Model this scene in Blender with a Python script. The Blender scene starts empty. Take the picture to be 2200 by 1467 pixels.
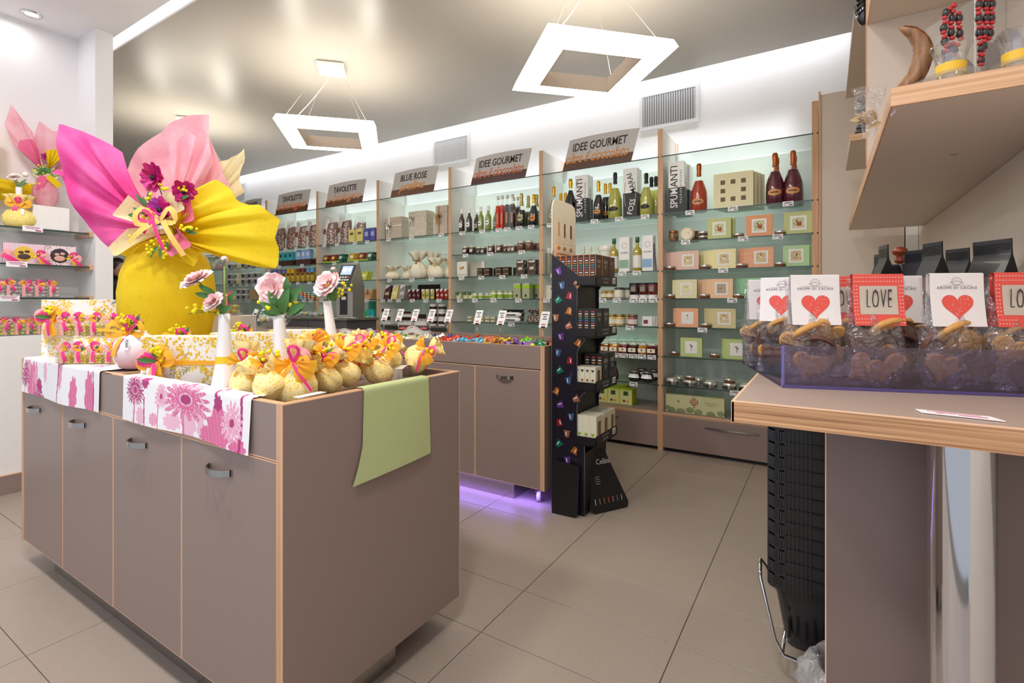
import bpy, math, random
from mathutils import Vector, Matrix, Euler
PI = math.pi
SC = bpy.context.scene
C = SC.collection
random.seed(7)

# ------------------------------------------------------------------ camera
CAM_H, YAW = 1.1655, 0.5581
cd = bpy.data.cameras.new('camera'); cam = bpy.data.objects.new('camera', cd); C.objects.link(cam)
cam.location = (0, 0, CAM_H); cam.rotation_euler = (PI/2, 0, YAW)
cd.sensor_width = 36; cd.lens = 17.61; cd.shift_y = -0.0391; cd.clip_start = 0.02
SC.camera = cam
# ------------------------------------------------------------------ world: daylight entering through the open shop front behind the camera
w = bpy.data.worlds.new('world'); SC.world = w; w.use_nodes = True
w.node_tree.nodes['Background'].inputs[0].default_value = (0.86, 0.90, 1.0, 1)
w.node_tree.nodes['Background'].inputs[1].default_value = 0.62
SC.view_settings.view_transform = 'Standard'; SC.view_settings.look = 'None'
SC.view_settings.exposure = 0.0; SC.view_settings.gamma = 1; SC.view_settings.use_curve_mapping = False
SC.cycles.transparent_max_bounces = 32; SC.cycles.max_bounces = 8; SC.cycles.transmission_bounces = 8
SC.cycles.caustics_reflective = False; SC.cycles.caustics_refractive = False
SC.cycles.sample_clamp_indirect = 6

def area(name, loc, rot, sx, sy, power, col=(1, 1, 1)):
    l = bpy.data.lights.new(name, 'AREA'); l.shape = 'RECTANGLE'; l.size = sx; l.size_y = sy
    l.energy = power; l.color = col
    o = bpy.data.objects.new(name, l); C.objects.link(o); o.location = loc; o.rotation_euler = rot
    return o
# cove strip above the rear edge of the ceiling, washing the back wall
area('cove_light', (-4.1, 4.19, 3.16), (math.radians(32), 0, 0), 8.6, 0.06, 18, (0.93, 0.96, 1.0))
dn = area('cove_downlight', (-4.3, 4.175, 3.14), (math.radians(5), 0, 0), 8.2, 0.05, 44, (0.93, 0.97, 1.0)); dn.data.spread = math.radians(30)  # narrow beam added to brighten the top shelf compartments
# recessed slot light between the two ceilings
area('slot_light', (-3.6, 1.537, 3.10), (0, 0, 0), 6.0, 0.07, 14, (1, 1, 1))
# daylight from the shop window behind the photographer
area('window_light', (-1.2, -1.6, 1.9), (math.radians(78), 0, math.radians(8)), 5.0, 2.2, 27, (0.86, 0.90, 1.0))
# downlights of the seasonal niche
for k, (lx, ly) in enumerate([(-4.33, 1.02), (-4.0, 0.3)]):
    area('downlight_glow', (lx, ly, 2.99), (0, 0, 0), 0.09, 0.09, 0.9, (1.0, 0.93, 0.95))
for k, (lx, ly) in enumerate([(-.45, .15), (-1.7, .25), (-2.95, .25)]):
    area('added_ceiling_spot', (lx, ly, 3.0), (0, 0, 0), 0.25, 0.25, 26, (1.0, 0.95, 0.90))  # spots out of view, added to brighten the table, island and floor
# violet LED strip under the sweets counter
area('plinth_led', (-2.3, 2.50, 0.092), (math.radians(18), 0, 0), 1.9, 0.03, 5.5, (0.30, 0.18, 1.0))

# ------------------------------------------------------------------ materials
MC = {}
def lin(h):
    h = h.lstrip('#'); r = []
    for i in (0, 2, 4):
        c = int(h[i:i+2], 16)/255
        r.append(c/12.92 if c <= .04045 else ((c+.055)/1.055)**2.4)
    return (*r, 1)
def newmat(name):
    m = bpy.data.materials.new(name); m.use_nodes = True
    return m, m.node_tree.nodes, m.node_tree.links, m.node_tree.nodes['Principled BSDF']
def M(h, rough=.5, metal=0, coat=0, name=None, emit=0, spec=.5, trans=0, noise=0, nscale=30, alpha=1):
    """plain procedural material: a hue with a little large scale variation"""
    key = (h, rough, metal, coat, emit, spec, trans, noise, nscale, alpha)
    if key in MC: return MC[key]
    m, N, L, b = newmat(name or 'paint_' + h.strip('#'))
    c = lin(h)
    b.inputs['Base Color'].default_value = c
    b.inputs['Roughness'].default_value = rough; b.inputs['Metallic'].default_value = metal
    b.inputs['Coat Weight'].default_value = coat; b.inputs['Specular IOR Level'].default_value = spec
    b.inputs['Transmission Weight'].default_value = trans; b.inputs['Alpha'].default_value = alpha
    n = N.new('ShaderNodeTexNoise'); n.inputs['Scale'].default_value = nscale; n.inputs['Detail'].default_value = 3
    tc = N.new('ShaderNodeTexCoord'); L.new(tc.outputs['Object'], n.inputs['Vector'])
    mx = N.new('ShaderNodeMix'); mx.data_type = 'RGBA'; mx.blend_type = 'MULTIPLY'
    mx.inputs[0].default_value = noise if noise else .06
    mx.inputs[6].default_value = c; L.new(n.outputs['Fac'], mx.inputs[7]); L.new(mx.outputs[2], b.inputs['Base Color'])
    if emit:
        b.inputs['Emission Color'].default_value = c; b.inputs['Emission Strength'].default_value = emit
    MC[key] = m
    return m
def clear(name, tint=(1, 1, 1), film=.10, gloss=.06, rough=.05, bump=0, bscale=18):
    """thin clear film or pane: tinted see-through, a faint milky share and a mirror share"""
    if name in MC: return MC[name]
    m, N, L, b = newmat(name); N.remove(b); out = N['Material Output']
    t = N.new('ShaderNodeBsdfTransparent'); t.inputs[0].default_value = (*tint, 1)
    d = N.new('ShaderNodeBsdfDiffuse'); d.inputs[0].default_value = (tint[0]*.8, tint[1]*.8, tint[2]*.8, 1)
    g = N.new('ShaderNodeBsdfGlossy'); g.inputs['Roughness'].default_value = rough
    a = N.new('ShaderNodeMixShader'); a.inputs[0].default_value = film; L.new(t.outputs[0], a.inputs[1]); L.new(d.outputs[0], a.inputs[2])
    fr = N.new('ShaderNodeLayerWeight'); fr.inputs[0].default_value = .25
    mu = N.new('ShaderNodeMath'); mu.operation = 'MULTIPLY_ADD'; mu.inputs[1].default_value = .30; mu.inputs[2].default_value = gloss
    L.new(fr.outputs['Fresnel'], mu.inputs[0])
    s = N.new('ShaderNodeMixShader'); L.new(mu.outputs[0], s.inputs[0]); L.new(a.outputs[0], s.inputs[1]); L.new(g.outputs[0], s.inputs[2])
    if bump:
        n = N.new('ShaderNodeTexNoise'); n.inputs['Scale'].default_value = bscale; n.inputs['Distortion'].default_value = 1.5
        tc = N.new('ShaderNodeTexCoord'); L.new(tc.outputs['Object'], n.inputs['Vector'])
        bp = N.new('ShaderNodeBump'); bp.inputs['Strength'].default_value = bump; bp.inputs['Distance'].default_value = .02
        L.new(n.outputs['Fac'], bp.inputs['Height']); L.new(bp.outputs[0], g.inputs['Normal']); L.new(bp.outputs[0], fr.inputs['Normal'])
    L.new(s.outputs[0], out.inputs[0]); MC[name] = m
    return m
def ramp(N, stops, interp='LINEAR'):
    r = N.new('ShaderNodeValToRGB'); r.color_ramp.interpolation = interp
    e = r.color_ramp.elements
    while len(e) < len(stops): e.new(.5)
    for q, (p, c) in zip(e, stops):
        q.position = p; q.color = lin(c) if isinstance(c, str) else c
    return r
def wood(name, a, b_, axis='x', scale=1.0):
    """fine parallel grain running along one axis"""
    if name in MC: return MC[name]
    m, N, L, b = newmat(name)
    tc = N.new('ShaderNodeTexCoord'); mp = N.new('ShaderNodeMapping'); L.new(tc.outputs['Object'], mp.inputs[0])
    s = {'x': (3, 160, 260), 'y': (160, 3, 260), 'z': (260, 260, 2.5)}[axis]
    mp.inputs['Scale'].default_value = tuple(v*scale for v in s)
    n = N.new('ShaderNodeTexNoise'); n.inputs['Scale'].default_value = 1; n.inputs['Detail'].default_value = 4; L.new(mp.outputs[0], n.inputs['Vector'])
    r = ramp(N, [(.3, a), (.72, b_)]); L.new(n.outputs['Fac'], r.inputs[0]); L.new(r.outputs[0], b.inputs['Base Color'])
    bp = N.new('ShaderNodeBump'); bp.inputs['Strength'].default_value = .12; L.new(n.outputs['Fac'], bp.inputs['Height']); L.new(bp.outputs[0], b.inputs['Normal'])
    b.inputs['Roughness'].default_value = .5; MC[name] = m
    return m
def speckle(name, base, dots, scale=40, size=.28, dens=0.0, rough=.6, coords='Object', stretch=(1, 1, 1), bump=0, coat=0):
    """ground colour with one to three layers of round dots; dots = [(hex, scale factor, size, threshold)]"""
    if name in MC: return MC[name]
    m, N, L, b = newmat(name)
    tc = N.new('ShaderNodeTexCoord'); mp = N.new('ShaderNodeMapping'); L.new(tc.outputs[coords], mp.inputs[0]); mp.inputs['Scale'].default_value = stretch
    cur = None
    for i, (h, sf, sz, thr) in enumerate(dots):
        v = N.new('ShaderNodeTexVoronoi'); v.inputs['Scale'].default_value = scale*sf; v.inputs['Randomness'].default_value = .85
        L.new(mp.outputs[0], v.inputs['Vector'])
        lt = N.new('ShaderNodeMath'); lt.operation = 'LESS_THAN'; lt.inputs[1].default_value = sz; L.new(v.outputs['Distance'], lt.inputs[0])
        f = lt.outputs[0]
        if thr > 0:
            n = N.new('ShaderNodeTexNoise'); n.inputs['Scale'].default_value = scale*.16*(1+.3*i); n.inputs['Detail'].default_value = 1
            L.new(mp.outputs[0], n.inputs['Vector'])
            gt = N.new('ShaderNodeMath'); gt.operation = 'GREATER_THAN'; gt.inputs[1].default_value = thr; L.new(n.outputs['Fac'], gt.inputs[0])
            mm = N.new('ShaderNodeMath'); mm.operation = 'MULTIPLY'; L.new(f, mm.inputs[0]); L.new(gt.outputs[0], mm.inputs[1]); f = mm.outputs[0]
        mx = N.new('ShaderNodeMix'); mx.data_type = 'RGBA'; L.new(f, mx.inputs[0])
        if cur is None: mx.inputs[6].default_value = lin(base)
        else: L.new(cur, mx.inputs[6])
        mx.inputs[7].default_value = lin(h); cur = mx.outputs[2]
    L.new(cur, b.inputs['Base Color']); b.inputs['Roughness'].default_value = rough; b.inputs['Coat Weight'].default_value = coat
    MC[name] = m
    return m
def paper(name, a, b_, transl=.35):
    """long fibre tissue paper: two tones of mottling, hair like fibres, partly translucent"""
    if name in MC: return MC[name]
    m, N, L, b = newmat(name); out = N['Material Output']
    tc = N.new('ShaderNodeTexCoord'); n = N.new('ShaderNodeTexNoise'); n.inputs['Scale'].default_value = 7; n.inputs['Detail'].default_value = 6
    L.new(tc.outputs['Object'], n.inputs['Vector'])
    n2 = N.new('ShaderNodeTexNoise'); n2.inputs['Scale'].default_value = 15; n2.inputs['Distortion'].default_value = 4.0; n2.inputs['Detail'].default_value = 0
    L.new(tc.outputs['Object'], n2.inputs['Vector'])
    r2 = ramp(N, [(.478, (1, 1, 1, 1)), (.5, (.82, .62, .68, 1)), (.522, (1, 1, 1, 1))]); L.new(n2.outputs['Fac'], r2.inputs[0])
    r = ramp(N, [(.35, a), (.65, b_)]); L.new(n.outputs['Fac'], r.inputs[0])
    mx = N.new('ShaderNodeMix'); mx.data_type = 'RGBA'; mx.blend_type = 'MULTIPLY'; mx.inputs[0].default_value = .6
    L.new(r.outputs[0], mx.inputs[6]); L.new(r2.outputs[0], mx.inputs[7])
    L.new(mx.outputs[2], b.inputs['Base Color']); b.inputs['Roughness'].default_value = .7
    t = N.new('ShaderNodeBsdfTranslucent'); L.new(mx.outputs[2], t.inputs[0])
    s = N.new('ShaderNodeMixShader'); s.inputs[0].default_value = transl; L.new(b.outputs[0], s.inputs[1]); L.new(t.outputs[0], s.inputs[2])
    L.new(s.outputs[0], out.inputs[0]); MC[name] = m
    return m
def vcol(name, rough=.7):
    if name in MC: return MC[name]
    m, N, L, b = newmat(name); a = N.new('ShaderNodeVertexColor'); a.layer_name = 'print'
    L.new(a.outputs[0], b.inputs['Base Color']); b.inputs['Roughness'].default_value = rough
    n = N.new('ShaderNodeTexNoise'); n.inputs['Scale'].default_value = 500; bp = N.new('ShaderNodeBump'); bp.inputs['Strength'].default_value = .08
    L.new(n.outputs['Fac'], bp.inputs['Height']); L.new(bp.outputs[0], b.inputs['Normal'])
    MC[name] = m
    return m
def fade(name, a, b_, z0, z1, rough=.15, coat=.6):
    """glaze that changes hue with height along the thing itself"""
    if name in MC: return MC[name]
    m, N, L, b = newmat(name); tc = N.new('ShaderNodeTexCoord'); sx = N.new('ShaderNodeSeparateXYZ'); L.new(tc.outputs['Object'], sx.inputs[0])
    mr = N.new('ShaderNodeMapRange'); mr.inputs[1].default_value = z0; mr.inputs[2].default_value = z1; L.new(sx.outputs[2], mr.inputs[0])
    r = ramp(N, [(0, a), (1, b_)]); L.new(mr.outputs[0], r.inputs[0]); L.new(r.outputs[0], b.inputs['Base Color'])
    b.inputs['Roughness'].default_value = rough; b.inputs['Coat Weight'].default_value = coat; MC[name] = m
    return m

TAUPE = M('#95827a', .42, name='taupe_laminate', nscale=300, noise=.10)
TAUPE_D = M('#83706a', .42, name='taupe_laminate_dark', nscale=300, noise=.10)
TAUPE_L = M('#dccdbd', .45, name='pale_taupe_laminate', nscale=300, noise=.06)
SHELFW = M('#e4dfd8', .45, name='light_grey_laminate', nscale=200)
BACKP = M('#dde4da', .35, name='grey_green_back_panel', nscale=60)
WOODX = wood('beech_edge_along_x', '#c09068', '#e6c09c', 'x', .5)
WOODZ = wood('beech_edge_upright', '#c2946c', '#dfb792', 'z', .5)
WOODY = wood('beech_edge_along_y', '#c09068', '#e6c09c', 'y', .5)
EDGE = M('#eec3a0', .5, name='pale_veneer_line')
WHITE = M('#f1eff0', .6, name='white_wall_paint', nscale=3)
WHITEG = M('#f4f2f0', .25, name='white_lacquer')
CEIL = M('#b3aba3', .32, name='warm_grey_satin_ceiling', nscale=2)
STEEL = M('#b8b4ae', .25, 1, name='brushed_steel')
CHROME = M('#d8dade', .07, 1, name='chrome')
BLACK = M('#141416', .4, name='black_plastic')
BLACKM = M('#26262a', .5, name='black_card')
GLASS = clear('shelf_glass', (.93, .97, .955), .07, .04)
GEDGE = M('#32463f', .15, name='dark_green_glass_edge', coat=.5)
CLEARF = clear('cellophane', (.97, .97, .97), .03, .05, .08, .9, 22)
ACRYL = clear('clear_acrylic', (.95, .95, .95), .04, .05)
TAGM = M('#f7f6f8', .5, name='white_tag_card')
INK = M('#2c2a30', .6, name='dark_ink')
MAGENTA = M('#e8307f', .45, name='magenta_satin_ribbon')
ORANGE = M('#fbb424', .5, name='orange_organza_ribbon')
PINKR = M('#f5a9a6', .55, name='pink_organza_ribbon')
LEAF = M('#4a7d3c', .5, name='leaf_green')
LEAF2 = M('#6e8f6a', .6, name='sage_leaf')
MIMO = M('#f7e40f', .7, name='mimosa_yellow')
YEL = M('#f6dd22', .3, name='yellow_sugar', coat=.3)
GOLD = M('#c99a3a', .3, 1, name='gold_foil')
COPPER = M('#b9683e', .35, 1, name='copper_lid')
POLKA = speckle('polka_dot_cotton', '#ffeaa2', [('#ffca40', 1, .30, 0), ('#fff6da', 1.7, .16, 0), ('#8a5a8c', 1.15, .085, 0)], 105)
MIMBOX = speckle('mimosa_print', '#f2ece4', [('#93a489', .55, .36, .60), ('#e9b91b', 2.6, .42, .46), ('#f5d432', 3.1, .34, .47), ('#7d9168', 1.9, .14, .55)], 30, stretch=(1, 1, 1))
CREAM = M('#f3ecd6', .6, name='cream_satin')
CHOC = M('#3a2018', .3, name='dark_chocolate', coat=.3)
LAMPM = M('#fffbea', .4, name='lit_acrylic_diffuser', emit=9)

# ------------------------------------------------------------------ geometry helpers
class MB:
    def __init__(s): s.v = []; s.f = []; s.mi = []; s.sm = []; s.c = 0; s.mats = []; s.X = None
    def use(s, m):
        if m not in s.mats: s.mats.append(m)
        s.c = s.mats.index(m); return s
    def add(s, vs, fs, smooth=False):
        b = len(s.v)
        if s.X is not None: vs = [tuple(s.X @ Vector(p)) for p in vs]
        s.v += [tuple(p) for p in vs]
        for f in fs: s.f.append(tuple(i+b for i in f)); s.mi.append(s.c); s.sm.append(smooth)
        return s
    def box(s, x0, x1, y0, y1, z0, z1, bv=0):
        if bv:
            q = bv; pr = []
            for z, k in ((z0, q), (z0+q, 0), (z1-q, 0), (z1, q)):
                pr += [(x0+k+(q if k == 0 else 0)*0, y0+k, z), (x1-k, y0+k, z), (x1-k, y1-k, z), (x0+k, y1-k, z)]
            fs = [(3, 2, 1, 0), (12, 13, 14, 15)]
            for r in range(3):
                for i in range(4):
                    j = (i+1) % 4; fs.append((r*4+i, r*4+j, r*4+4+j, r*4+4+i))
            return s.add(pr, fs)
        v = [(x0, y0, z0), (x1, y0, z0), (x1, y1, z0), (x0, y1, z0), (x0, y0, z1), (x1, y0, z1), (x1, y1, z1), (x0, y1, z1)]
        return s.add(v, [(3, 2, 1, 0), (4, 5, 6, 7), (0, 1, 5, 4), (1, 2, 6, 5), (2, 3, 7, 6), (3, 0, 4, 7)])
    def lathe(s, prof, seg=16, c=(0, 0, 0), fn=None, cap0=True, cap1=True, smooth=True):
        """prof = [(radius, z)]; fn(angle, i) scales the radius"""
        vs = []
        for i, (r, z) in enumerate(prof):
            for k in range(seg):
                a = 2*PI*k/seg; q = r*(fn(a, i) if fn else 1)
                vs.append((c[0]+q*math.cos(a), c[1]+q*math.sin(a), c[2]+z))
        fs = []
        for i in range(len(prof)-1):
            for k in range(seg):
                j = (k+1) % seg; fs.append((i*seg+k, i*seg+j, (i+1)*seg+j, (i+1)*seg+k))
        s.add(vs, fs, smooth)
        if cap0 and prof[0][0] > .0005: s.add(vs[:seg], [tuple(reversed(range(seg)))])
        if cap1 and prof[-1][0] > .0005: s.add(vs[-seg:], [tuple(range(seg))])
        return s
    def ball(s, c, r, seg=8, rings=5, sq=(1, 1, 1)):
        pr = []
        vs = [(c[0], c[1], c[2]-r*sq[2])]
        for i in range(1, rings):
            t = PI*i/rings
            for k in range(seg):
                a = 2*PI*k/seg
                vs.append((c[0]+r*sq[0]*math.sin(t)*math.cos(a), c[1]+r*sq[1]*math.sin(t)*math.sin(a), c[2]-r*sq[2]*math.cos(t)))
        vs.append((c[0], c[1], c[2]+r*sq[2])); n = len(vs)-1; fs = []
        for k in range(seg):
            j = (k+1) % seg; fs.append((0, 1+j, 1+k)); fs.append((n, n-seg+k, n-seg+j))
            for i in range(rings-2): fs.append((1+i*seg+k, 1+i*seg+j, 1+(i+1)*seg+j, 1+(i+1)*seg+k))
        return s.add(vs, fs, True)
    def tube(s, pts, r, seg=6, smooth=True):
        pts = [Vector(p) for p in pts]; rs = r if isinstance(r, (list, tuple)) else [r]*len(pts); vs = []
        up = Vector((.13, .21, 1)).normalized()
        for i, p in enumerate(pts):
            d = (pts[min(i+1, len(pts)-1)]-pts[max(i-1, 0)]).normalized()
            a = d.cross(up)
            if a.length < .05: a = d.cross(Vector((1, 0, 0)))
            a.normalize(); b = d.cross(a)
            for k in range(seg):
                t = 2*PI*k/seg; vs.append(tuple(p+(a*math.cos(t)+b*math.sin(t))*rs[i]))
        n = len(pts); fs = [(i*seg+k, i*seg+(k+1) % seg, (i+1)*seg+(k+1) % seg, (i+1)*seg+k) for i in range(n-1) for k in range(seg)]
        fs += [tuple(reversed(range(seg))), tuple((n-1)*seg+k for k in range(seg))]
        return s.add(vs, fs, smooth)
    def sheet(s, fn, nu, nv, smooth=True, th=0):
        """fn(u, v) -> point over the unit square; th adds a second face a little behind"""
        vs = [tuple(fn(i/nu, j/nv)) for j in range(nv+1) for i in range(nu+1)]
        fs = [(j*(nu+1)+i, j*(nu+1)+i+1, (j+1)*(nu+1)+i+1, (j+1)*(nu+1)+i) for j in range(nv) for i in range(nu)]
        return s.add(vs, fs, smooth)
    def prism(s, poly, y0, y1, axis='y'):
        """extrude a polygon [(a, b)] between two values of the third axis"""
        n = len(poly)
        def pt(a, b, t): return (a, t, b) if axis == 'y' else ((a, b, t) if axis == 'z' else (t, a, b))
        vs = [pt(a, b, y0) for a, b in poly]+[pt(a, b, y1) for a, b in poly]
        fs = [tuple(range(n)), tuple(reversed(range(n, 2*n)))]+[(i, i+n, (i+1) % n+n, (i+1) % n) for i in range(n)]
        return s.add(vs, fs)
    def mesh(s, name='mesh'):
        me = bpy.data.meshes.new(name); me.from_pydata(s.v, [], s.f)
        for m in s.mats: me.materials.append(m)
        me.polygons.foreach_set('material_index', s.mi); me.polygons.foreach_set('use_smooth', s.sm)
        me.update(); return me
def mb(m): return MB().use(m)
def tf(loc=(0, 0, 0), rot=(0, 0, 0), sc=(1, 1, 1)): return Matrix.LocRotScale(Vector(loc), Euler(rot), Vector(sc))

def ob(name, me, parent=None, loc=(0, 0, 0), rot=(0, 0, 0), label=None, kind=None, cat=None, group=None):
    if isinstance(me, MB): me = me.mesh(name)
    o = bpy.data.objects.new(name, me); C.objects.link(o); o.parent = parent; o.location = loc; o.rotation_euler = rot
    if label: o['label'] = label
    if kind: o['kind'] = kind
    if cat: o['category'] = cat
    if group: o['group'] = group
    return o
def thing(name, label, cat, loc=(0, 0, 0), rz=0, group=None):
    return ob(name, None, None, loc, (0, 0, rz), label, None, cat, group)
def struct(name, me, parent=None, loc=(0, 0, 0)):
    return ob(name, me, parent, loc, kind=None if parent else 'structure')
# a kind of product: list of (part name, mesh, label, kind); a single part with name '' makes the thing itself
REG = {}
ORD = ['', 'first', 'second', 'third', 'fourth', 'fifth', 'sixth', 'seventh', 'eighth', 'ninth', 'tenth', 'eleventh', 'twelfth', 'thirteenth', 'fourteenth', 'fifteenth', 'sixteenth', 'seventeenth', 'eighteenth']
def place(pr, name, desc, where, cat, loc, rz=0, sc=None, group=None, tilt=None, label=None, pars=False):
    rot = tilt if tilt else (0, 0, rz)
    if len(pr) == 1 and pr[0][0] == '':
        o = ob(name, pr[0][1], None, loc, rot, cat=cat)
    else:
        o = ob(name, None, None, loc, rot, cat=cat)
        for pn, me, lb, kd in pr: ob(pn, me, o, label=lb, kind=kd)
    if sc: o.scale = (sc, sc, sc) if not isinstance(sc, tuple) else sc
    if label:
        o['label'] = label
        if group: o['group'] = group
    else: REG.setdefault((desc, where), []).append((loc[0], loc[1], loc[2], o, group))
    return o
def finish_labels():
    """give every registered thing the words that single it out among its look-alikes"""
    for (desc, where), L in REG.items():
        n = len(L)
        if n == 1: L[0][3]['label'] = desc+' '+where
        else:
            L.sort(key=lambda a: a[0])
            for i, a in enumerate(L):
                if i < n-1 or n == 2: t = ('the left one' if i == 0 else 'the right one') if n == 2 else (ORD[i+1]+' from left' if i else 'leftmost')
                else: t = 'rightmost'
                a[3]['label'] = desc+', '+t+', '+where
        for a in L:
            if n > 1 or a[4]: a[3]['group'] = a[4] or (desc+' '+where)

TXT = {}
def text_mesh(s, size, mat, shear=0, sx=1.0, th=.0004, bold=0.0, space=1.0, align='CENTER', res=2):
    """letters standing in the xz plane facing -y, centred on the origin"""
    key = (s, size, mat.name, shear, sx, th, bold, space, align)
    if key in TXT: return TXT[key]
    cu = bpy.data.curves.new('letters', 'FONT'); cu.body = s; cu.size = size; cu.shear = shear; cu.extrude = th; cu.offset = bold*size
    cu.align_x = align; cu.align_y = 'CENTER'; cu.space_character = space; cu.resolution_u = res
    o = bpy.data.objects.new('letters', cu); me = bpy.data.meshes.new_from_object(o)
    bpy.data.objects.remove(o); me.transform(Matrix.Rotation(PI/2, 4, 'X') @ Matrix.Scale(sx, 4, (1, 0, 0)))
    me.materials.clear(); me.materials.append(mat); TXT[key] = me
    return me
def lettering(s, parent, loc, size, mat, rot=(0, 0, 0), name='lettering', **k):
    return ob(name, text_mesh(s, size, mat, **k), parent, loc, rot)

# ================================================================== THE SETTING
ZC = 3.015
GX, GY, TX, TY = -1.0285, 2.330, 0.600, 0.2965
g = mb(M('#6d655c', .8, name='grout')); g.box(-8.6, 0.55, -0.6, 4.45, -0.06, -0.004); floor = struct('floor', g)
TILE = speckle('porcelain_tile', '#a4968a', [('#9b8d81', 1, .35, 0), ('#ac9f93', 1.6, .3, 0)], 220, rough=.33)
tile_m = [mb(TILE).box(-TX/2+.0015, TX/2-.0015, -TY/2+.0012, TY/2-.0012, -.006, 0, .0008).mesh('tile') for _ in range(1)][0]
for i in range(-13, 3):
    for j in range(-9, 8):
        cx, cy = GX+(i+.5)*TX, GY+(j+.5)*TY
        if -8.5 < cx < .6 and -0.45 < cy < 4.4: ob('tile', tile_m, floor, (cx, cy, 0))
g = mb(CEIL); g.box(-8.6, .55, 1.584, 4.15, ZC, ZC+.05); struct('ceiling', g)
g = mb(WHITE); g.box(-8.6, .55, 1.584, 4.45, 3.32, 3.36); struct('ceiling_1', g)
g = mb(WHITE); g.box(-4.6, .55, -1.2, 1.49, ZC, ZC+.05); struct('ceiling_2', g)
hatch = mb(WHITE).box(-3.42, -2.72, .55, 1.02, ZC-.006, ZC).use(M('#8e8a8a')).box(-3.426, -3.42, .55, 1.02, ZC-.004, ZC)
g = mb(WHITE); g.box(-4.6, .55, 1.49, 1.50, ZC, 3.2); g.box(-4.6, .55, 1.574, 1.584, ZC, 3.2)
g.use(M('#ffffff', emit=1.6, name='lit_slot_diffuser')).box(-4.6, .55, 1.50, 1.574, 3.09, 3.10); struct('trim_1', g)
g = mb(WHITE); g.box(-8.6, .55, 4.36, 4.46, 0, 3.4); struct('wall_back', g)
g = mb(WHITE); g.box(-8.7, -8.6, 1.48, 4.46, 0, 3.4); struct('wall_left', g)
g = mb(WHITE); g.box(-4.6, -4.49, -1.2, 1.49, 0, 3.2); struct('wall_niche', g)
g = mb(WHITE); g.box(-8.6, -4.19, 1.383, 1.483, 0, 3.2); struct('wall_pier', g)
g = mb(M('#efe3d6', .45, name='pale_taupe_wall')); g.box(.49, .60, .2, 4.46, 0, 3.4); struct('wall_right', g)
g = mb(TAUPE).box(-4.195, -4.185, -1.2, 1.483, 0, .115).use(EDGE).box(-4.195, -4.184, -1.2, 1.483, .115, .12); struct('baseboard_left', g)
# ceiling hatch line and downlights
t = thing('access_hatch', 'white square access hatch in the lower white ceiling', 'hatch', (-3.07, .78, ZC))
g = mb(WHITE).box(-.35, .35, -.235, .235, -.005, -.001); ob('panel', g, t)
g = mb(M('#77716f')); g.box(-.356, -.35, -.24, .24, -.003, 0); g.box(.35, .356, -.24, .24, -.003, 0); g.box(-.356, .356, -.241, -.235, -.003, 0); g.box(-.356, .356, .235, .241, -.003, 0); ob('seam', g, t)
t = thing('recessed_downlight', 'round chrome downlight recessed in the white ceiling above the niche', 'light', (-4.329, 1.097, ZC))
ob('bezel', mb(CHROME).lathe([(.052, -.001), (.050, -.007), (.038, -.007), (.034, -.002)], 24, cap0=False, cap1=False), t)
ob('bulb', mb(M('#fff6f0', emit=5, name='lit_bulb')).lathe([(.0, -.003), (.034, -.003)], 20, cap0=False, cap1=False), t)

# ------------------------------------------------------------------ pendant lamps: square frames of lit acrylic, turned 45 degrees
def frame_ring(g, R, z):   # four corners of a square with half diagonal R
    return [(R, 0, z), (0, R, z), (-R, 0, z), (0, -R, z)]
def make_pendant(x, y, label):
    t = thing('pendant_lamp', label, 'lamp', (x, y, 2.45), group='square frame pendant lamps')
    prof = [(.312, 0.0), (.495, .012), (.470, .055), (.330, .062)]      # inner lower edge, outer lower edge, outer upper edge, inner upper edge
    g = MB().use(LAMPM); vs = []
    for R, z in prof: vs += frame_ring(g, R, z-.01)
    # fine subdivision is not needed: flat acrylic sheets
    fs = []
    for r in range(3):
        for i in range(4): j = (i+1) % 4; fs.append((r*4+i, r*4+j, (r+1)*4+j, (r+1)*4+i))
    g.add(vs, fs); ob('diffuser', g, t)
    g = mb(TAUPE_L); a = frame_ring(g, .308, -.012); b = frame_ring(g, .308, .075); c = frame_ring(g, .300, -.012); d = frame_ring(g, .300, .075)
    g.add(a+b+c+d, [(i, (i+1) % 4, 4+(i+1) % 4, 4+i) for i in range(4)]+[(8+(i+1) % 4, 8+i, 12+i, 12+(i+1) % 4) for i in range(4)]+[(8+i, 8+(i+1) % 4, (i+1) % 4, i) for i in range(4)]+[(4+i, 4+(i+1) % 4, 12+(i+1) % 4, 12+i) for i in range(4)])
    ob('inner_rim', g, t)
    g = mb(M('#bdb7a8', .5, name='mitre_seam'))
    for i in range(4):
        a = i*PI/2; ca, sa = math.cos(a), math.sin(a)
        g.tube([(.312*ca, .312*sa, -.0115), (.496*ca, .496*sa, .0005)], .0012, 4)
    ob('corner_seam', g, t)
    g = mb(WHITEG); g.box(-.10, .10, -.10, .10, ZC-2.45-.045, ZC-2.45, .012); o = ob('ceiling_canopy', g, t, rot=(0, 0, PI/4))
    for i in range(4):
        a = i*PI/2; ca, sa = math.cos(a), math.sin(a)
        g = mb(M('#c9c4bc', .4)).tube([(.40*ca, .40*sa, .05), (.085*ca, .085*sa, ZC-2.45-.04)], .0011, 4); ob('suspension_wire', g, t)
    pts = [(-.13+.13*u+.05*math.sin(u*PI)*1.0, -.27+.27*u, .06+(ZC-2.45-.11)*u) for u in [k/10 for k in range(11)]]
    ob('power_cable', mb(WHITEG).tube(pts, .0035, 6), t)
    return t
make_pendant(-1.12, 2.59, 'square lit frame pendant lamp nearest the camera, at upper right')
make_pendant(-3.29, 2.59, 'square lit frame pendant lamp hanging mid-room with its white canopy in view')
make_pendant(-5.46, 2.59, 'farthest square pendant lamp, mostly hidden by the big tissue paper bouquet')
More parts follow.
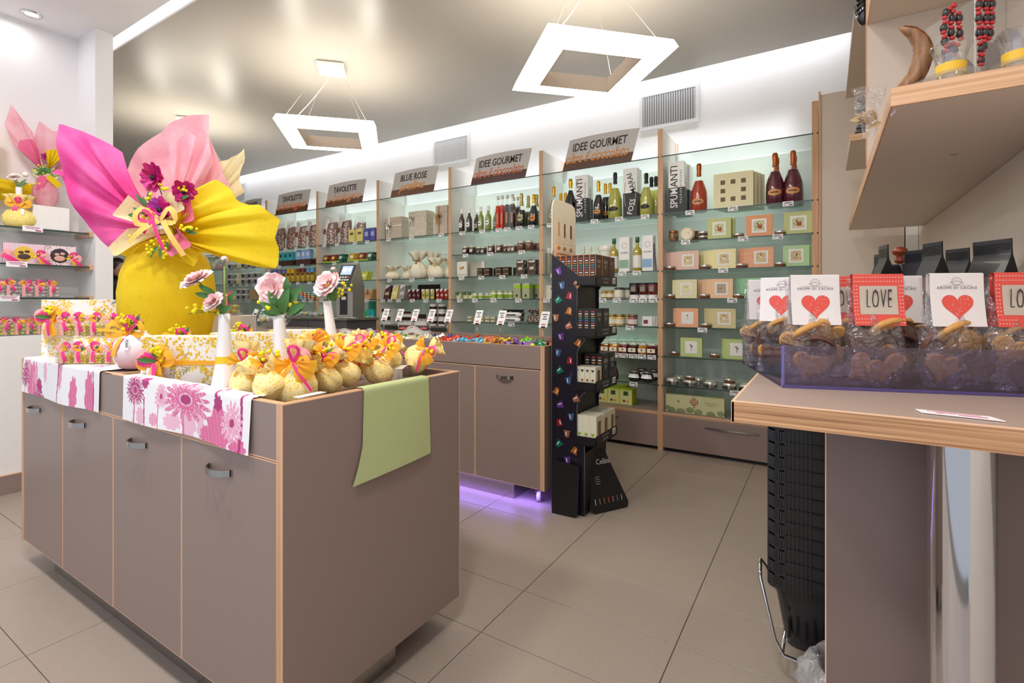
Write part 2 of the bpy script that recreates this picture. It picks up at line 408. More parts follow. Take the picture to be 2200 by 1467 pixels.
for lx in (-1.12, -3.29, -5.46):   # the tubes inside each frame also light the ceiling above it
    for q in range(4):
        a = q*PI/2+PI/4
        area('lamp_tube', (lx+.30*math.cos(a), 2.59+.30*math.sin(a), 2.53), (PI, 0, a+PI/2),   .5, .05, 1.2, (1, .96, .87))

# ------------------------------------------------------------------ air grilles on the back wall
def grille(x0, x1, z0, z1, label):
    t = thing('air_grille', label, 'vent', ((x0+x1)/2, 4.36, (z0+z1)/2), group='air grilles on the back wall')
    w2, h2 = (x1-x0)/2, (z1-z0)/2; b = .03
    g = mb(M('#dcdcdd', .4, name='painted_aluminium'))
    g.box(-w2, w2, -.018, 0, h2-b, h2); g.box(-w2, w2, -.018, 0, -h2, -h2+b); g.box(-w2, -w2+b, -.018, 0, -h2+b, h2-b); g.box(w2-b, w2, -.018, 0, -h2+b, h2-b)
    ob('frame', g, t)
    ob('duct', mb(M('#3c3c3e', .8)).box(-w2+b, w2-b, -.004, -.001, -h2+b, h2-b), t)
    n = 22; sl = mb(M('#d2d3d5', .35, .3)); sl.X = tf(rot=(0, 0, .5)); sl.box(-.0075, .0075, -.0006, .0006, -h2+b, h2-b); me = sl.mesh('slat')
    for i in range(n): ob('slat', me, t, (-w2+b+(i+.5)*(2*w2-2*b)/n, -.012, 0))
grille(-1.387, -.883, 2.662, 2.985, 'white slatted air grille at right, nearest the camera')
grille(-3.770, -3.250, 2.684, 2.992, 'white slatted air grille above the left gourmet sign')
grille(-8.02, -7.535, 2.69, 2.995, 'far left air grille, half behind the yellow tissue paper')

# ================================================================== FURNITURE
def bow_handle(w=.11):
    g = mb(STEEL)
    n = 10; pts = []
    for i in range(n+1):
        u = i/n; a = PI*u
        pts.append((-w/2+w*u, -.026*math.sin(a)**.6-.002, 0))
    # a flat strap bent into a bow
    vs = []; fs = []
    for i, p in enumerate(pts):
        for dy, dz in ((0, -.009), (-.004, -.009), (-.004, .009), (0, .009)): vs.append((p[0], p[1]+dy, dz))
    for i in range(n):
        for k in range(4): fs.append((i*4+k, (i+1)*4+k, (i+1)*4+(k+1) % 4, i*4+(k+1) % 4))
    g.add(vs, fs); g.box(-w/2-.004, -w/2+.004, -.004, 0, -.009, .009); g.box(w/2-.004, w/2+.004, -.004, 0, -.009, .009)
    return g.mesh('handle')
HANDLE = bow_handle()
def door(t, x0, x1, z0, z1, y, hx=None, hz=None, name='door'):
    w2, h2 = (x1-x0)/2, (z1-z0)/2; gp = .0018
    g = mb(TAUPE).box(-w2+gp+.003, w2-gp-.003, -.018, 0, -h2+gp+.003, h2-gp-.003)
    g.use(EDGE).box(-w2+gp, w2-gp, -.0175, -.001, -h2+gp, h2-gp)
    d = ob(name, g, t, ((x0+x1)/2, y, (z0+z1)/2))
    if hx is not None: ob('handle', HANDLE, d, (hx-(x0+x1)/2, -.018, hz-(z0+z1)/2))
    return d
# ------------------------------------------------------------------ seasonal island (drawn at its own place: x -3.06..-1.12, y 0.74..1.44)
IX0, IX1, IY0, IY1, IT = -3.051, -1.124, .742, 1.441, .913
SPLIT = -2.124
t = thing('island_counter', 'taupe island counter with four doors in the foreground, covered in spring gifts', 'counter', ((IX0+IX1)/2, (IY0+IY1)/2, 0)); ISL = t
cx, cy = (IX0+IX1)/2, (IY0+IY1)/2
def rel(g, dx, dy):
    g.v = [(a-dx, b-dy, c) for a, b, c in g.v]; return g
g = mb(STEEL); g.box(IX0+.22, IX1-.05, IY0+.05, IY1-.27, 0, .10); ob('plinth', rel(g, cx, cy), t)
g = mb(TAUPE); g.box(IX1-.022, IX1, IY0+.001, IY1, .10, IT-.0015); g.use(WOODZ).box(IX1-.0235, IX1-.0005, IY0-.002, IY0+.001, .10, IT-.0015)
g.use(EDGE); g.box(IX1-.0026, IX1+.0004, IY0-.0024, IY0, .10, IT); g.box(IX1-.0026, IX1+.0004, IY0, IY1, IT-.003, IT+.0005); g.box(IX1-.001, IX1+.0005, IY1-.002, IY1, .1, IT)
ob('end_panel', rel(g, cx, cy), t)
g = mb(TAUPE); g.box(IX0, IX0+.022, IY0+.001, IY1, .10, IT-.0015); g.use(WOODZ).box(IX0, IX0+.022, IY0-.002, IY0+.001, .10, IT-.0015); ob('end_panel', rel(g, cx, cy), t)
g = mb(TAUPE); g.box(IX0+.022, IX1-.022, IY1-.022, IY1, .10, IT-.002); ob('back_panel', rel(g, cx, cy), t)
g = mb(TAUPE_D); g.box(IX0+.022, IX1-.022, IY0+.02, IY1-.022, .10, .115); g.box(IX0+.022, IX1-.022, IY0+.022, IY1-.022, .86, .878); ob('carcass', rel(g, cx, cy), t)
g = mb(TAUPE); g.box(IX0+.022, IX1-.0235, IY0, IY0+.018, .7715, IT-.0015); g.use(EDGE).box(IX0+.022, IX1-.0235, IY0-.0004, IY0+.017, .769, .7715); g.box(IX0+.022, IX1-.0235, IY0-.0004, IY0+.002, IT-.002, IT)
ob('fascia', rel(g, cx, cy), t)
g = mb(TAUPE).box(IX0+.022, SPLIT, IY0+.018, IY1-.022, .878, IT-.0015).use(WOODX).box(IX0, SPLIT+.018, IY0-.0004, IY0+.02, IT-.0016, IT).use(WOODY).box(SPLIT, SPLIT+.018, IY0+.018, IY1-.022, .878, IT); ob('flat_top', rel(g, cx, cy), t)
g = mb(WOODX).box(SPLIT, IX1, IY0, IY0+.020, IT-.0012, IT+.0004); g.use(WOODX).box(SPLIT, IX1, IY1-.022, IY1, IT-.0016, IT+.0004)
g.use(WOODY).box(IX1-.0225, IX1-.002, IY0+.02, IY1-.022, IT-.0012, IT+.0004); g.box(IX0, IX0+.02, IY0+.02, IY1-.022, IT-.0012, IT+.0004); ob('wooden_rim', rel(g, cx, cy), t)
xsd = [IX0+.022, -2.567, -2.097, -1.621, IX1-.0235]
hxs = [-2.863, -2.387, -1.894, -1.405]
for i in range(4): door(t, xsd[i]-cx, xsd[i+1]-cx, .102, .768, IY0+.018-cy, hxs[i]-cx, .705)

# ------------------------------------------------------------------ sweets counter (second island) with the violet light under it
SX0, SX1, SY0, SY1 = -3.30, -1.330, 2.475, 3.175
t = thing('sweets_counter', 'long taupe counter behind the island, its open bin full of wrapped sweets', 'counter', ((SX0+SX1)/2, (SY0+SY1)/2, 0)); cx, cy = (SX0+SX1)/2, (SY0+SY1)/2
SWC = t
g = mb(STEEL); g.box(SX0+.2, -1.556, 2.515, 2.95, .0, .10); ob('plinth', rel(g, cx, cy), t)
g = mb(TAUPE); g.box(SX1-.022, SX1, SY0, SY1, .10, IT); g.use(WOODZ).box(SX1-.024, SX1+.0004, SY0-.002, SY0, .10, IT); ob('end_panel', rel(g, cx, cy), t)
g = mb(TAUPE); g.box(SX0, SX0+.022, SY0, SY1, .10, IT); g.use(WOODZ).box(SX0, SX0+.024, SY0-.002, SY0, .10, IT); ob('end_panel', rel(g, cx, cy), t)
g = mb(TAUPE); g.box(SX0+.022, SX1-.022, SY1-.022, SY1, .10, IT); g.box(SX0+.022, SX1-.022, SY0+.02, SY1-.022, .10, .12); g.box(SX0+.022, SX1-.022, SY0+.02, SY1-.022, .855, .868); ob('carcass', rel(g, cx, cy), t)
g = mb(TAUPE); g.box(SX0+.024, SX1-.024, SY0, SY0+.018, .782, IT-.001); ob('fascia', rel(g, cx, cy), t)
g = mb(WOODX).box(SX0, SX1, SY0, SY0+.02, IT-.001, IT+.0006); g.box(SX0, SX1, SY1-.022, SY1, IT-.001, IT+.0006); g.use(WOODY).box(SX1-.022, SX1, SY0+.02, SY1-.022, IT-.001, IT+.0006); ob('wooden_rim', rel(g, cx, cy), t)
xsd = [SX0+.024, -2.78, -2.30, -1.812, SX1-.024]
hx2 = [-3.04, -2.54, -2.06, -1.594]
for i in range(4): door(t, xsd[i]-cx, xsd[i+1]-cx, .102, .778, SY0+.018-cy, hx2[i]-cx, .722)
for wx, wy in ((SX1-.085, SY0+.09), (SX1-.085, SY1-.09), (SX0+.1, SY0+.09)):
    c = mb(M('#d9d6e4', .35, name='castor_grey')); c.X = tf((wx-cx, wy-cy, .03), (0, PI/2, .35)); c.lathe([(.012, -.011), (.030, -.011), (.030, .011), (.012, .011)], 20)
    c.X = None; w_ = ob('castor', c, t)
    h = mb(STEEL); h.X = tf((wx-cx, wy-cy, 0), (0, 0, .35)); h.box(-.016, -.013, -.022, .012, .03, .085); h.box(.013, .016, -.022, .012, .03, .085); h.box(-.022, .022, -.03, .02, .085, .10); ob('fork', h, w_)
# neighbouring counter module to the left of it
t = thing('tall_side_counter', 'taupe counter module continuing left of the sweets counter', 'counter', (-3.85, 2.83, 0))
g = mb(TAUPE).box(-1.25, .53, -.355, .30, .10, .911); g.use(EDGE).box(-1.25, .53, -.356, -.352, .907, .912); ob('body', g, t)
g = mb(TAUPE).box(-.42, .42, -.365, -.355, .13, .83).use(WOODZ).box(.44, .53, -.362, -.355, .10, .911); g.box(-.45, -.42, -.362, -.355, .1, .86); ob('door', g, t)
ob('plinth', mb(STEEL).box(-.45, .45, -.3, .25, 0, .10), t)
# dark service counter further back with the scale
t = thing('service_counter', 'dark grey service counter with a steel top behind the flowers', 'counter', (-4.086, 3.15, 0))
wdx = 0
g = mb(M('#5b595c', .45, name='dark_grey_laminate')).box(-.62, .30, .0, .36, .10, .985); ob('body', g, t)
ob('steel_top', mb(STEEL).box(-.64, .32, -.015, .38, .985, 1.01, .003), t); ob('seam', mb(BLACK).box(-.27, -.267, -.002, .0, .1, .985), t); ob('plinth', mb(BLACKM).box(-.6, .28, .04, .3, 0, .1), t)

# ------------------------------------------------------------------ wall shelving: eight bays
UP = [-8.425, -7.375, -6.323, -5.262, -4.214, -3.190, -2.150, -1.090, -0.055]
YF, YB = 3.932, 4.34
LV = [1.852, 1.630, 1.408, 1.188, .966, .740, .516]          # glass shelf tops, top shelf first
BAYN = ['far left bay', 'white tub bay', 'yellow paper bay', 'bay near scale', 'praline bay', 'liqueur bay', 'capsule stand bay', 'rightmost bay']
LVN = ['top shelf', 'second shelf', 'third shelf', 'fourth shelf', 'fifth shelf', 'sixth shelf', 'seventh shelf', 'base board']
SKIP = {4: [1, 4], 6: [1], 7: [], 1: [], 2: []}
def make_bay(b):
    x0, x1 = UP[b]+.019, UP[b+1]-.019; w_ = x1-x0; cx = (x0+x1)/2
    t = thing('shelving_bay', 'light grey glass-shelved wall unit, the '+BAYN[b]+['', ' with tubs', '', '', ' under the praline sign', ' with dark jars and bottles', ' with jam jars', ' with pastel picture boxes'][b], 'shelf', (cx, YF, 0), group='bays of the wall shelving')
    W = w_/2
    ob('back_panel', mb(BACKP).box(-W, W, YB-YF-.012, YB-YF, .30, 2.29), t)
    g = mb(SHELFW).box(W+.001, W+.037, .003, YB-YF, 0, 2.51).use(WOODZ).box(W, W+.038, 0, .003, 0, 2.512); ob('side_panel', g, t)
    if b == 0:
        g = mb(SHELFW).box(-W-.037, -W-.001, .003, YB-YF, 0, 2.51).use(WOODZ).box(-W-.038, -W, 0, .003, 0, 2.512); ob('side_panel', g, t)
    zs = [2.300]+[z for i, z in enumerate(LV) if i not in SKIP.get(b, [])]
    for z in zs:
        g = mb(GLASS).box(-W+.001, W-.001, .006, YB-YF-.014, z-.008, z).use(GEDGE).box(-W+.001, W-.001, .003, .006, z-.008, z); ob('glass_shelf', g, t)
    g = mb(BLACK)
    for z in zs:
        g.box(W+.001, W+.008, -.0015, .004, z-.012, z+.001); g.box(W+.030, W+.037, -.0015, .004, z-.012, z+.001)
    ob('shelf_clips', g, t)
    ob('base_board', mb(TAUPE).box(-W, W, .002, YB-YF-.014, .285, .305).use(WOODX).box(-W, W, 0, .002, .285, .305), t)
    g = mb(TAUPE).box(-W+.003, W-.003, 0, .018, .035, .280).use(EDGE).box(-W+.001, W-.001, .001, .017, .033, .2825); d = ob('drawer', g, t)
    hm = mb(STEEL).sheet(lambda u, v: (-.19+.38*u, -.022*math.sin(PI*u)-.001, .215+.012*v+.004*math.sin(PI*u)), 14, 1); ob('handle', hm, d)
    ob('plinth', mb(BLACK).box(-W, W, .05, .10, 0, .035), t)
    return t
for b in range(8): make_bay(b)

# signs on the top glass
def sign(b, xa, xb, big, small, c2, dark=('#6a4028', '#2a2224')):
    """slanted board standing on the top glass: grey field, brown foot band, two lines of lettering"""
    h, sk = .262, .072; cx = (xa+xb)/2; W = (xb-xa)/2
    t = thing('shelf_sign', 'slanted grey sign reading '+big+' above the '+BAYN[b], 'sign', (cx, YF+.03, 2.301), group='slanted signs over the shelving')
    L = lambda v: -W+sk*v/h
    R = lambda v: W+sk*v/h
    arch = lambda u: .012*math.sin(PI*u)
    n = 8
    def plate(v0, v1, y, m, top=False):
        g = mb(m); pl = [(L(v0)+(R(v0)-L(v0))*0, v0), (R(v0), v0)]+[(R(v1)+(L(v1)-R(v1))*k/n, v1+(arch(k/n) if top else 0)) for k in range(n+1)]
        return g.prism(pl, y, y+.004)
    ob('board', plate(.0, h, 0, M('#c9c6c4', .4, name='sign_grey'), True), t)
    gm = speckle('brown_band', dark[0], [(dark[1], .4, .3, .5)], 6) if 0 else M(dark[0], .35)
    ob('brown_band', plate(0, .078, -.002, gm), t)
    for s_, fr, sz, m_, shr, bd, zz, xx, nm in ((big, .80 if len(big) > 9 else .62, .095, M('#3a2626', .5), .22, .012, .188, .03, 'lettering'), (small, .92 if len(small) > 8 else .62, .125, M(c2, .5), .5, .002, .098, .0, 'script_lettering')):
        me = text_mesh(s_, sz, m_, shear=shr, bold=bd, space=1.0 if shr < .3 else .9).copy(); xs_ = [v.co.x for v in me.vertices]; me.transform(Matrix.Scale(2*W*fr/(max(xs_)-min(xs_)), 4, (1, 0, 0))); ob(nm, me, t, (xx, -.003, zz))
sign(6, -1.952, -1.335, 'IDEE GOURMET', 'oltre il cioccolato', '#e79a4c', ('#5e3b25', '#222'))
sign(5, -2.952, -2.333, 'IDEE GOURMET', 'oltre il cioccolato', '#d97343', ('#4c2527', '#222'))
sign(4, -4.049, -3.434, 'BLUE ROSE', 'praline', '#f0a14a')
sign(3, -5.148, -4.504, 'TAVOLETTE', 'e biologico', '#f2a877')
sign(2, -6.163, -5.501, 'TAVOLETTE', 'e biologico', '#f08a5a')
sign(1, -6.943, -6.537, 'TAVOLETTE', 'e biologico', '#f08a5a')
# small wooden fixing blocks on the wall behind two uprights
for px_ in (-1.076, -2.115):
    ob('wooden_block', mb(M('#f0c3ac')).box(-.018, .018, -.03, 0, 0, .10), None, (px_, 4.36, 2.40), label='pale wooden fixing block on the white wall, '+('right of the right gourmet sign' if px_ > -1.5 else 'behind the right gourmet sign'), cat='block')

# ------------------------------------------------------------------ tall cabinet panel and niche furniture on the right
t = thing('tall_cabinet', 'tall pale taupe cabinet panel at the right end of the wall shelving', 'cabinet', (.2, 3.932, 0))
g = mb(TAUPE_L).box(-.222, 0.220, 0, .40, 0, 2.545); ob('front_panel', g, t)
g = mb(WOODZ).box(-.2345, -.222, -.01, .41, 0, 2.565); ob('edge_strip', g, t)
ob('side_filler', mb(WHITEG).box(0.226, .288, .004, .40, 0, 2.545), t)
# right hand wall boards
t = thing('wall_shelf', 'thick pale taupe wall shelf with beech edge at upper right', 'shelf', (.31, 2.58, 1.607)); BZ = 1.649
g = mb(TAUPE_L).box(-.178, .178, -1.158, 1.17, .0, .042).use(WOODX).box(-.183, .18, -1.163, -1.158, 0, .042).use(WOODY).box(-.183, -.178, -1.158, 1.17, 0, .042); ob('board', g, t)
g = mb(M('#6c5a4e')); g.ball((.02, -.6, -.0005), .012, 10, 4, (1, .25, .05)); g.ball((.15, -.8, -.0005), .012, 10, 4, (1, .25, .05)); ob('screw_plug', g, t)
g = mb(TAUPE_L).box(-.181, .178, -.008, .008, 0, .74).use(WOODZ).box(-.185, -.181, -.008, .008, 0, .74)
t = thing('shelf_divider', 'upright taupe divider board standing on the right wall shelf', 'panel', (.31, 2.19, BZ)); ob('board', g, t)
t = thing('upper_wall_shelf', 'upper taupe shelf board over the curved seed pod', 'shelf', (.31, 1.8, 2.15)); ob('board', mb(TAUPE_L).box(-.178, .178, -.38, .38, 0, .04).use(WOODX).box(-.18, .18, -.385, -.38, 0, .04).use(EDGE).box(-.183, -.178, -.38, .38, 0, .04), t)
t = thing('far_wall_shelf', 'small beech edged shelf carrying the dark carving beside the cabinet', 'shelf', (.30, 3.40, 1.977)); ob('board', mb(TAUPE_L).box(-.190, .188, -.34, .34, 0, .033).use(WOODX).box(-.192, .19, -.345, -.34, 0, .033), t)
t = thing('high_far_shelf', 'high pale board with upright fin near the ceiling at right', 'shelf', (.30, 3.15, 2.426))
g = mb(TAUPE_L).box(-.19, .188, -1.1, .59, 0, .035); g.box(-.145, -.135, -.9, .59, -.001, .5); g.use(EDGE).box(-.148, -.1445, -.9, -.895, 0, .5); ob('board', g, t)

# foreground table at right
TZ = .965
t = thing('display_table', 'thick beech edged table top in the right foreground', 'table', (.167, 1.8, 0))
g = mb(M('#b09c90', .38, name='table_laminate', nscale=300, noise=.08)).box(-.322, .318, -.703, .9, TZ-.043, TZ)
g.use(wood('coarse_ply_edge', '#8a5c3a', '#dcae80', 'x', .75)).box(-.326, .32, -.709, -.703, TZ-.042, TZ-.0015).use(EDGE).box(-.327, .32, -.7095, -.701, TZ-.0015, TZ+.0004); g.box(-.327, -.322, -.709, .9, TZ-.043, TZ+.0003); ob('table_top', g, t)
g = mb(TAUPE_D).box(-.164, .318, -.52, -.495, 0, TZ-.043).use(EDGE).box(-.1665, -.164, -.5205, -.4945, 0, TZ-.043); ob('support_panel', g, t)
g = mb(CHROME); g.lathe([(.047, .0), (.047, TZ-.043)], 40, (0.036, 1.16-1.8, 0)); ob('leg', g, t)
g = mb(STEEL); g.lathe([(.0475, .0), (.0475, TZ-.043)], 40, (0.036, 1.16-1.8, 0)) if 0 else None

# ================================================================== KINDS OF GOODS
def P1(g, n=''): return [(n, g.mesh(n or 'body') if isinstance(g, MB) else g, None, None)]
def parts(*a):
    r = []
    for q in a:
        q = list(q)+[None]*(4-len(q)); r.append((q[0], q[1].mesh(q[0]) if isinstance(q[1], MB) else q[1], q[2], q[3]))
    return r
def stripe(name, a, b_, f):
    if name in MC: return MC[name]
    m, N, L, b = newmat(name); tc = N.new('ShaderNodeTexCoord'); w_ = N.new('ShaderNodeTexWave'); w_.inputs['Scale'].default_value = f
    L.new(tc.outputs['Object'], w_.inputs['Vector']); r = ramp(N, [(0, a), (.5, b_)], 'CONSTANT'); L.new(w_.outputs['Fac'], r.inputs[0])
    L.new(r.outputs[0], b.inputs['Base Color']); MC[name] = m
    return m
def strip(g, pts, w_, n=(0, -1, .25), taper=False):
    """flat ribbon along a path, its face turned towards n"""
    pts = [Vector(p) for p in pts]; n = Vector(n); vs = []
    for i, p in enumerate(pts):
        d = pts[min(i+1, len(pts)-1)]-pts[max(i-1, 0)]
        s = d.cross(n)
        if s.length < 1e-6: s = Vector((0, 0, 1))
        s.normalize(); k = w_/2*(1-.5*taper*i/(len(pts)-1)); vs += [tuple(p-s*k), tuple(p+s*k)]
    return g.add(vs, [(2*i, 2*i+1, 2*i+3, 2*i+2) for i in range(len(pts)-1)], True)
def loop(g, c, ang, L, w_, tilt=.3, wide=.38):
    c = Vector(c); d = Vector((math.cos(ang), 0, math.sin(ang))); s = Vector((-math.sin(ang), 0, math.cos(ang))); pts = []
    for k in range(11):
        t = k/10; pts.append(c+d*L*math.sin(PI*t)**.8+s*L*wide*math.sin(2*PI*t)+Vector((0, -tilt*L*math.sin(PI*t)+.25*w_*(t-.5), 0)))
    return strip(g, pts, w_, (0, -1, .35))
def tail(g, c, ang, L, w_, sag=.15):
    c = Vector(c); d = Vector((math.cos(ang), 0, math.sin(ang))); pts = [c+d*L*t+Vector((0, -.012-.1*L*math.sin(PI*t), -sag*L*t*t)) for t in (0, .25, .5, .75, 1)]
    return strip(g, pts, w_, (0, -1, .2))
def bow(m, size=.05, w_=.018, angs=(.5, 2.6), tails=(-1.1, -2.0), c=(0, 0, 0)):
    g = mb(m)
    for a in angs: loop(g, c, a, size, w_)
    for a in tails: tail(g, c, a, size*1.15, w_)
    g.ball((c[0], c[1]-.004, c[2]), w_*.45, 6, 4)
    return g
def leaf(g, base, ang, L, w_, out=-.3, fold=.15):
    b = Vector(base); d = Vector((math.cos(ang), out, math.sin(ang))).normalized(); s = d.cross(Vector((0, 1, 0))).normalized(); n = d.cross(s)
    def fn(u, v):
        q = math.sin(PI*min(1, v*.97+.03))**.8*w_*(1-.25*v); return b+d*L*v+s*(u-.5)*q+n*(abs(u-.5)*q*fold*2)+n*(.12*L*math.sin(PI*v))
    return g.sheet(fn, 2, 6)
def mimosa(balls, stem, base, ang, L, n=7, r=.006, out=-.2, seed=0):
    R = random.Random(seed); b = Vector(base); d = Vector((math.cos(ang), out, math.sin(ang))).normalized()
    pts = [b+d*L*t+Vector((0, 0, -.10*L*t*t)) for t in (0, .35, .7, 1)]; stem.tube(pts, r*.16, 4)
    for i in range(n):
        t = .25+.75*i/max(1, n-1); p = b+d*L*t+Vector((R.uniform(-1, 1)*r*1.6, R.uniform(-1, 1)*r*1.4, R.uniform(-1, 1)*r*1.6)); balls.ball(p, r*R.uniform(.8, 1.15), 7, 5)
SACKP = [(0, .70), (.05, .92), (.2, 1.06), (.36, 1.0), (.5, .72), (.60, .36), (.655, .24), (.70, .32), (.78, .55), (.88, .70), (.97, .82), (1.0, .80)]
def sack(m, h, r, ruff=1.0, seg=26, seed=0, flat=.8, folds=7):
    R = random.Random(seed); ph = [R.uniform(0, 6) for _ in range(4)]
    def fn(a, i):
        t = SACKP[i][0]; amp = .03 if t < .3 else (.03+(t-.3)*.45 if t < .64 else .16+.5*(t-.64))
        return (1+amp*ruff*math.sin(folds*a+ph[0]+t*2)+.4*amp*math.sin((folds*2-3)*a+ph[1]))*(1+.05*math.sin(a+ph[2]))
    g = mb(m); g.X = tf(sc=(1, flat, 1))
    g.lathe([(r*q*(1 if t < .66 else ruff), h*t) for t, q in SACKP], seg, fn=fn, cap1=False); g.X = None
    return g
def heap(m, w_, d, h, r, seed=0, n=40, base=0):
    """round sugared almonds packed in a box"""
    R = random.Random(seed); g = mb(m); nx = max(1, int(w_/(1.9*r))); ny = max(1, int(d/(1.9*r))); nz = max(1, int((h)/(1.7*r)))
    for k in range(nz):
        for i in range(nx):
            for j in range(ny):
                if j > 1 and k < nz-1: continue
                px_ = -w_/2+(i+.5)*w_/nx+R.uniform(-.3, .3)*r; py_ = -d/2+(j+.5)*d/ny+R.uniform(-.2, .2)*r
                g.ball((px_, py_, base+r*.9+k*1.65*r+R.uniform(-.1, .1)*r), r, 6, 4, (1, 1, R.uniform(.7, .95)))
    return g
def bottle(prof, body, capm, capz, label=None, lz=(.05, .10), lab_r=1.012, foil=None, oval=False, seg=20):
    """turned bottle: body below, cap or foil above capz, paper label around the belly"""
    lo = [p for p in prof if p[1] <= capz]; hi = [p for p in prof if p[1] >= capz]
    out = [('body', mb(body).lathe(lo, seg)), ('cap', mb(capm).lathe([(r*1.04, z) for r, z in hi], seg), None)]
    if label:
        R0 = max(r for r, z in prof if z < capz*.7)
        g = mb(label)
        if oval:
            zc = sum(lz)/2; hz = (lz[1]-lz[0])/2
            def rad(z):
                for (ra, za), (rb, zb) in zip(prof, prof[1:]):
                    if za <= z <= zb: return ra+(rb-ra)*(z-za)/max(1e-6, zb-za)
                return R0
            g.sheet(lambda u, v: ((lambda a, z: (math.cos(a)*(rad(z)+.0012), math.sin(a)*(rad(z)+.0012), z))(-PI/2+(u-.5)*1.5*math.sqrt(max(0, 1-(2*v-1)**2)), zc+(2*v-1)*hz)), 8, 8)
            g.use(INK).sheet(lambda u, v: ((lambda a, z: (math.cos(a)*(rad(z)+.0018), math.sin(a)*(rad(z)+.0018), z))(-PI/2+(u-.5)*.8, zc+(v-.5)*hz*.3)), 6, 1)
        else:
            g.lathe([(R0*lab_r, lz[0]), (R0*lab_r, lz[1])], seg, cap0=False, cap1=False)
        out.append(('label', g))
    return parts(*out)
def pf(h, r, neck=.014, sh=.5, base=None, flare=1.0):
    return [(r*.9, 0), (r, h*.012), (r*flare, h*.25), (r*.98, h*sh*.8), (r*.82, h*sh), (r*.5, h*(sh+.14)), (neck*1.15, h*(sh+.24)), (neck, h*(sh+.3)), (neck*.98, h*.86), (neck*1.12, h*.88), (neck*1.12, h*.97), (neck*.8, h)]
def jar(h, r, content, lid, label=None, lidh=.2, seg=18, ring=None):
    a = [('glass', mb(content).lathe([(r*.9, 0), (r, h*.05), (r, h*.70), (r*.88, h*.80)], seg)),
         ('lid', mb(lid).lathe([(r*.93, h*(1-lidh)), (r*.95, h*(1-lidh)+.001), (r*.95, h*.985), (r*.88, h)], seg))]
    if label: a.append(('label', mb(label).lathe([(r*1.012, h*.16), (r*1.012, h*.58)], seg, cap0=False, cap1=False)))
    return parts(*a)
def box(w_, d, h, m, extra=()):
    a = [('carton', mb(m).box(-w_/2, w_/2, 0, d, 0, h, .0008))]
    for nm, x0, x1, z0, z1, mm in extra: a.append((nm, mb(mm).box(x0, x1, -.0008, 0, z0, z1)))
    return parts(*a) if extra else P1(a[0][1])
def picbox(w_, h, m, pm, fr=WHITEG, figs=(), d=.022):
    g = mb(pm).box(-w_*.20, w_*.20, -.0016, -.0012, h*.26, h*.74)
    for mm, ex, ez, rx, rz in figs: g.use(mm).ball((ex*w_, -.0016, h*ez), 1, 10, 4, (rx*w_, .0006, rz*h))
    return parts(('carton', mb(m).box(-w_/2, w_/2, 0, d, 0, h, .001)), ('print_frame', mb(fr).box(-w_*.28, w_*.28, -.0012, 0, h*.18, h*.82)), ('picture', g))
def tin(r, h, lidm=None, body=None):
    body = body or M('#7a4a2c', .3, coat=.4); lidm = lidm or M('#dcdcd8', .25, .9)
    return parts(('glass', mb(body).lathe([(r*.95, 0), (r, h*.08), (r, h*.55)], 18)), ('lid', mb(lidm).lathe([(r*1.02, h*.55), (r*1.04, h*.6), (r*1.04, h*.92), (r*.96, h)], 18)))
def put(pr, name, desc, b, lv, cat, xs_, y=3.985, dz=0, sc=None, rz=0, jit=0, zz=None):
    base = zz if zz is not None else ((LV+[.305])[lv])
    wh = 'on '+LVN[lv]+', '+BAYN[b]
    for x_ in (xs_ if isinstance(xs_, (list, tuple)) else [xs_]): place(pr, name, desc, wh, cat, (x_, y, base+dz+.0012), rz+random.uniform(-jit, jit), sc)
def rows(pr, name, desc, b, lv, cat, xs_, y=3.985, n=2, dy=.07, dx=0, **k):
    NM = ['front row', 'second row', 'third row', 'fourth row', 'fifth row', 'sixth row']
    for r in range(n): put(pr, name, desc+((' in '+NM[r]) if n > 1 else ''), b, lv, cat, [q+dx*r for q in xs_], y+dy*r, **k)

# price tags clipped to the shelf fronts
g = mb(TAGM).box(-.033, .033, -.0015, 0, -.017, .017); g2 = mb(INK)
for a, b_, z_ in ((-.020, .018, .010), (-.027, .026, .003)): g2.box(a, b_, -.0022, -.0015, z_-.0018, z_+.0018)
g2.box(-.026, -.012, -.0022, -.0015, -.010, -.0075); g2.box(.006, .027, -.0022, -.0015, -.012, -.006)
PTAG = parts(('card', g), ('printed_lines', g2))
def tags(b, lv, L):
    for x_ in L: place(PTAG, 'price_tag', 'white price tag', 'on edge of '+LVN[lv]+', '+BAYN[b], 'price tag', (x_, 3.930, (LV+[.305])[lv]-.014))

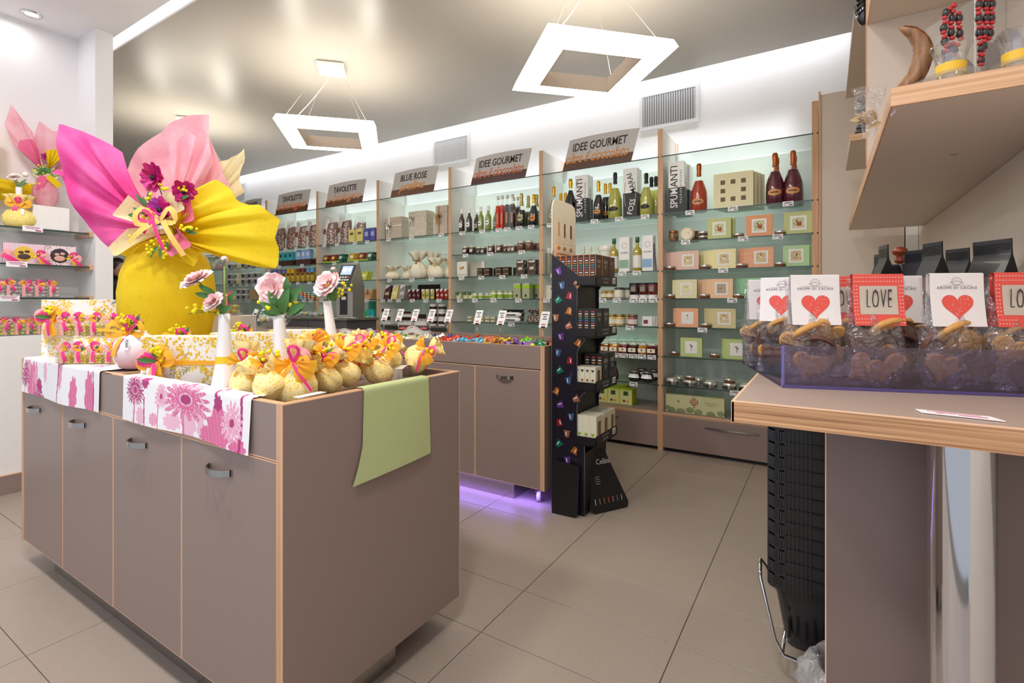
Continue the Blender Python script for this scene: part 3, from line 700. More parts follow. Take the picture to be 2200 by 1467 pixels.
# ================================================================== RIGHTMOST BAY
b = 7
tags(7, 0, [-0.866, -0.565, -0.214]); tags(7, 1, [-0.897, -0.497, -0.277]); tags(7, 2, [-0.631]); tags(7, 3, [-0.570])
tags(7, 4, [-0.776, -0.485]); tags(7, 6, [-0.551])
def wine_carton():
    w_, h = .118, .400
    g = mb(WHITEG).box(-w_/2, w_/2, 0, .118, h*.5, h).use(BLACKM).box(-w_/2, w_/2, 0, .118, 0, h*.5)
    g2 = MB()
    return g.mesh('carton')
WCM = wine_carton()
def put_wine_carton(x_, y, z_, label, words=True, fm=False, rz=0):
    t = thing('wine_carton', label, 'box', (x_, y, z_), rz); ob('carton', WCM, t)
    if words and not fm:
        W2 = M('#f4f4f4'); K2 = M('#1c1c1e')
        lettering('SPUM', t, (-.014, -.001, .197), .080, W2, (0, -PI/2, 0), sx=.80, bold=.006, align='RIGHT'); lettering('ANTI', t, (-.014, -.001, .203), .080, K2, (0, -PI/2, 0), sx=.92, bold=.006, align='LEFT')
        lettering('VALDOB', t, (.036, -.001, .192), .022, W2, (0, -PI/2, 0), space=1.6, align='RIGHT'); lettering('BIADENE', t, (.036, -.001, .206), .022, K2, (0, -PI/2, 0), space=1.6, align='LEFT')
        lettering('FOSSMARAI', t, (w_c, .06, .17), .05, M('#8d8d90'), (0, -PI/2, PI/2), name='side_lettering')
    if fm:
        W2 = M('#f4f4f4'); K2 = M('#1c1c1e')
        for s_, z0, m_ in (('FOSS', .085, W2), ('MARAI', .275, K2)):
            lettering(s_, t, (.012, -.001, z0), .062, m_, (0, -PI/2+(.22 if s_ == 'FOSS' else -.22), 0), sx=.95, bold=.004)
        for sg in (-1, 1):
            g = mb(W2)
            pts = [(.052*math.cos(q)*sg*.9+(-.018 if sg > 0 else .018)*0, -.0012, .19+.165*math.sin(q)) for q in [(-1.3+2.6*k/14)*.5 for k in range(15)]]
            lo = [p for p in pts if p[2] <= .2]; hi = [p for p in pts if p[2] >= .2]
            g.tube(lo, .0015, 4); g.use(K2).tube(hi, .0015, 4); ob('printed_arc', g, t)
w_c = .0595
put_wine_carton(-0.981, 3.985, LV[0]+.0012, 'black and white wine carton with vertical lettering at left of the rightmost bay')
put_wine_carton(-0.969, 4.12, LV[0]+.0012, 'second black and white wine carton, behind the first in the rightmost bay', False)
ROSE = M('#b8432f', .12, coat=.8, name='rose_sparkling_glass', noise=.2); DROSE = M('#5e1f33', .12, coat=.8, name='dark_rose_glass')
MAG = pf(.375, .060, .016, .50, flare=1.02)
put(bottle(MAG, ROSE, COPPER, .275, M('#d79a6a', .4), (.05, .10), oval=True), 'sparkling_wine_bottle', 'big orange-red bottle with copper foil', 7, 0, 'bottle', [-0.823], 4.045)
dr = bottle(MAG, DROSE, COPPER, .275, M('#dc9a58', .4), (.06, .11), oval=True)
rows(dr, 'sparkling_wine_bottle', 'dark rose magnum bottle', 7, 0, 'bottle', [-0.302, -0.189], 4.045, 2, .13, .0)
creamb = stripe('cream_ribbed_card', '#f2ecc4', '#e9e2b4', 24)
g = mb(creamb).box(-.135, .135, 0, .05, 0, .262, .001); h = mb(M('#a08658', .5, noise=.8, nscale=60))
for i in range(3):
    for j in range(3):
        if i == 1 and j == 1: continue
        h.box(-.083+i*.066-.0, -.083+i*.066+.032, -.001, 0, .055+j*.062, .055+j*.062+.032)
cb = parts(('carton', g), ('windows', h)); win = []
h0 = mb(M('#8a6a3c', .5, noise=.8, nscale=90)).box(-.016, .016, -.0012, 0, -.016, .016).mesh('window')
for r in range(4):
    t = thing('gift_box', ['cream ribbed gift box with eight little windows, front of its row', 'cream gift box second behind the windowed one', 'cream gift box third behind the windowed one', 'rearmost cream gift box in the windowed row'][r], 'box', (-0.572+.018*r, 3.985+.055*r, LV[0]+.0012), group='cream windowed gift boxes')
    ob('carton', cb[0][1], t)
    if r == 0:
        for i in range(3):
            for j in range(3):
                if not (i == 1 and j == 1): ob('window', h0, t, (-.070+i*.070, -.0003, .068+j*.063))
# second shelf
sm = tin(.038, .032); sm2 = tin(.038, .032, body=M('#5a4634', .3, coat=.4))
nutjar = parts(('glass', speckle('nut_mix', '#6d4a2c', [('#c79a5c', 1, .35, 0)], 90, coat=.6)), ) if 0 else jar(.085, .038, speckle('nut_mix', '#6d4a2c', [('#d2a76c', 1, .35, 0)], 90, coat=.6), COPPER, None)
put(nutjar, 'nut_jar', 'jar of nuts with copper lid', 7, 1, 'jar', [-1.005], 4.0)
t = place(parts(('disc', mb(M('#e9dcb8', .4)).lathe([(.0, 0), (.052, 0), (.052, .04), (0, .04)], 26, cap0=False, cap1=False)), ('lid_print', mb(speckle('floral_lid', '#efe7cf', [('#8a7a4a', 1, .3, .5), ('#b59a70', 1.5, .25, .5)], 60)).lathe([(.0, .041), (.040, .041)], 24, cap0=False, cap1=False))), 'round_tin', 'cream round tin propped on its edge', 'on second shelf of rightmost bay', 'tin', (-0.900, 4.02, LV[1]+.053), tilt=(PI/2, 0, 0))
put(nutjar, 'nut_jar', 'jar of nuts behind the round tin', 7, 1, 'jar', [-0.869], 4.10)
put(sm2, 'seed_tin', 'flat glass tin, lower of a stacked pair', 7, 1, 'tin', [-0.783], 4.0); put(sm2, 'seed_tin', 'flat glass tin, upper of a stacked pair', 7, 1, 'tin', [-0.783], 4.0, dz=.0325)
GREENB, ORB, PINKB, TANB, SAGEB = M('#c9d08c', .5), M('#f2b48a', .5), M('#eac4b4', .5), M('#d9cf9c', .5), M('#b7d8a4', .5)
red, brn = M('#b1512f'), M('#7d5b40')
SQ = ((red, 0, .46, .07, .10), (red, -.05, .58, .04, .05), (red, .07, .45, .05, .11))
PG = speckle('print_greenery', '#dcd9ac', [('#8faf7a', 1, .4, .4)], 70)
put(picbox(.165, .155, GREENB, PG, figs=SQ), 'picture_box', 'green picture box with red squirrel print', 7, 1, 'box', [-0.668]); put(P1(mb(GREENB).box(-.083, .083, 0, .022, 0, .150)), 'picture_box', 'plain green box behind the left squirrel box', 7, 1, 'box', [-0.646], 4.02)
put(sm, 'seed_tin', 'flat glass tin between green and orange boxes', 7, 1, 'tin', [-0.536], 4.0)
put(picbox(.17, .155, M('#f0a672', .5), PG, figs=SQ), 'picture_box', 'orange picture box with red squirrel print', 7, 1, 'box', [-0.399])
put(sm, 'seed_tin', 'flat glass tin beside the right green box', 7, 1, 'tin', [-0.264], 4.0)
put(picbox(.175, .155, GREENB, PG, figs=SQ), 'picture_box', 'large green picture box at right', 7, 1, 'box', [-0.155])
def stack(b, lv, m, desc, px_, n, dx, pm, figs, w_=.160, h=.145):
    p = picbox(w_, h, m, pm, figs=figs); q = P1(mb(m).box(-w_/2, w_/2, 0, .022, 0, h, .001))
    for r in range(n):
        put(p if r == 0 else q, 'picture_box', desc if r == 0 else 'back box '+ORD[r]+' behind '+desc, b, lv, 'box', [px_-dx*r], 3.985+.027*r)
PT = speckle('print_sand', '#dcc89c', [('#b89a68', 1, .35, .4)], 70); PW = M('#f2efe6')
FG = ((brn, 0, .62, .03, .05), (M('#e9d9c0'), 0, .50, .035, .06), (red, 0, .70, .022, .03))
FB = ((M('#f0e6d0'), 0, .48, .07, .10), (brn, 0, .62, .03, .04))
stack(7, 2, PINKB, 'pink picture box', -0.893, 3, .055, PT, FB)
stack(7, 2, stripe('yellow_stripe', '#efe29a', '#f7efc0', 28), 'yellow striped picture box', -0.633, 5, .008+.03, PT, FB)
stack(7, 2, speckle('orange_polka', '#efb08a', [('#f8e4cc', 1, .22, 0)], 70), 'orange dotted picture box', -0.387, 3, .04, PT, FG)
stack(7, 2, speckle('green_polka', '#b9dda6', [('#7fae7c', 1, .15, 0)], 60), 'mint dotted picture box', -0.169, 2, -.03, PT, ((brn, .02, .55, .03, .1), (M('#c98e5a'), -.02, .4, .12, .03)))
put(sm, 'seed_tin', 'flat glass tin', 7, 2, 'tin', [-1.030, -0.768, -0.517, -0.264], 4.0)
stack(7, 3, speckle('cream_polka', '#e6dfb0', [('#f4efd4', 1, .3, 0)], 60), 'cream picture box', -0.907, 2, .03, M('#e6e0b4'), ((brn, -.05, .6, .02, .03), (brn, .05, .6, .02, .03)))
stack(7, 3, stripe('orange_stripe', '#f2b78c', '#f8dcb4', 28), 'orange striped picture box', -0.652, 4, .035, M('#b9a790'), ((M('#c46a4a'), 0, .5, .03, .04), (M('#6f8a5a'), -.08, .5, .03, .04), (M('#e7d28a'), .06, .42, .03, .04)))
stack(7, 3, speckle('mint_polka', '#9bd0a4', [('#d6efd2', 1, .2, 0)], 60), 'deep mint picture box', -0.417, 3, .03, PT, FB)
put(sm, 'seed_tin', 'flat glass tin', 7, 3, 'tin', [-1.027, -0.773, -0.533], 4.0)
stack(7, 4, M('#f3b38c', .5), 'peach picture box with little figure', -0.897, 3, .02, PW, ((brn, 0, .62, .035, .05), (M('#f0d4bc'), 0, .48, .04, .07)))
stack(7, 4, M('#ddcf9c', .5), 'sand coloured picture box', -0.633, 3, .035, PT, FB)
put(sm, 'seed_tin', 'flat glass tin', 7, 4, 'tin', [-1.034, -0.763], 4.0)
put(P1(mb(GOLD).lathe([(.045, 0), (.048, .004), (.02, .010)], 14)), 'gold_dish', 'small gilt open dish', 7, 4, 'dish', [-0.495], 4.0)
stack(7, 5, M('#c3d488', .5), 'lime plant-print box at left', -0.869, 1, .0, PW, ((M('#3f4a3a'), -.03, .62, .05, .03), (M('#3f4a3a'), .03, .55, .05, .05), (M('#3f4a3a'), .01, .42, .015, .10)))
stack(7, 5, M('#c3d488', .5), 'lime plant-print box at right', -0.547, 3, .015, PW, ((M('#3f4a3a'), -.03, .62, .05, .03), (M('#3f4a3a'), .03, .55, .05, .05), (M('#3f4a3a'), .01, .42, .015, .10)))
put(sm, 'seed_tin', 'flat glass tin', 7, 5, 'tin', [-1.005, -0.706], 4.03)
rt = parts(('tin_body', mb(STEEL).lathe([(.049, 0), (.050, .004), (.050, .026)], 26)), ('lid', mb(M('#d9d7cc', .3, .8)).lathe([(.052, .026), (.052, .044), (.049, .047), (.0, .047)], 26, cap1=False)), ('lid_print', mb(speckle('ivory_print', '#ece4cc', [('#a89a6c', 1, .3, .55)], 50)).lathe([(0, .0476), (.036, .0476)], 20, cap0=False, cap1=False)))
put(rt, 'round_tin', 'round silver tin in front row', 7, 6, 'tin', [-1.013, -0.880, -0.731, -0.598, -0.485], 3.995)
put(rt, 'round_tin', 'round silver tin in back row', 7, 6, 'tin', [-0.997, -0.847], 4.14)
put(sm, 'seed_tin', 'flat glass tin atop a round tin', 7, 6, 'tin', [-0.880, -0.598], 3.995, dz=.048)
t = thing('long_gift_box', 'long pale green box with a hot air balloon print on the base board', 'box', (-0.845, 3.975, .3062))
ob('carton', mb(M('#d2d2a0', .5)).box(-.215, .215, 0, .05, 0, .135, .001), t)
g = mb(M('#a55f45')).ball((0, -.0008, .092), 1, 16, 8, (.030, .0006, .030)); g.use(M('#ecd9b8'))
for q in (-.018, -.006, .006, .018): g.ball((q, -.0012, .093), 1, 8, 6, (.003, .0006, .026))
g.use(brn).box(-.006, .006, -.0015, 0, .045, .054); ob('balloon_print', g, t)
g = mb(M('#8d9a6e'))
for q, zz, r in ((-.20, .04, .022), (-.17, .02, .03), (-.03, .035, .028), (.03, .02, .03), (.12, .012, .03), (.19, .03, .025), (-.10, .008, .035)): g.ball((q, -.0006, zz*.8), 1, 10, 6, (r, .0006, r*.8))
ob('tree_print', g, t, kind='stuff')
lettering('R', t, (-.115, -.001, .085), .035, M('#6b6a58')); lettering('GIOCATE AL', t, (.12, -.001, .092), .016, M('#a7a387')); lettering('GIOCO!', t, (.12, -.001, .075), .016, M('#a7a387'))

# ================================================================== BAY BEHIND THE CAPSULE STAND
tags(6, 0, [-2.056, -1.639, -1.424, -1.209]); tags(6, 2, [-2.019, -1.396, -1.276]); tags(6, 3, [-2.093, -1.568, -1.443, -1.303, -1.227, -1.146])
tags(6, 4, [-1.471, -1.334]); tags(6, 5, [-1.443, -1.380, -1.307, -1.235, -1.157]); tags(6, 6, [-1.303])
BB = M('#16181f', .1, coat=1, name='black_bottle_glass'); GF = M('#e0a92a', .3, .9, name='gold_neck_foil'); YG = M('#b9bb5a', .08, coat=1, name='yellow_wine_glass', noise=.25)
ORL = M('#d98f3c', .4)
put(bottle(pf(.34, .042, .013), M('#8e9470', .1, coat=1), GF, .245, M('#d8d2a0'), (.05, .10), oval=True), 'wine_bottle', 'pale bottle with gold neck', 6, 0, 'bottle', [-2.055], 4.0)
put(bottle(pf(.30, .038, .012), M('#8e9470', .1, coat=1), GF, .215), 'wine_bottle', 'pale gold-necked bottle further back', 6, 0, 'bottle', [-2.045, -1.998], 4.12)
put(bottle(pf(.40, .062, .016), BB, GF, .30, ORL, (.05, .10), oval=True), 'sparkling_wine_bottle', 'big black bottle with gold neck left of carton', 6, 0, 'bottle', [-1.914], 4.05)
put_wine_carton(-1.780, 3.98, LV[0]+.0012, 'black and white wine carton with vertical lettering beside the capsule stand card')
put(bottle(pf(.335, .044, .013), BB, GF, .245, ORL, (.05, .09), oval=True), 'sparkling_wine_bottle', 'black bottle with gold neck, front', 6, 0, 'bottle', [-1.630], 4.0)
put(bottle(pf(.335, .044, .013), BB, GF, .245, ORL, (.05, .09), oval=True), 'sparkling_wine_bottle', 'black bottle with gold neck, second row', 6, 0, 'bottle', [-1.615, -1.573], 4.12)
yb = bottle(pf(.40, .060, .015, .52), YG, BLACK, .29, BLACK, (.065, .105), oval=True)
put(yb, 'sparkling_wine_bottle', 'big clear yellow bottle with black neck', 6, 0, 'bottle', [-1.501], 4.05)
put_wine_carton(-1.350, 3.985, LV[0]+.0012, 'black and white wine carton with curved diagonal lettering under the right gourmet sign', fm=True)
put(bottle(pf(.345, .050, .014, .52), YG, BLACK, .25, BLACK, (.05, .09), oval=True), 'sparkling_wine_bottle', 'yellow-green bottle with black neck', 6, 0, 'bottle', [-1.219], 3.995)
put(bottle(pf(.345, .050, .014, .52), YG, BLACK, .25), 'sparkling_wine_bottle', 'yellow-green bottle further back', 6, 0, 'bottle', [-1.220, -1.182], 4.14)
OIL = M('#b5a13a', .08, coat=1, name='golden_liqueur', noise=.2); GC = M('#3f6a4c', .3)
lq = bottle([(.033, 0), (.036, .005), (.036, .165), (.030, .185), (.013, .20), (.012, .235), (.016, .236), (.016, .275), (.012, .28)], OIL, GC, .235, M('#eeeee4'), (.03, .13), oval=False)
put(lq, 'liqueur_bottle', 'golden liqueur bottle with green stopper', 6, 2, 'bottle', [-1.490, -1.292], 3.995)
for px_, y_, c_, d_ in ((-1.397, 3.98, '#8fb79b', 'white liqueur carton with green band'), (-1.204, 3.98, '#8db4dc', 'white liqueur carton with blue band')):
    t = thing('liqueur_carton', d_+' on third shelf behind capsule stand', 'box', (px_, y_, LV[2]+.0012)); ob('carton', mb(WHITEG).box(-.042, .042, 0, .085, 0, .285, .001), t)
    ob('colour_band', mb(M(c_)).box(-.042, .036, -.0008, 0, .03, .098), t); lettering('AUGIER', t, (0, -.001, .155), .018, INK)
    ob('printed_emblem', mb(M('#77777c')).tube([(.022*math.cos(k*.55), -.001, .215+.022*math.sin(k*.55)) for k in range(12)], .0011, 4), t)
put(P1(mb(M('#8e8a92')).sheet(lambda u, v: (.035*math.cos(u*2.2)*(.5+v*.0)+.02*(1-v), -.03+.05*u, .22*v), 6, 4)), 'grey_cloth', 'grey cloth hanging beside the blue banded carton', 6, 2, 'cloth', [-1.163], 4.0)
pb = bottle(pf(.23, .035, .014), M('#c6c4a8', .2, coat=.6), M('#dfe6c8'), .17); put(pb, 'small_bottle', 'small pale bottle behind capsule boxes', 6, 2, 'bottle', [-1.771, -1.706, -1.647], 4.0)
put(jar(.225, .06, M('#d9d9d2', .3), WHITEG), 'canister', 'wide white lidded canister', 6, 2, 'canister', [-1.575], 4.03)
put(jar(.235, .03, M('#8c8f7a', .3), M('#d8d8d0')), 'small_bottle', 'pale jar at the left edge', 6, 2, 'jar', [-2.102], 4.0)
hj = jar(.072, .030, M('#a3762c', .2, coat=.6), M('#a99a5e'), M('#e9e2c8')); put(hj, 'honey_jar', 'small honey jar', 6, 3, 'jar', [-1.572, -1.522], 3.99)
rows(jar(.092, .040, M('#dcd3be', .3, coat=.3), M('#3f3f3f', .3), M('#f0ebdc')), 'cream_jar', 'squat white jar with dark lid', 6, 3, 'jar', [-1.445], 3.99, 3, .085, .045)
DJ = M('#2c1c22', .1, coat=1); DR = M('#5c241c', .12, coat=1)
for px_, m_, d_ in ((-1.311, DJ, 'near black tapered jar'), (-1.235, DR, 'dark brown tapered jar'), (-1.163, M('#732a1c', .12, coat=1), 'dark red tapered jar')):
    put(parts(('glass', mb(m_).lathe([(.036, .03), (.042, .035), (.046, .10), (.044, .112)], 18)), ('lid', mb(BLACK).lathe([(.046, .112), (.046, .125)], 18)), ('foot', mb(WHITEG).lathe([(.036, 0), (.036, .03)], 18)), ('label', mb(M('#8d8a80')).sheet(lambda u, v: (.0455*math.sin((u-.5)*.9), -.0460*math.cos((u-.5)*.9), .055+.04*v), 4, 1))), 'tapered_jar', d_, 6, 3, 'jar', [px_], 3.985)
rows(jar(.092, .037, M('#d8b56c', .2, coat=.6), M('#9a8a50', .3, .6), M('#f1ead6')), 'preserve_jar', 'pale yellow preserve jar', 6, 4, 'jar', [-1.502, -1.437], 3.99, 2, .09, .03)
put(jar(.092, .039, M('#9a4a52', .2, coat=.6), M('#7c6a4a', .3, .6), M('#eadfe0')), 'preserve_jar', 'pink preserve jar with grey label', 6, 4, 'jar', [-1.327], 3.99)
rows(box(.082, .018, .078, WHITEG, (('print', -.03, .005, .02, .05, M('#7c2f3c')),)), 'small_booklet_box', 'little white box with berry print', 6, 4, 'box', [-1.208], 3.985, 3, .025, .012)
JC = [M('#6e1f1c', .12, coat=1), M('#8c5a1c', .12, coat=1), M('#d18f1f', .12, coat=1), M('#7c1d22', .12, coat=1), M('#4a2520', .12, coat=1), M('#c8862a', .12, coat=1), M('#6d2230', .12, coat=1)]
GINGL = speckle('gingham_lid', '#e6ece0', [('#5f8a68', 1, .42, 0)], 110)
for k, px_ in enumerate([-1.643, -1.559, -1.482, -1.401, -1.323, -1.242, -1.167]):
    p = parts(('glass', mb(JC[k]).lathe([(.036, 0), (.040, .005), (.040, .062), (.034, .072)], 8, smooth=False)), ('lid', mb(GINGL).lathe([(.036, .072), (.037, .086), (.033, .088)], 16)), ('label', mb(CREAM).box(-.031, .031, -.0405, -.038, .016, .048).use(brn).ball((0, -.0405, .033), 1, 8, 4, (.008, .0008, .009))))
    q = parts(('glass', p[0][1]), ('lid', p[1][1]))
    for r in range(5):
        put(p if r == 0 else q, 'jam_jar', ['dark red', 'brown', 'amber', 'ruby', 'dark plum', 'golden', 'wine red'][k]+' jam jar in '+['front', 'second', 'third', 'fourth', 'rear'][r]+' row', 6, 5, 'jar', [px_+.008*r], 3.985+.078*r)
bj = parts(('glass', mb(BB).lathe([(.035, 0), (.052, .012), (.055, .035), (.045, .062), (.036, .072)], 18)), ('lid', mb(M('#77716a', .3, .6)).lathe([(.040, .072), (.042, .086), (.036, .09)], 18)), ('label', mb(WHITEG).sheet(lambda u, v: ((.056-.012*v)*math.sin((u-.5)*1.9), -(.056-.012*v)*math.cos((u-.5)*1.9), .034+.030*v), 8, 2)))
put(bj, 'black_jar', 'pot-bellied black jar in front row', 6, 6, 'jar', [-1.311, -1.208], 3.99); put(bj, 'black_jar', 'pot-bellied black jar in back row', 6, 6, 'jar', [-1.292, -1.191], 4.12)
put(bottle(pf(.15, .03, .012), DROSE, BLACK, .12), 'small_bottle', 'small dark bottle beside the stand', 6, 6, 'bottle', [-1.485], 4.0)
ib = parts(('carton', mb(M('#e4e7a0', .4)).box(-.055, .055, 0, .11, 0, .125, .001)), ('lime_edges', mb(M('#cfe02a')).box(-.056, -.050, -.001, .11, 0, .126).box(.050, .056, -.001, .11, 0, .126).box(-.05, .05, -.001, .11, .118, .126)), ('fruit_print', mb(M('#7d4a7c')).ball((-.015, -.001, .03), 1, 8, 4, (.012, .001, .012)).use(M('#e8c23a')).ball((.015, -.001, .03), 1, 8, 4, (.014, .001, .014)).use(M('#3c5a38')).box(-.02, .02, -.0012, 0, .075, .11)))
put(ib, 'infusion_box', 'white and lime tea box', 6, 7, 'box', [-1.616, -1.516, -1.406], 4.04)
put(ib, 'infusion_box', 'lime tea box in back row', 6, 7, 'box', [-1.620, -1.518], 4.19)
put(box(.06, .04, .12, CREAM), 'small_carton', 'small cream carton at the left edge', 6, 3, 'box', [-2.107], 4.0)
put(jar(.10, .03, M('#d9d9d2', .3), BLACK), 'small_jar', 'small jar at the left edge', 6, 3, 'jar', [-2.055], 4.0)

# ================================================================== LIQUEUR BAY
tags(5, 0, [-3.033, -2.791, -2.603, -2.510, -2.378, -2.250]); tags(5, 1, [-2.992, -2.699, -2.348]); tags(5, 2, [-3.041, -2.802, -2.561, -2.324]); tags(5, 3, [-3.061, -2.879, -2.661, -2.383]); tags(5, 4, [-2.459])
LQ = [(.026, 0), (.029, .005), (.029, .125), (.024, .145), (.013, .165), (.012, .185), (.015, .187), (.015, .235), (.012, .237)]
for lst, lst2, m_, d_ in (([-3.079, -2.986], [-2.978], M('#3b2722', .15, coat=.8), 'brown chocolate liqueur bottle, white cap'), ([-2.845, -2.756], [-2.841, -2.746], M('#8d9a4c', .2, coat=.6), 'green pistachio liqueur bottle, white cap')):
    p = bottle(LQ, m_, WHITEG, .186, WHITEG, (.045, .095), oval=True)
    put(p, 'liqueur_bottle', d_, 5, 0, 'bottle', lst, 3.985); put(p, 'liqueur_bottle', d_+' behind', 5, 0, 'bottle', lst2, 4.10)
def slim(m_, w_=.034):
    g = mb(m_).box(-w_/2, w_/2, -w_/2, w_/2, 0, .225, .004); return parts(('glass', g), ('neck', mb(ACRYL).lathe([(.012, .225), (.010, .24), (.010, .285)], 12)), ('stopper', mb(M('#d8d2c8')).lathe([(.014, .285), (.014, .315)], 12)), ('label', mb(M('#c98a6a')).box(-w_*.25, w_*.25, -w_/2-.001, -w_/2, .05, .15)))
put(slim(M('#c8330f', .1, coat=1)), 'slim_bottle', 'slim square red liqueur bottle', 5, 0, 'bottle', [-2.643, -2.595], 3.985); put(slim(M('#32202c', .1, coat=1)), 'slim_bottle', 'slim square dark liqueur bottle', 5, 0, 'bottle', [-2.538, -2.481], 3.985)
put(slim(M('#2d1a22', .1, coat=1)), 'slim_bottle', 'slim square dark liqueur bottle behind', 5, 0, 'bottle', [-2.544, -2.497], 4.11)
CG = M('#b8a668', .3, .8, name='pale_gold_foil')
put(bottle(pf(.315, .041, .014), M('#22261c', .1, coat=1), CG, .20, M('#b9b98c'), (.05, .12), oval=True), 'spumante_bottle', 'dark bottle with pale gold foil', 5, 0, 'bottle', [-2.389], 3.995); put(bottle(pf(.315, .041, .014), M('#4c5230', .1, coat=1), CG, .20), 'spumante_bottle', 'green bottle with pale gold foil behind', 5, 0, 'bottle', [-2.383, -2.292], 4.11)
put(bottle(pf(.29, .042, .014), BB, GF, .20, ORL, (.04, .10), oval=True), 'spumante_bottle', 'black bottle with bright gold foil', 5, 0, 'bottle', [-2.255], 3.99)
CM_ = [M('#3a201a', .2, coat=.7), M('#5a3222', .2, coat=.7), M('#6a4230', .2, coat=.7)]
for lst, ls2, m_, d_ in (([-3.032, -2.952], [-2.952, -2.895], CM_[0], 'dark cocoa spread jar'), ([-2.724, -2.627], [-2.634, -2.581, -2.539], CM_[1], 'hazelnut spread jar'), ([-2.389, -2.304], [-2.302, -2.272], CM_[2], 'large hazelnut spread jar')):
    p = jar(.082 if 'large' not in d_ else .092, .036 if 'large' not in d_ else .039, m_, M('#cfcdb8', .3, .4), None, .22); p += parts(('label', mb(M('#e9ded2')).sheet(lambda u, v: (.037*math.sin((u-.35)*.8), -.0375*math.cos((u-.35)*.8), .02+.025*v), 4, 1)))
    put(p, 'spread_jar', d_, 5, 1, 'jar', lst, 3.99); put(p, 'spread_jar', d_+' further back', 5, 1, 'jar', ls2, 4.10)
p = parts(('tin_body', mb(M('#e9e5da', .3)).box(-.062, .062, 0, .022, 0, .155, .008)), ('green_stripe', mb(M('#9cb04a')).box(-.058, .058, -.0008, 0, .022, .028)), ('pastry_print', mb(M('#c79a62')).ball((-.008, -.001, .088), 1, 8, 5, (.022, .001, .014)).use(brn).ball((.015, -.001, .095), 1, 6, 4, (.012, .001, .010))))
put(p, 'biscuit_tin', 'white tin with pastry print', 5, 2, 'tin', [-3.079], 3.985); put(p[:1], 'biscuit_tin', 'plain white tin behind', 5, 2, 'tin', [-3.029, -2.989, -2.949, -2.909], 4.05)
CB = speckle('cocoa_label', '#3e2c20', [('#b49a70', 1, .25, .45)], 60)
for i, px_ in enumerate([-2.861, -2.778, -2.643, -2.558]):
    for k in range(2): put(box(.062, .06, .041, CB, (('gold_band', -.031, .031, .016, .022, M('#b59a68')),)), 'cocoa_box', ['lower', 'upper'][k]+' little brown cocoa box', 5, 2, 'box', [px_], 3.985, dz=.0415*k)
put(box(.062, .18, .08, M('#33241c')), 'cocoa_box', 'dark row of boxes behind', 5, 2, 'box', [-2.718, -2.491], 4.06)
put(box(.085, .06, .14, speckle('sepia_print', '#4a3c30', [('#b7a78c', 1, .4, .45), ('#e3d8c0', .6, .3, .55)], 40), (('title_band', -.03, .03, .115, .13, M('#e9e2d4')), ('cup_print', -.022, .022, .05, .075, M('#d9cdb8')))), 'cocoa_carton', 'sepia printed cocoa carton', 5, 2, 'box', [-2.399, -2.275], 3.985)
put(box(.05, .2, .13, M('#3a2e26')), 'cocoa_carton', 'brown carton at far right', 5, 2, 'box', [-2.217], 4.0)
pj_ = jar(.075, .031, speckle('pale_sweets', '#e9e6bc', [('#8aa35c', 1, .35, 0)], 80, coat=.5), M('#8b9a78')); bowm = mb(M('#3d5c3a'))
for q in (.3, 2.8, -.6, -2.5): loop(bowm, (0, -.032, .058), q, .02, .01)
put(pj_+parts(('ribbon', bowm)), 'sweets_jar', 'jar of pale sweets with green ribbon', 5, 3, 'jar', [-3.114, -3.026, -2.963], 3.99)
put(jar(.058, .027, M('#e8ecd0', .3, coat=.4), M('#d6d9cc', .3, .5), M('#9db83e')), 'pistachio_jar', 'small lime banded jar', 5, 3, 'jar', [-2.918, -2.845], 3.99); put(jar(.058, .027, M('#e8ecd0', .3, coat=.4), M('#d6d9cc', .3, .5), M('#9db83e')), 'pistachio_jar', 'small lime banded jar behind', 5, 3, 'jar', [-2.849, -2.799], 4.10)
put(jar(.078, .031, M('#f0f2e4', .3, coat=.4), M('#b8c080', .3, .3), M('#9cc22e')), 'pistachio_jar', 'tall lime banded jar', 5, 3, 'jar', [-2.697, -2.622], 3.99); put(jar(.078, .031, M('#f0f2e4', .3, coat=.4), M('#b8c080', .3, .3), M('#9cc22e')), 'pistachio_jar', 'tall lime banded jar behind', 5, 3, 'jar', [-2.624, -2.570], 4.10)
cp = parts(('box_body', mb(M('#aab08c', .25, coat=.4)).box(-.038, .038, 0, .07, 0, .13, .003)), ('lime_band', mb(M('#a6cc2a')).box(-.0385, .0385, -.001, .07, .098, .128)), ('lid', mb(M('#c9ccb8', .3, .4)).box(-.036, .036, .002, .068, .13, .145)), ('stamp', mb(INK).box(-.010, .010, -.0012, 0, .02, .042)))
put(cp, 'pistachio_canister', 'clear green canister with lime band', 5, 3, 'canister', [-2.435, -2.339], 3.985); put(cp, 'pistachio_canister', 'clear green canister behind', 5, 3, 'canister', [-2.338, -2.292], 4.10)
put(box(.048, .05, .05, M('#d9d2b4', .4), (('band', -.024, .024, .02, .03, M('#6c7d4c')),)), 'soap_like_bar', 'small cream bar box', 5, 4, 'box', [-2.986, -2.845, -2.773, -2.707], 3.985)
sl = mb(WHITEG).X; sg = mb(WHITEG); sg.X = tf(rot=(0, PI/2, 0)); sg.lathe([(.006, -.10), (.02, -.088), (.024, -.06), (.025, 0), (.024, .06), (.02, .088), (.006, .10)], 14, cap0=False, cap1=False); sg.X = None
for q in (-.09, .05): sg.use(brn)
sal = parts(('wrapped_roll', sg), ('printed_label', mb(INK).box(-.05, .05, -.0262, -.0248, -.005, .006)), ('twisted_end', mb(M('#3c302c')).ball((.115, 0, .012), .018, 6, 4, (1, 1, 1.3)).ball((-.115, 0, .012), .016, 6, 4)))
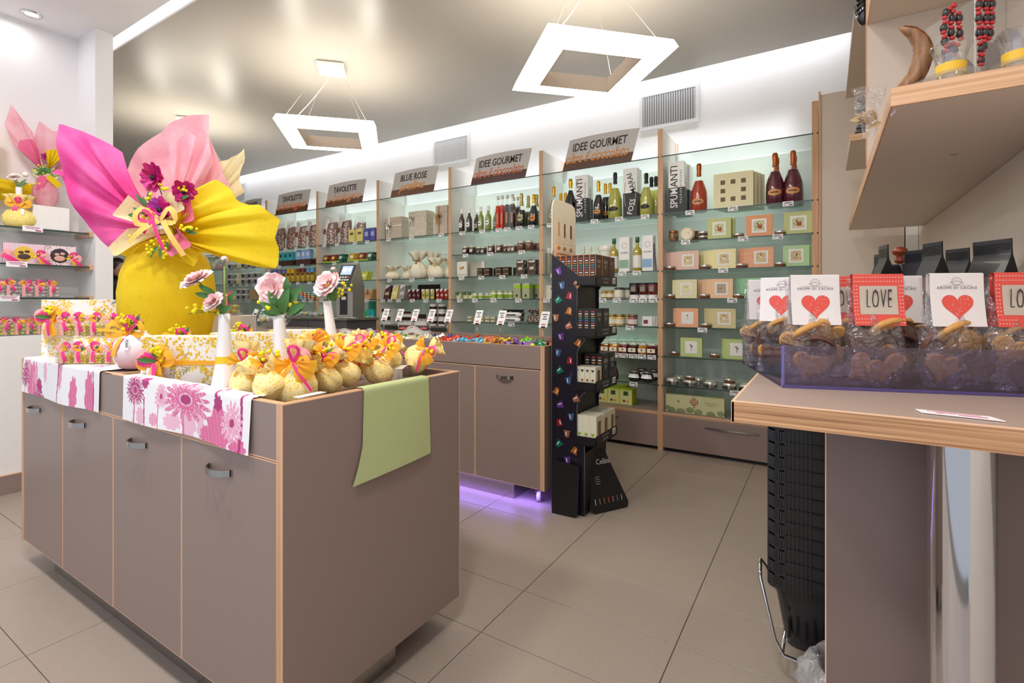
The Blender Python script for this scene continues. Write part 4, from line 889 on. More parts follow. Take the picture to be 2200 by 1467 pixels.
for k in range(2): place(sal, 'chocolate_salami', ['lower', 'upper'][k]+' white wrapped chocolate salami', 'on fifth shelf of liqueur bay', 'sweet', (-2.501+.01*k, 4.0, LV[4]+.026+.048*k), .0)
put(P1(sack(speckle('net_sweets', '#5b4c46', [('#e6dccd', 1, .33, 0)], 60), .13, .055, 1.0, 18, 3)), 'sweets_bag', 'dark bag of wrapped sweets', 5, 4, 'bag', [-2.285, -2.226], 4.01); put(P1(sack(M('#2f2a2c', .3), .10, .04, 1.0, 18, 5)), 'sweets_bag', 'black topped small bag behind the rolls', 5, 4, 'bag', [-2.619, -2.540, -2.472], 4.10, dz=.02)

# ================================================================== PRALINE BAY
b = 4
tags(4, 0, [-4.043, -3.707, -3.300]); tags(4, 2, [-4.029, -3.700, -3.430]); tags(4, 3, [-4.136, -4.022, -3.896, -3.694, -3.505, -3.330])
def gift(w_, d, h, m, lidm, rib, vert=True, horiz=True, bx=0, bz=.6, seed=0):
    g = mb(m).box(-w_/2, w_/2, 0, d, 0, h*.86, .001); l = mb(lidm).box(-w_/2-.003, w_/2+.003, -.003, d+.003, h*.80 if lidm is not m else h*.80, h, .001)
    r = mb(rib)
    if vert: r.box(bx-.008, bx+.008, -.0045, -.003, 0, h)
    if horiz: r.box(-w_/2-.004, w_/2+.004, -.0050, -.003, h*bz-.006, h*bz+.006)
    bw = mb(rib)
    for q in (.4, 2.7, 1.2, -2.4): loop(bw, (bx, -.010, h*bz), q, .035, .014)
    for q in (-1.0, -1.9): tail(bw, (bx, -.010, h*bz), q, .07, .012)
    bw.use(M('#b9b2a2', .3, .6)).ball((bx-.006, -.022, h*bz+.012), .010, 8, 5)
    return parts(('carton', g), ('lid', l), ('ribbon', r), ('bow', bw))
GB = M('#c3b6a6', .5); SIL = M('#d9d3c6', .3, .4)
leafy = speckle('leaf_embossed_wrap', '#d8cfbf', [('#b7ac98', 1.2, .38, 0)], 50, stretch=(1.6, 1, 1))
put(gift(.24, .12, .24, GB, GB, SIL, bx=-.07), 'gift_box', 'flat beige gift box with silver cross ribbon', 4, 0, 'gift box', [-4.026], 3.99)
put(P1(mb(M('#bdb0a2')).box(-.03, .03, 0, .1, 0, .20, .001)), 'gift_box', 'narrow taupe box at far left', 4, 0, 'gift box', [-4.222], 4.02)
put(gift(.245, .12, .275, leafy, leafy, SIL, False, False, bx=-.08, bz=.72), 'gift_box', 'leaf patterned gift box with small silver bow', 4, 0, 'gift box', [-3.677], 3.99)
put(P1(mb(leafy).box(-.03, .03, 0, .1, 0, .25, .001)), 'gift_box', 'leaf patterned box peeking from behind', 4, 0, 'gift box', [-3.476], 4.06)
put(gift(.15, .15, .30, GB, GB, M('#a9824a', .35, .5), True, False, bx=-.035, bz=.62), 'gift_box', 'tall beige gift box with gold ribbon', 4, 0, 'gift box', [-3.344], 3.99)
def crsack(h, r, seed, ribm=None, brooch=None):
    g = sack(CREAM, h, r, 1.15, 28, seed); a = [('cloth', g)]
    n = mb(ribm or M('#c9ab72', .4)); n.lathe([(r*.27, h*.645), (r*.27, h*.67)], 14, cap0=False, cap1=False)
    for q in (.6, 2.5): loop(n, (0, -r*.26, h*.655), q, r*.5, r*.16)
    for q in (-1.2, -1.8): tail(n, (0, -r*.26, h*.655), q, r*.9, r*.14)
    if brooch: n.use(brooch).ball((0, -r*.4, h*.66), r*.3, 10, 6, (1, .4, 1.1))
    a.append(('cord', n)); return parts(*a)
put(crsack(.15, .085, 1), 'satin_bag', 'small low cream satin bag', 4, 2, 'bag', [-4.065], 4.02); put(crsack(.155, .055, 2), 'satin_bag', 'slim cream satin bag behind the low one', 4, 2, 'bag', [-3.931], 4.09)
put(crsack(.145, .06, 9), 'satin_bag', 'small cream bag left of the big one', 4, 2, 'bag', [-3.855], 4.14)
put(crsack(.29, .100, 3, M('#8a6a3a')), 'satin_bag', 'large tall cream satin bag with gold cord', 4, 2, 'bag', [-3.706], 4.04)
put(crsack(.28, .075, 4, M('#8a6a3a'), M('#a9845a', .5, noise=.6)), 'satin_bag', 'cream satin bag with brown flower brooch', 4, 2, 'bag', [-3.574], 4.12)
put(crsack(.21, .088, 5), 'satin_bag', 'round gathered cream satin bag', 4, 2, 'bag', [-3.434], 4.03); put(crsack(.21, .06, 6), 'satin_bag', 'cream satin bag touching the right upright', 4, 2, 'bag', [-3.315], 4.10)
put(P1(sack(clear('tulle', (.97, .95, .88), .5, .03), .27, .08, 1.3, 24, 8)), 'tulle_bag', 'sheer tulle bag behind the satin bags', 4, 2, 'bag', [-3.472], 4.20)
def choc(w_, h, base, pat, lean=0):
    g = mb(base).box(-w_/2, w_/2, 0, .012, 0, h, .0008); g2 = mb(WHITEG).prism([(-w_/2, h), (w_/2, h), (-w_/2, h*.70)], -.0012, 0)
    g3 = mb(pat).box(-w_*.32, w_*.32, -.0014, 0, h*.30, h*.50)
    return parts(('wrapper', g), ('white_corner', g2), ('window', g3))
for px_, c_, p_, d_ in ((-4.148, '#4a241c', '#cbb39c', 'dark brown'), (-4.033, '#d9cf86', '#efe8c0', 'yellow'), (-3.921, '#8a8684', '#cfcac6', 'grey')):
    for r in range(3): place(choc(.085, .165, M(c_, .4), M(p_)), 'chocolate_bar', d_+' leaning chocolate bar, '+['front', 'middle', 'rear'][r]+' of its pile,', 'on fourth shelf of praline bay', 'chocolate bar', (px_+.012*r, 3.99+.022*r, LV[3]+.002), tilt=(-.28, 0, 0))
for lst, c_, p_, d_ in (([-3.784, -3.723, -3.663], '#5a1f22', '#a38a84', 'dark red'), ([-3.591, -3.533, -3.469], '#c9c070', '#7f8a4c', 'yellow-green'), ([-3.394, -3.338, -3.282], '#9a2f1f', '#d8c0b4', 'bright red')):
    pr_ = choc(.043, .105, M(c_, .4), M(p_)); put(pr_, 'chocolate_bar', 'small '+d_+' chocolate bar', 4, 3, 'chocolate bar', lst, 3.985)
    put(P1(mb(M('#3a1e1a')).box(-.07, .07, 0, .2, 0, .10)), 'chocolate_tray', 'dark tray of bars behind the '+d_+' bars', 4, 3, 'box', [lst[1]], 4.0)
brm = mb(M('#2f1b16')); [brm.box(-.16+.0145*k, -.16+.0145*k+.008, 0, .012, 0, .16) for k in range(22)]
o = place(parts(('bar_row', brm, None, 'stuff'), ('tray', mb(BLACK).box(-.165, .165, -.004, .016, 0, .02))), 'bar_row', 'long row of dark bar edges at the back', 'on fourth shelf of praline bay', 'chocolate bar', (-3.677, 4.17, LV[3]+.002))
drp = mb(CHOC)
def drip(w_, h, n, seed):
    R = random.Random(seed); g = mb(CHOC); pts = [(-w_/2, h), (-w_/2, h*.62)]
    for k in range(n): x_ = -w_/2+w_*(k+.5)/n; pts += [(x_-w_/n*.22, h*.62), (x_-w_/n*.15, h*R.uniform(.28, .5)), (x_+w_/n*.15, h*R.uniform(.28, .5)), (x_+w_/n*.22, h*.62)]
    pts += [(w_/2, h*.62), (w_/2, h)]
    return g.prism(pts, -.0015, 0)
for px_, py_, zz, w_, h, d_ in ((-4.145, 3.975, 0, .165, .085, 'lower left'), (-4.145, 3.975, .087, .165, .085, 'upper left'), (-3.863, 3.985, 0, .20, .085, 'lower middle'), (-3.863, 3.985, .087, .20, .06, 'upper middle'), (-3.648, 4.0, .0, .17, .12, 'right')):
    place(parts(('carton', mb(WHITEG).box(-w_/2, w_/2, 0, .13, 0, h, .001)), ('chocolate_drip_print', drip(w_, h, int(w_/.018), int(w_*1000)+int(zz*100)))), 'drip_box', 'white chocolate-drip box, '+d_+' of the pile', 'on fifth shelf of praline bay', 'box', (px_, py_, LV[4]-.055+zz))
cj = parts(('glass', mb(WHITEG).lathe([(.04, 0), (.042, .004), (.042, .05), (.038, .06)], 16)), ('chocolate_band', mb(CHOC).lathe([(.0425, .022), (.0425, .052)], 16, cap0=False, cap1=False)), ('lid', mb(M('#e9e4dc')).lathe([(.040, .060), (.040, .075)], 16)))
for i, px_ in enumerate([-3.472, -3.352]):
    for k in range(3): place(cj, 'drip_jar', ['lowest', 'middle', 'top'][k]+' stacked white and chocolate jar', 'on fifth shelf of praline bay', 'jar', (px_, 4.01, LV[4]-.055+.076*k))
# the lower middle boards of this bay sit a little lower
ob('shelf_board', mb(TAUPE_D).box(-.5, .5, -.17, .20, -.012, 0), None, ((UP[4]+UP[5])/2, 4.125, LV[4]-.057), label='dark shelf board under the chocolate drip boxes', cat='shelf')

# ================================================================== BAY BEHIND THE SCALE
tags(3, 0, [-5.123, -4.894, -4.580, -4.380]); tags(3, 1, [-4.944, -4.564]); tags(3, 2, [-4.541]); tags(3, 3, [-5.184, -4.387])
MIXC = speckle('chocolate_chip_mix', '#8a5442', [('#f0e6de', 1, .36, 0), ('#3a201c', 1.4, .30, 0), ('#d9b8a8', 1.9, .2, 0)], 34, rough=.3, coat=.5)
def chipbag(w_, h, seed):
    R = random.Random(seed); ph = R.uniform(0, 6)
    def fn(half):
        def f(u, v):
            bulge = math.sin(PI*u)**.6*(.055*(1-v)**.4*(1 if v < .72 else max(0, 1-(v-.72)*3.4)))
            wv = w_*(1-.30*max(0, v-.55)); return ((u-.5)*wv+.006*math.sin(9*v+ph), half*bulge+.004*math.sin(14*u+ph)*v, h*v+.01*math.sin(7*u+ph)*v)
        return f
    g = mb(MIXC).sheet(lambda u, v: fn(-1)(.04+.92*u, v*.78), 8, 8).sheet(lambda u, v: fn(1)(.04+.92*u, v*.78), 8, 4)
    c = mb(CLEARF).sheet(fn(-1.12), 12, 14).sheet(fn(1.12), 12, 6)
    l = mb(M('#e6e4e2', .25, .3)).sheet(lambda u, v: (lambda p: (p[0], p[1]-.002, p[2]))(fn(-1.14)(.06+.42*u, .05+.86*v)), 5, 8); l.use(M('#8a4a34')).sheet(lambda u, v: (lambda p: (p[0], p[1]-.004, p[2]))(fn(-1.14)(.10+.33*u, .38+.18*v)), 3, 2)
    return parts(('chips', g, None, 'stuff'), ('film', c), ('paper_band', l))
cb1, cb2 = chipbag(.25, .36, 1), chipbag(.21, .33, 2)
put(cb1, 'chip_bag', 'tall clear bag of chocolate egg pieces', 3, 0, 'bag', [-5.179, -4.914], 4.06, jit=.15); put(cb2, 'chip_bag', 'clear bag of chocolate pieces behind the yellow boxes', 3, 0, 'bag', [-4.737], 4.14)
yb_ = parts(('carton', mb(M('#e8dd8c', .4)).box(-.05, .05, 0, .08, 0, .155, .001)), ('window', mb(brn).box(-.028, .028, -.001, 0, .09, .118)))
put(yb_, 'sweet_carton', 'pale yellow carton', 3, 0, 'box', [-4.706, -4.571], 3.985); put(parts(('carton', mb(M('#4a4fa8', .4)).box(-.045, .045, 0, .08, 0, .15, .001)), ('print', mb(M('#a9b4e0')).box(-.026, .026, -.001, 0, .06, .11))), 'sweet_carton', 'violet blue carton', 3, 0, 'box', [-4.454, -4.355], 3.985)
def mini(w_, h, m, m2, lean=.25):
    return parts(('wrapper', mb(m).box(-w_/2, w_/2, 0, .01, 0, h, .0008)), ('print', mb(m2).ball((0, -.0005, h*.55), 1, 10, 5, (w_*.33, .0012, h*.22))))
cols = [('#6a2a1c', '#e0b04a', 'brown'), ('#8a3226', '#f0c86a', 'red-brown'), ('#1f5a44', '#cfe0c0', 'dark green'), ('#c9a23a', '#fff2c0', 'gold'), ('#8f2f24', '#e9c070', 'red'), ('#23604a', '#dfe8d0', 'green')]
for k, px_ in enumerate([-5.193, -5.054, -4.919, -4.722, -4.563, -4.423]):
    for r in range(3): place(mini(.088, .095, M(cols[k][0], .25, coat=.6), M(cols[k][1])), 'snack_bar', cols[k][2]+' wrapped snack, '+['front', 'middle', 'rear'][r]+' of its tray,', 'on second shelf of bay near scale', 'snack', (px_+.016*r, 3.985+.02*r, LV[1]+.012), tilt=(-.3, 0, 0))
for px_ in (-5.054, -4.571): put(P1(mb(M('#9ccb3a')).box(-.15, .15, -.012, .10, 0, .010).box(-.15, .15, -.015, -.012, 0, .02)), 'snack_tray', 'lime green snack tray', 3, 1, 'tray', [px_], 3.985)
for k, px_ in enumerate([-5.193, -5.020, -4.516]):
    for r in range(3): place(mini(.115, .105, M('#c6cb50', .25, coat=.6), M('#f1eea0')), 'snack_bar', 'yellow-green wrapped snack, '+['front', 'middle', 'rear'][r]+' of pile '+['nearest yellow paper,', 'left of scale,', 'right of scale,'][k], 'on third shelf of bay near scale', 'snack', (px_+.016*r, 3.985+.02*r, LV[2]+.004), tilt=(-.3, 0, 0))
for k, px_ in enumerate([-4.578, -4.485, -4.393]): put(parts(('carton', mb(M('#b08862')).box(-.035, .035, 0, .12, 0, .115, .001)), ('flap', mb(M('#c9a27a')).box(-.035, .035, -.001, 0, .085, .115))), 'kraft_box', 'brown kraft box', 3, 3, 'box', [px_], 3.99)
put(P1(mb(M('#c4976a')).prism([(0, 0), (.05, .0), (.05, .03), (.01, .05)], -.05, .05, 'x')), 'kraft_box', 'small slanted kraft box', 3, 3, 'box', [-4.401], 3.95)
TEAL, LIME = M('#2fb3b0', .4), M('#7ccf4e', .4)
for k, (px_, m_, h_, d_) in enumerate(((-5.228, M('#9fd8b8'), .13, 'pale mint carton'), (-4.819, TEAL, .10, 'teal carton'), (-4.594, LIME, .07, 'lime carton'), (-4.524, LIME, .08, 'lime carton behind'), (-4.439, TEAL, .10, 'teal striped carton'), (-4.370, TEAL, .105, 'teal striped carton at right'), (-4.561, M('#4fb7a0'), .20, 'tall green and white carton'), (-4.795, M('#1f8f9a'), .17, 'dark teal packet'))):
    put(parts(('carton', mb(m_).box(-.032, .032, 0, .07, 0, h_, .001)), ('white_panel', mb(WHITEG).box(-.025, .025, -.001, 0, .008, h_*.3))), 'wafer_carton', d_, 3, 4, 'box', [px_], 3.99 if k < 6 else 4.14)

# ================================================================== BAY BESIDE THE YELLOW PAPER
tags(2, 0, [-5.899, -5.676, -5.443]); tags(2, 1, [-6.028, -5.554]); tags(2, 2, [-6.212, -6.008, -5.820, -5.638, -5.407]); tags(2, 3, [-6.008, -5.830, -5.695, -5.517, -5.379])
put(cb1, 'chip_bag', 'tall clear bag of chocolate egg pieces', 2, 0, 'bag', [-6.187, -5.954, -5.719, -5.503], 4.05, jit=.2)
tb = parts(('carton', mb(M('#3fb6c6', .35)).box(-.045, .045, 0, .05, .07, .175, .001)), ('brown_foot', mb(M('#4a2c20')).box(-.0455, .0455, -.0005, .05, 0, .07)), ('print', mb(INK).box(-.02, .02, -.0015, 0, .11, .15)))
put(tb, 'tablet_carton', 'turquoise and brown tablet carton', 2, 1, 'box', [-6.079, -5.979, -5.880], 3.985)
tb2 = parts(('carton', mb(M('#8fb4e6', .35)).box(-.045, .045, 0, .05, .07, .19, .001)), tuple(tb[1]), tuple(tb[2])) if 0 else parts(('carton', mb(M('#8fb4e6', .35)).box(-.045, .045, 0, .05, .07, .19, .001)), ('brown_foot', tb[1][1]), ('print', mb(M('#d9e6f6')).box(-.02, .02, -.0015, 0, .11, .16)))
put(tb2, 'tablet_carton', 'sky blue and brown tablet carton', 2, 1, 'box', [-5.705, -5.610, -5.517], 3.985)
put(P1(mb(M('#3f271e')).prism([(0, 0), (.16, 0), (.16, .12), (0, .065)], -.12, .12, 'x')), 'display_tray', 'dark slanted tray behind the tablets', 2, 1, 'tray', [-5.860, -5.462], 4.04)
gs = M('#d9b54a', .45)
for k, (px_, c_, d_) in enumerate(zip([-6.307, -6.203, -6.110, -6.019, -5.919, -5.831, -5.715, -5.620, -5.517, -5.434], ['#6b78b0', '#6b78b0', '#8486b8', '#8486b8', '#e9b923', '#e9b923', '#8f4638', '#8f4638', '#6fa8d8', '#6fa8d8'], ['slate', 'slate', 'lilac', 'lilac', 'yellow', 'yellow', 'red-brown', 'red-brown', 'sky blue', 'sky blue'])):
    g = mb(M('#7a5230')).box(-.022, .022, -.001, .03, .12, .152); p = parts(('pack', mb(gs).box(-.028, .028, 0, .05, .06, .125, .001).prism([(-.024, .06), (-.004, .06), (-.008, .01), (-.018, .01)], 0, .05).prism([(.004, .06), (.024, .06), (.018, .01), (.008, .01)], 0, .05)), ('top_band', mb(M(c_)).box(-.029, .029, -.001, .05, .125, .178)), ('brown_band', mb(M('#6a4630')).box(-.0285, .0285, -.0012, 0, .09, .122)), ('foot', mb(M('#4a2e20')).box(-.026, .026, .001, .05, 0, .014)))
    put(p, 'animal_pack', 'two-legged golden pack with '+d_+' top', 2, 2, 'box', [px_], 3.985)
cl = ['#3fa7d8', '#e07a4a', '#d8453a', '#7fbf5a', '#6fb7e0']
for k, px_ in enumerate([-6.223, -6.059, -5.860, -5.743, -5.648, -5.573, -5.498, -5.425]):
    for r in range(4): put(parts(('wrapper', mb(M(cl[(k+r) % 5] if k > 2 else cl[k % 2*3], .3, coat=.4)).box(-.042, .042, 0, .09, 0, .024, .003)), ('label', mb(M('#f0e3c4')).box(-.02, .02, -.0008, 0, .006, .018))), 'snack_bar', 'bright wrapped bar, '+['lowest', 'second', 'third', 'top'][r]+' of its pile', 2, 3, 'snack', [px_], 3.985, dz=.0245*r)

# ================================================================== WHITE TUB BAY AND FAR LEFT BAY
for lv, px_ in ((1, [488, 503, 518, 533, 548, 560]), (2, [488, 500, 514, 527, 542, 556]), (3, [525, 546])): pass
tags(1, 1, [-7.245, -7.077, -6.879, -6.708, -6.520]); tags(1, 2, [-7.258, -7.089, -6.925, -6.776, -6.608, -6.466]); tags(1, 3, [-6.925, -6.776])
tub = parts(('tub', mb(M('#a9a9ab', .25, coat=.4)).lathe([(.034, 0), (.042, .006), (.046, .066)], 18)), ('lid', mb(WHITEG).lathe([(.048, .066), (.049, .075), (.046, .077)], 18)), ('print', mb(INK).sheet(lambda u, v: (.0455*math.sin((u-.5)*1.3), -.0460*math.cos((u-.5)*1.3), .018+.035*v), 5, 1)))
tuby = parts(('tub', mb(M('#e6e2b8', .25, coat=.4)).lathe([(.034, 0), (.042, .006), (.046, .066)], 18)), ('lid', mb(WHITEG).lathe([(.048, .066), (.049, .075), (.046, .077)], 18)), ('print', mb(INK).sheet(lambda u, v: (.0455*math.sin((u-.5)*.7), -.0460*math.cos((u-.5)*.7), .024+.02*v), 5, 1)))
for k, px_ in enumerate([-7.258, -7.078, -6.914, -6.754, -6.598]):
    for r in range(2):
        for lv in (1, 2):
            if lv == 1 and r == 1: continue
            put(tuby if k == 1 else tub, 'sweets_tub', ('cream' if k == 1 else 'white')+' lidded tub'+(['', ''][r] if lv == 1 else [', lower of its stack', ', upper of its stack'][r]), 1, lv, 'tub', [px_], 3.99, dz=.078*r)
for k, px_ in enumerate([-7.031, -6.891]):
    for r in range(2): put(tub, 'sweets_tub', 'white lidded tub'+[', lower of its stack', ', upper of its stack'][r], 1, 3, 'tub', [px_], 3.99, dz=.078*r)
put(P1(mb(M('#c9a47a')).box(-.05, .05, 0, .08, 0, .14, .002)), 'kraft_box', 'plain kraft carton', 1, 3, 'box', [-6.754], 3.99)
put(P1(mb(M('#7a6a62', .3, coat=.4)).box(-.03, .03, 0, .06, 0, .15, .002)), 'dark_carton', 'dark upright carton', 1, 2, 'box', [-7.373], 3.99)
sk1 = sack(clear('tulle', (.97, .95, .88), .5, .03), .24, .085, 1.1, 22, 3); sk2 = sack(speckle('pink_candy_mix', '#e7b8c4', [('#b56a80', 1, .3, 0), ('#f4e9ea', 1.5, .3, 0)], 40, coat=.4), .20, .075, 1.0, 20, 4); sk3 = sack(speckle('pale_candy_mix', '#e3e6c0', [('#b8c184', 1, .3, 0)], 40, coat=.4), .20, .075, 1.0, 20, 5)
put(parts(('bag', sk3)), 'candy_bag', 'bag of pale green candies', 0, 1, 'bag', [-7.861], 4.03); put(parts(('bag', sk2)), 'candy_bag', 'bag of pink candies', 0, 1, 'bag', [-7.639], 4.03)
finish = None

# ================================================================== CAPSULE DISPLAY STAND
SX, SY = -1.303, 2.51
t = thing('capsule_display_stand', 'tall black cardboard stand of coffee capsule boxes at the end of the sweets counter', 'display stand', (SX, SY, 0)); ST = t
prof = [(0, 0), (.205, 0), (.205, .385), (.158, .40), (.150, .42), (.150, .605), (.165, .655), (.205, .69), (.205, .70), (.172, .74), (.158, .77), (.158, .86), (.150, .88), (.150, .955), (.158, .985), (.205, 1.005), (.205, 1.02), (.165, 1.05), (.150, 1.08), (.150, 1.22), (.205, 1.278), (.0, 1.434)]
prof = [(0, 0), (.200, 0), (.200, .385), (.165, .402), (.153, .43), (.153, .60), (.160, .635), (.182, .662), (.203, .673), (.203, .69), (.180, .72), (.158, .75), (.153, .78), (.153, .90), (.158, .935), (.180, .950), (.203, .957), (.203, .972), (.203, .985), (.203, 1.275), (0, 1.434)]
prof = [(0, 0), (.200, 0), (.200, .383), (.168, .396), (.156, .415), (.156, .60), (.162, .625), (.182, .655), (.203, .673), (.180, .690), (.162, .715), (.156, .74), (.156, .875), (.162, .905), (.182, .930), (.203, .957), (.180, .980), (.162, 1.02), (.156, 1.05), (.156, 1.235), (.180, 1.262), (.203, 1.278), (0, 1.434)]
SWIRL = speckle('dark_swirl_print', '#141220', [('#26223a', .5, .42, .52)], 9, rough=.35)
for yy in (0, .309):
    g = mb(SWIRL).prism(prof, yy-.002, yy+.002).use(M('#8f8d90')); n = len(prof)
    for (xa, za), (xb, zb) in zip(prof[1:], prof[2:]+prof[:1]): g.tube([(xa, yy-.002, za), (xb, yy-.002, zb)], .0009, 4)
    ob('side_panel', g, t)
ob('back_panel', mb(BLACKM).box(0, .004, .002, .307, 0, 1.45), t)
ob('core', mb(BLACK).box(.006, .145, .004, .305, .0, 1.25).box(.145, .198, .004, .305, .0, .34), t)
TR = [1.256, .973, .683, .389]
for i, z_ in enumerate(TR):
    g = mb(BLACK).box(.14, .268, -.006, .311, z_-.004, z_+.002).box(.155, .268, -.006, -.003, z_, z_+.045).box(.265, .268, -.006, .311, z_, z_+.052).box(.14, .268, .308, .311, z_, z_+.045)
    o = ob('tray', g, t)
    lettering('CAPSULE', o, (.269, .13, z_+.034), .019, M('#9b9790'), (0, 0, PI/2), space=1.5); lettering('COMPATIBILI', o, (.269, .13, z_+.014), .014, M('#9b9790'), (0, 0, PI/2))
    ob('price_tag', mb(TAGM).box(.268, .2695, .24, .285, z_+.012, z_+.045).use(INK).box(.2695, .270, .245, .28, z_+.030, z_+.034).box(.2695, .270, .25, .28, z_+.018, z_+.023), o)
# header card with products printed on it
hd = [(.0, 1.38), (.31, 1.38), (.31, 1.70), (.295, 1.735), (.26, 1.75), (.05, 1.75), (.015, 1.735), (0, 1.70)]
g = mb(CREAM).prism([(a, c) for a, c in hd], -.002, .004, 'x').use(M('#f0d9b8')).prism([(.01, 1.385), (.30, 1.385), (.30, 1.46), (.01, 1.46)], .004, .0045, 'x'); H = ob('header_card', g, t)
for k, (yy, c_) in enumerate(((.08, '#d9a868'), (.155, '#7a4030'), (.24, '#3a3230'))):
    ob('printed_carton', mb(M('#efe6d2')).box(.004, .005, yy-.022, yy+.022, 1.50, 1.64).use(M(c_)).box(.005, .0056, yy-.010, yy+.010, 1.54, 1.62).use(M('#d98a3c')).ball((.005, yy, 1.475), 1, 8, 4, (.0008, .022, .012)), H)
for z_, w_ in ((1.44, .20), (1.425, .22), (1.41, .16)): ob('printed_text_line', mb(M('#8a5a4a')).box(.0045, .005, .155-w_/2, .155+w_/2, z_-.003, z_+.003), H)
# floating capsules printed on the near side panel
CAPC = {'purple': '#7a4aa8', 'blue': '#4d6f9e', 'red': '#b5303a', 'green': '#1f8a70', 'orange': '#c77a2e', 'copper': '#b87a5a'}
for px_, pz, rot, c_ in [(0.046, 1.334, -0.40, 'purple'), (0.065, 1.254, -0.15, 'blue'), (0.155, 1.260, 2.20, 'copper'), (0.111, 1.198, 3.30, 'red'), (0.041, 1.173, 0.90, 'green'), (0.109, 1.114, 3.40, 'orange'), (0.027, 1.074, 0.00, 'copper'), (0.105, 1.030, 1.10, 'copper'), (0.059, 0.969, -0.20, 'purple'), (0.164, 0.941, -2.60, 'orange'), (0.041, 0.879, 0.15, 'blue'), (0.113, 0.841, 3.20, 'red'), (0.049, 0.781, 0.90, 'green'), (0.105, 0.729, -0.15, 'blue'), (0.031, 0.666, -2.70, 'orange'), (0.053, 0.590, 1.30, 'purple'), (0.121, 0.531, -0.10, 'blue'), (0.149, 0.632, 1.10, 'copper')] + [(0.049, 0.493, 2.90, 'red'), (0.096, 0.435, 0.00, 'copper'), (0.045, 0.372, 0.70, 'green'), (0.142, 0.351, -2.70, 'orange'), (0.100, 0.289, -0.20, 'purple'), (0.041, 0.236, 3.60, 'orange'), (0.115, 0.228, 3.30, 'red')]:
    g = mb(M(CAPC[c_], .25, .5)); R = tf((px_, -.0032, pz), (0, rot, 0)); g.X = R
    g.prism([(-.018, .016), (.018, .016), (.012, -.016), (.004, -.020), (-.004, -.020), (-.012, -.016)], -.0008, .0008); g.prism([(-.022, .016), (.022, .016), (.022, .019), (-.022, .019)], -.001, .0008)
    g.use(M('#f3eef0', .3)).prism([(-.008, .012), (-.003, .012), (-.003, -.010), (-.007, -.010)], -.0012, -.0008); ob('printed_capsule', g, t)
# black folders leaning at its foot
t2 = thing('leaflet_card', 'plain black card leaning at the front foot of the capsule stand', 'card', (-1.203, 2.463, 0))
g = mb(BLACK); g.X = tf(rot=(-.10, 0, .04)); g.prism([(-.074, 0), (.062, 0), (.078, .02), (.078, .255), (.070, .275), (-.070, .288)], -.002, .002); ob('card', g, t2)
t2 = thing('leaflet_card', 'black card with capsule logo and coloured dashes leaning at the right foot of the stand', 'card', (-1.007, 2.660, 0), 1.02)
g = mb(BLACK); g.X = tf(rot=(-.30, .0, 0)); g.prism([(-.11, 0), (.11, 0), (.125, .03), (.015, .345), (-.08, .33), (-.14, .03)], -.002, .002); ob('card', g, t2)
g = MB(); X_ = tf(rot=(-.30, 0, 0))
for k, c_ in enumerate(['#c9c3bc', '#8f8a84', '#b08060', '#c0583a', '#c98a6a', '#6f7f9a', '#9fb0b8']): g.use(M(c_)); g.X = X_; g.box(-.10+.030*k, -.096+.030*k, -.0035, -.002, .045, .075)
ob('coloured_dashes', g, t2)
lettering('Cellini', t2, (-.005, .074, .255), .042, M('#e9e6e2'), (-.30, 0, 0), sx=.9)
g = mb(M('#a9a5a0')); g.X = X_
for k in range(4): g.box(-.075, -.045, -.0035, -.002, .15+.012*k, .153+.012*k)
ob('printed_text', g, t2)
# boxes of capsules on the four trays
def capbox(front, side, edge=None, h=.155, w_=.048, d=.095, dots=True, logo=True):
    """box standing on a tray: printed capsule column towards -y, picture face towards +x"""
    g = mb(front).box(-d, 0, 0, w_, 0, h, .0006); a = [('carton', g)]
    if edge: a.append(('orange_edges', mb(edge).box(-d-.0006, -d+.002, -.0006, .002, 0, h).box(-.0025, .0006, -.0006, .0025, 0, h).box(-d, 0, -.0006, w_, h-.001, h+.0008)))
    if dots:
        q = MB()
        for k in range(10):
            q.use(M(['#b5483a', '#4a78a8', '#2f9a8a', '#c98a4a', '#d9d3cc'][k % 5])); q.box(-.038, -.012, -.0012, 0, .010+k*(h-.02)/10, .010+k*(h-.02)/10+.007)
        a.append(('capsule_prints', q, None, 'stuff'))
    if logo: a.append(('side_print', mb(side).box(0, .0006, .010, .038, h*.72, h*.86).prism([(.014, h*.62), (.034, h*.62), (.024, h*.5)], 0, .0006, 'x').use(M('#a0522d')).box(0, .0006, .020, .028, .008, h*.3)))
    return parts(*a)
OE = M('#ee7a1f', .4); B1 = capbox(M('#2a2422', .35), M('#8f8a86'), OE); B2 = capbox(M('#242326', .35), M('#8f8a86')); B3 = capbox(M('#3a1a20', .35), M('#8f5a5a'))
def capplace(pr, desc, tr, lst):
    for k, (dx, dy) in enumerate(lst): place(pr, 'capsule_box', desc, 'on '+['top', 'second', 'third', 'bottom'][tr]+' tray of capsule stand', 'capsule box', (SX+dx, SY+dy, TR[tr]+.0025), group='capsule boxes on the black stand')
B1N = capbox(M('#2a2422', .35), M('#8f8a86'), OE, w_=.03, d=.036, dots=False)
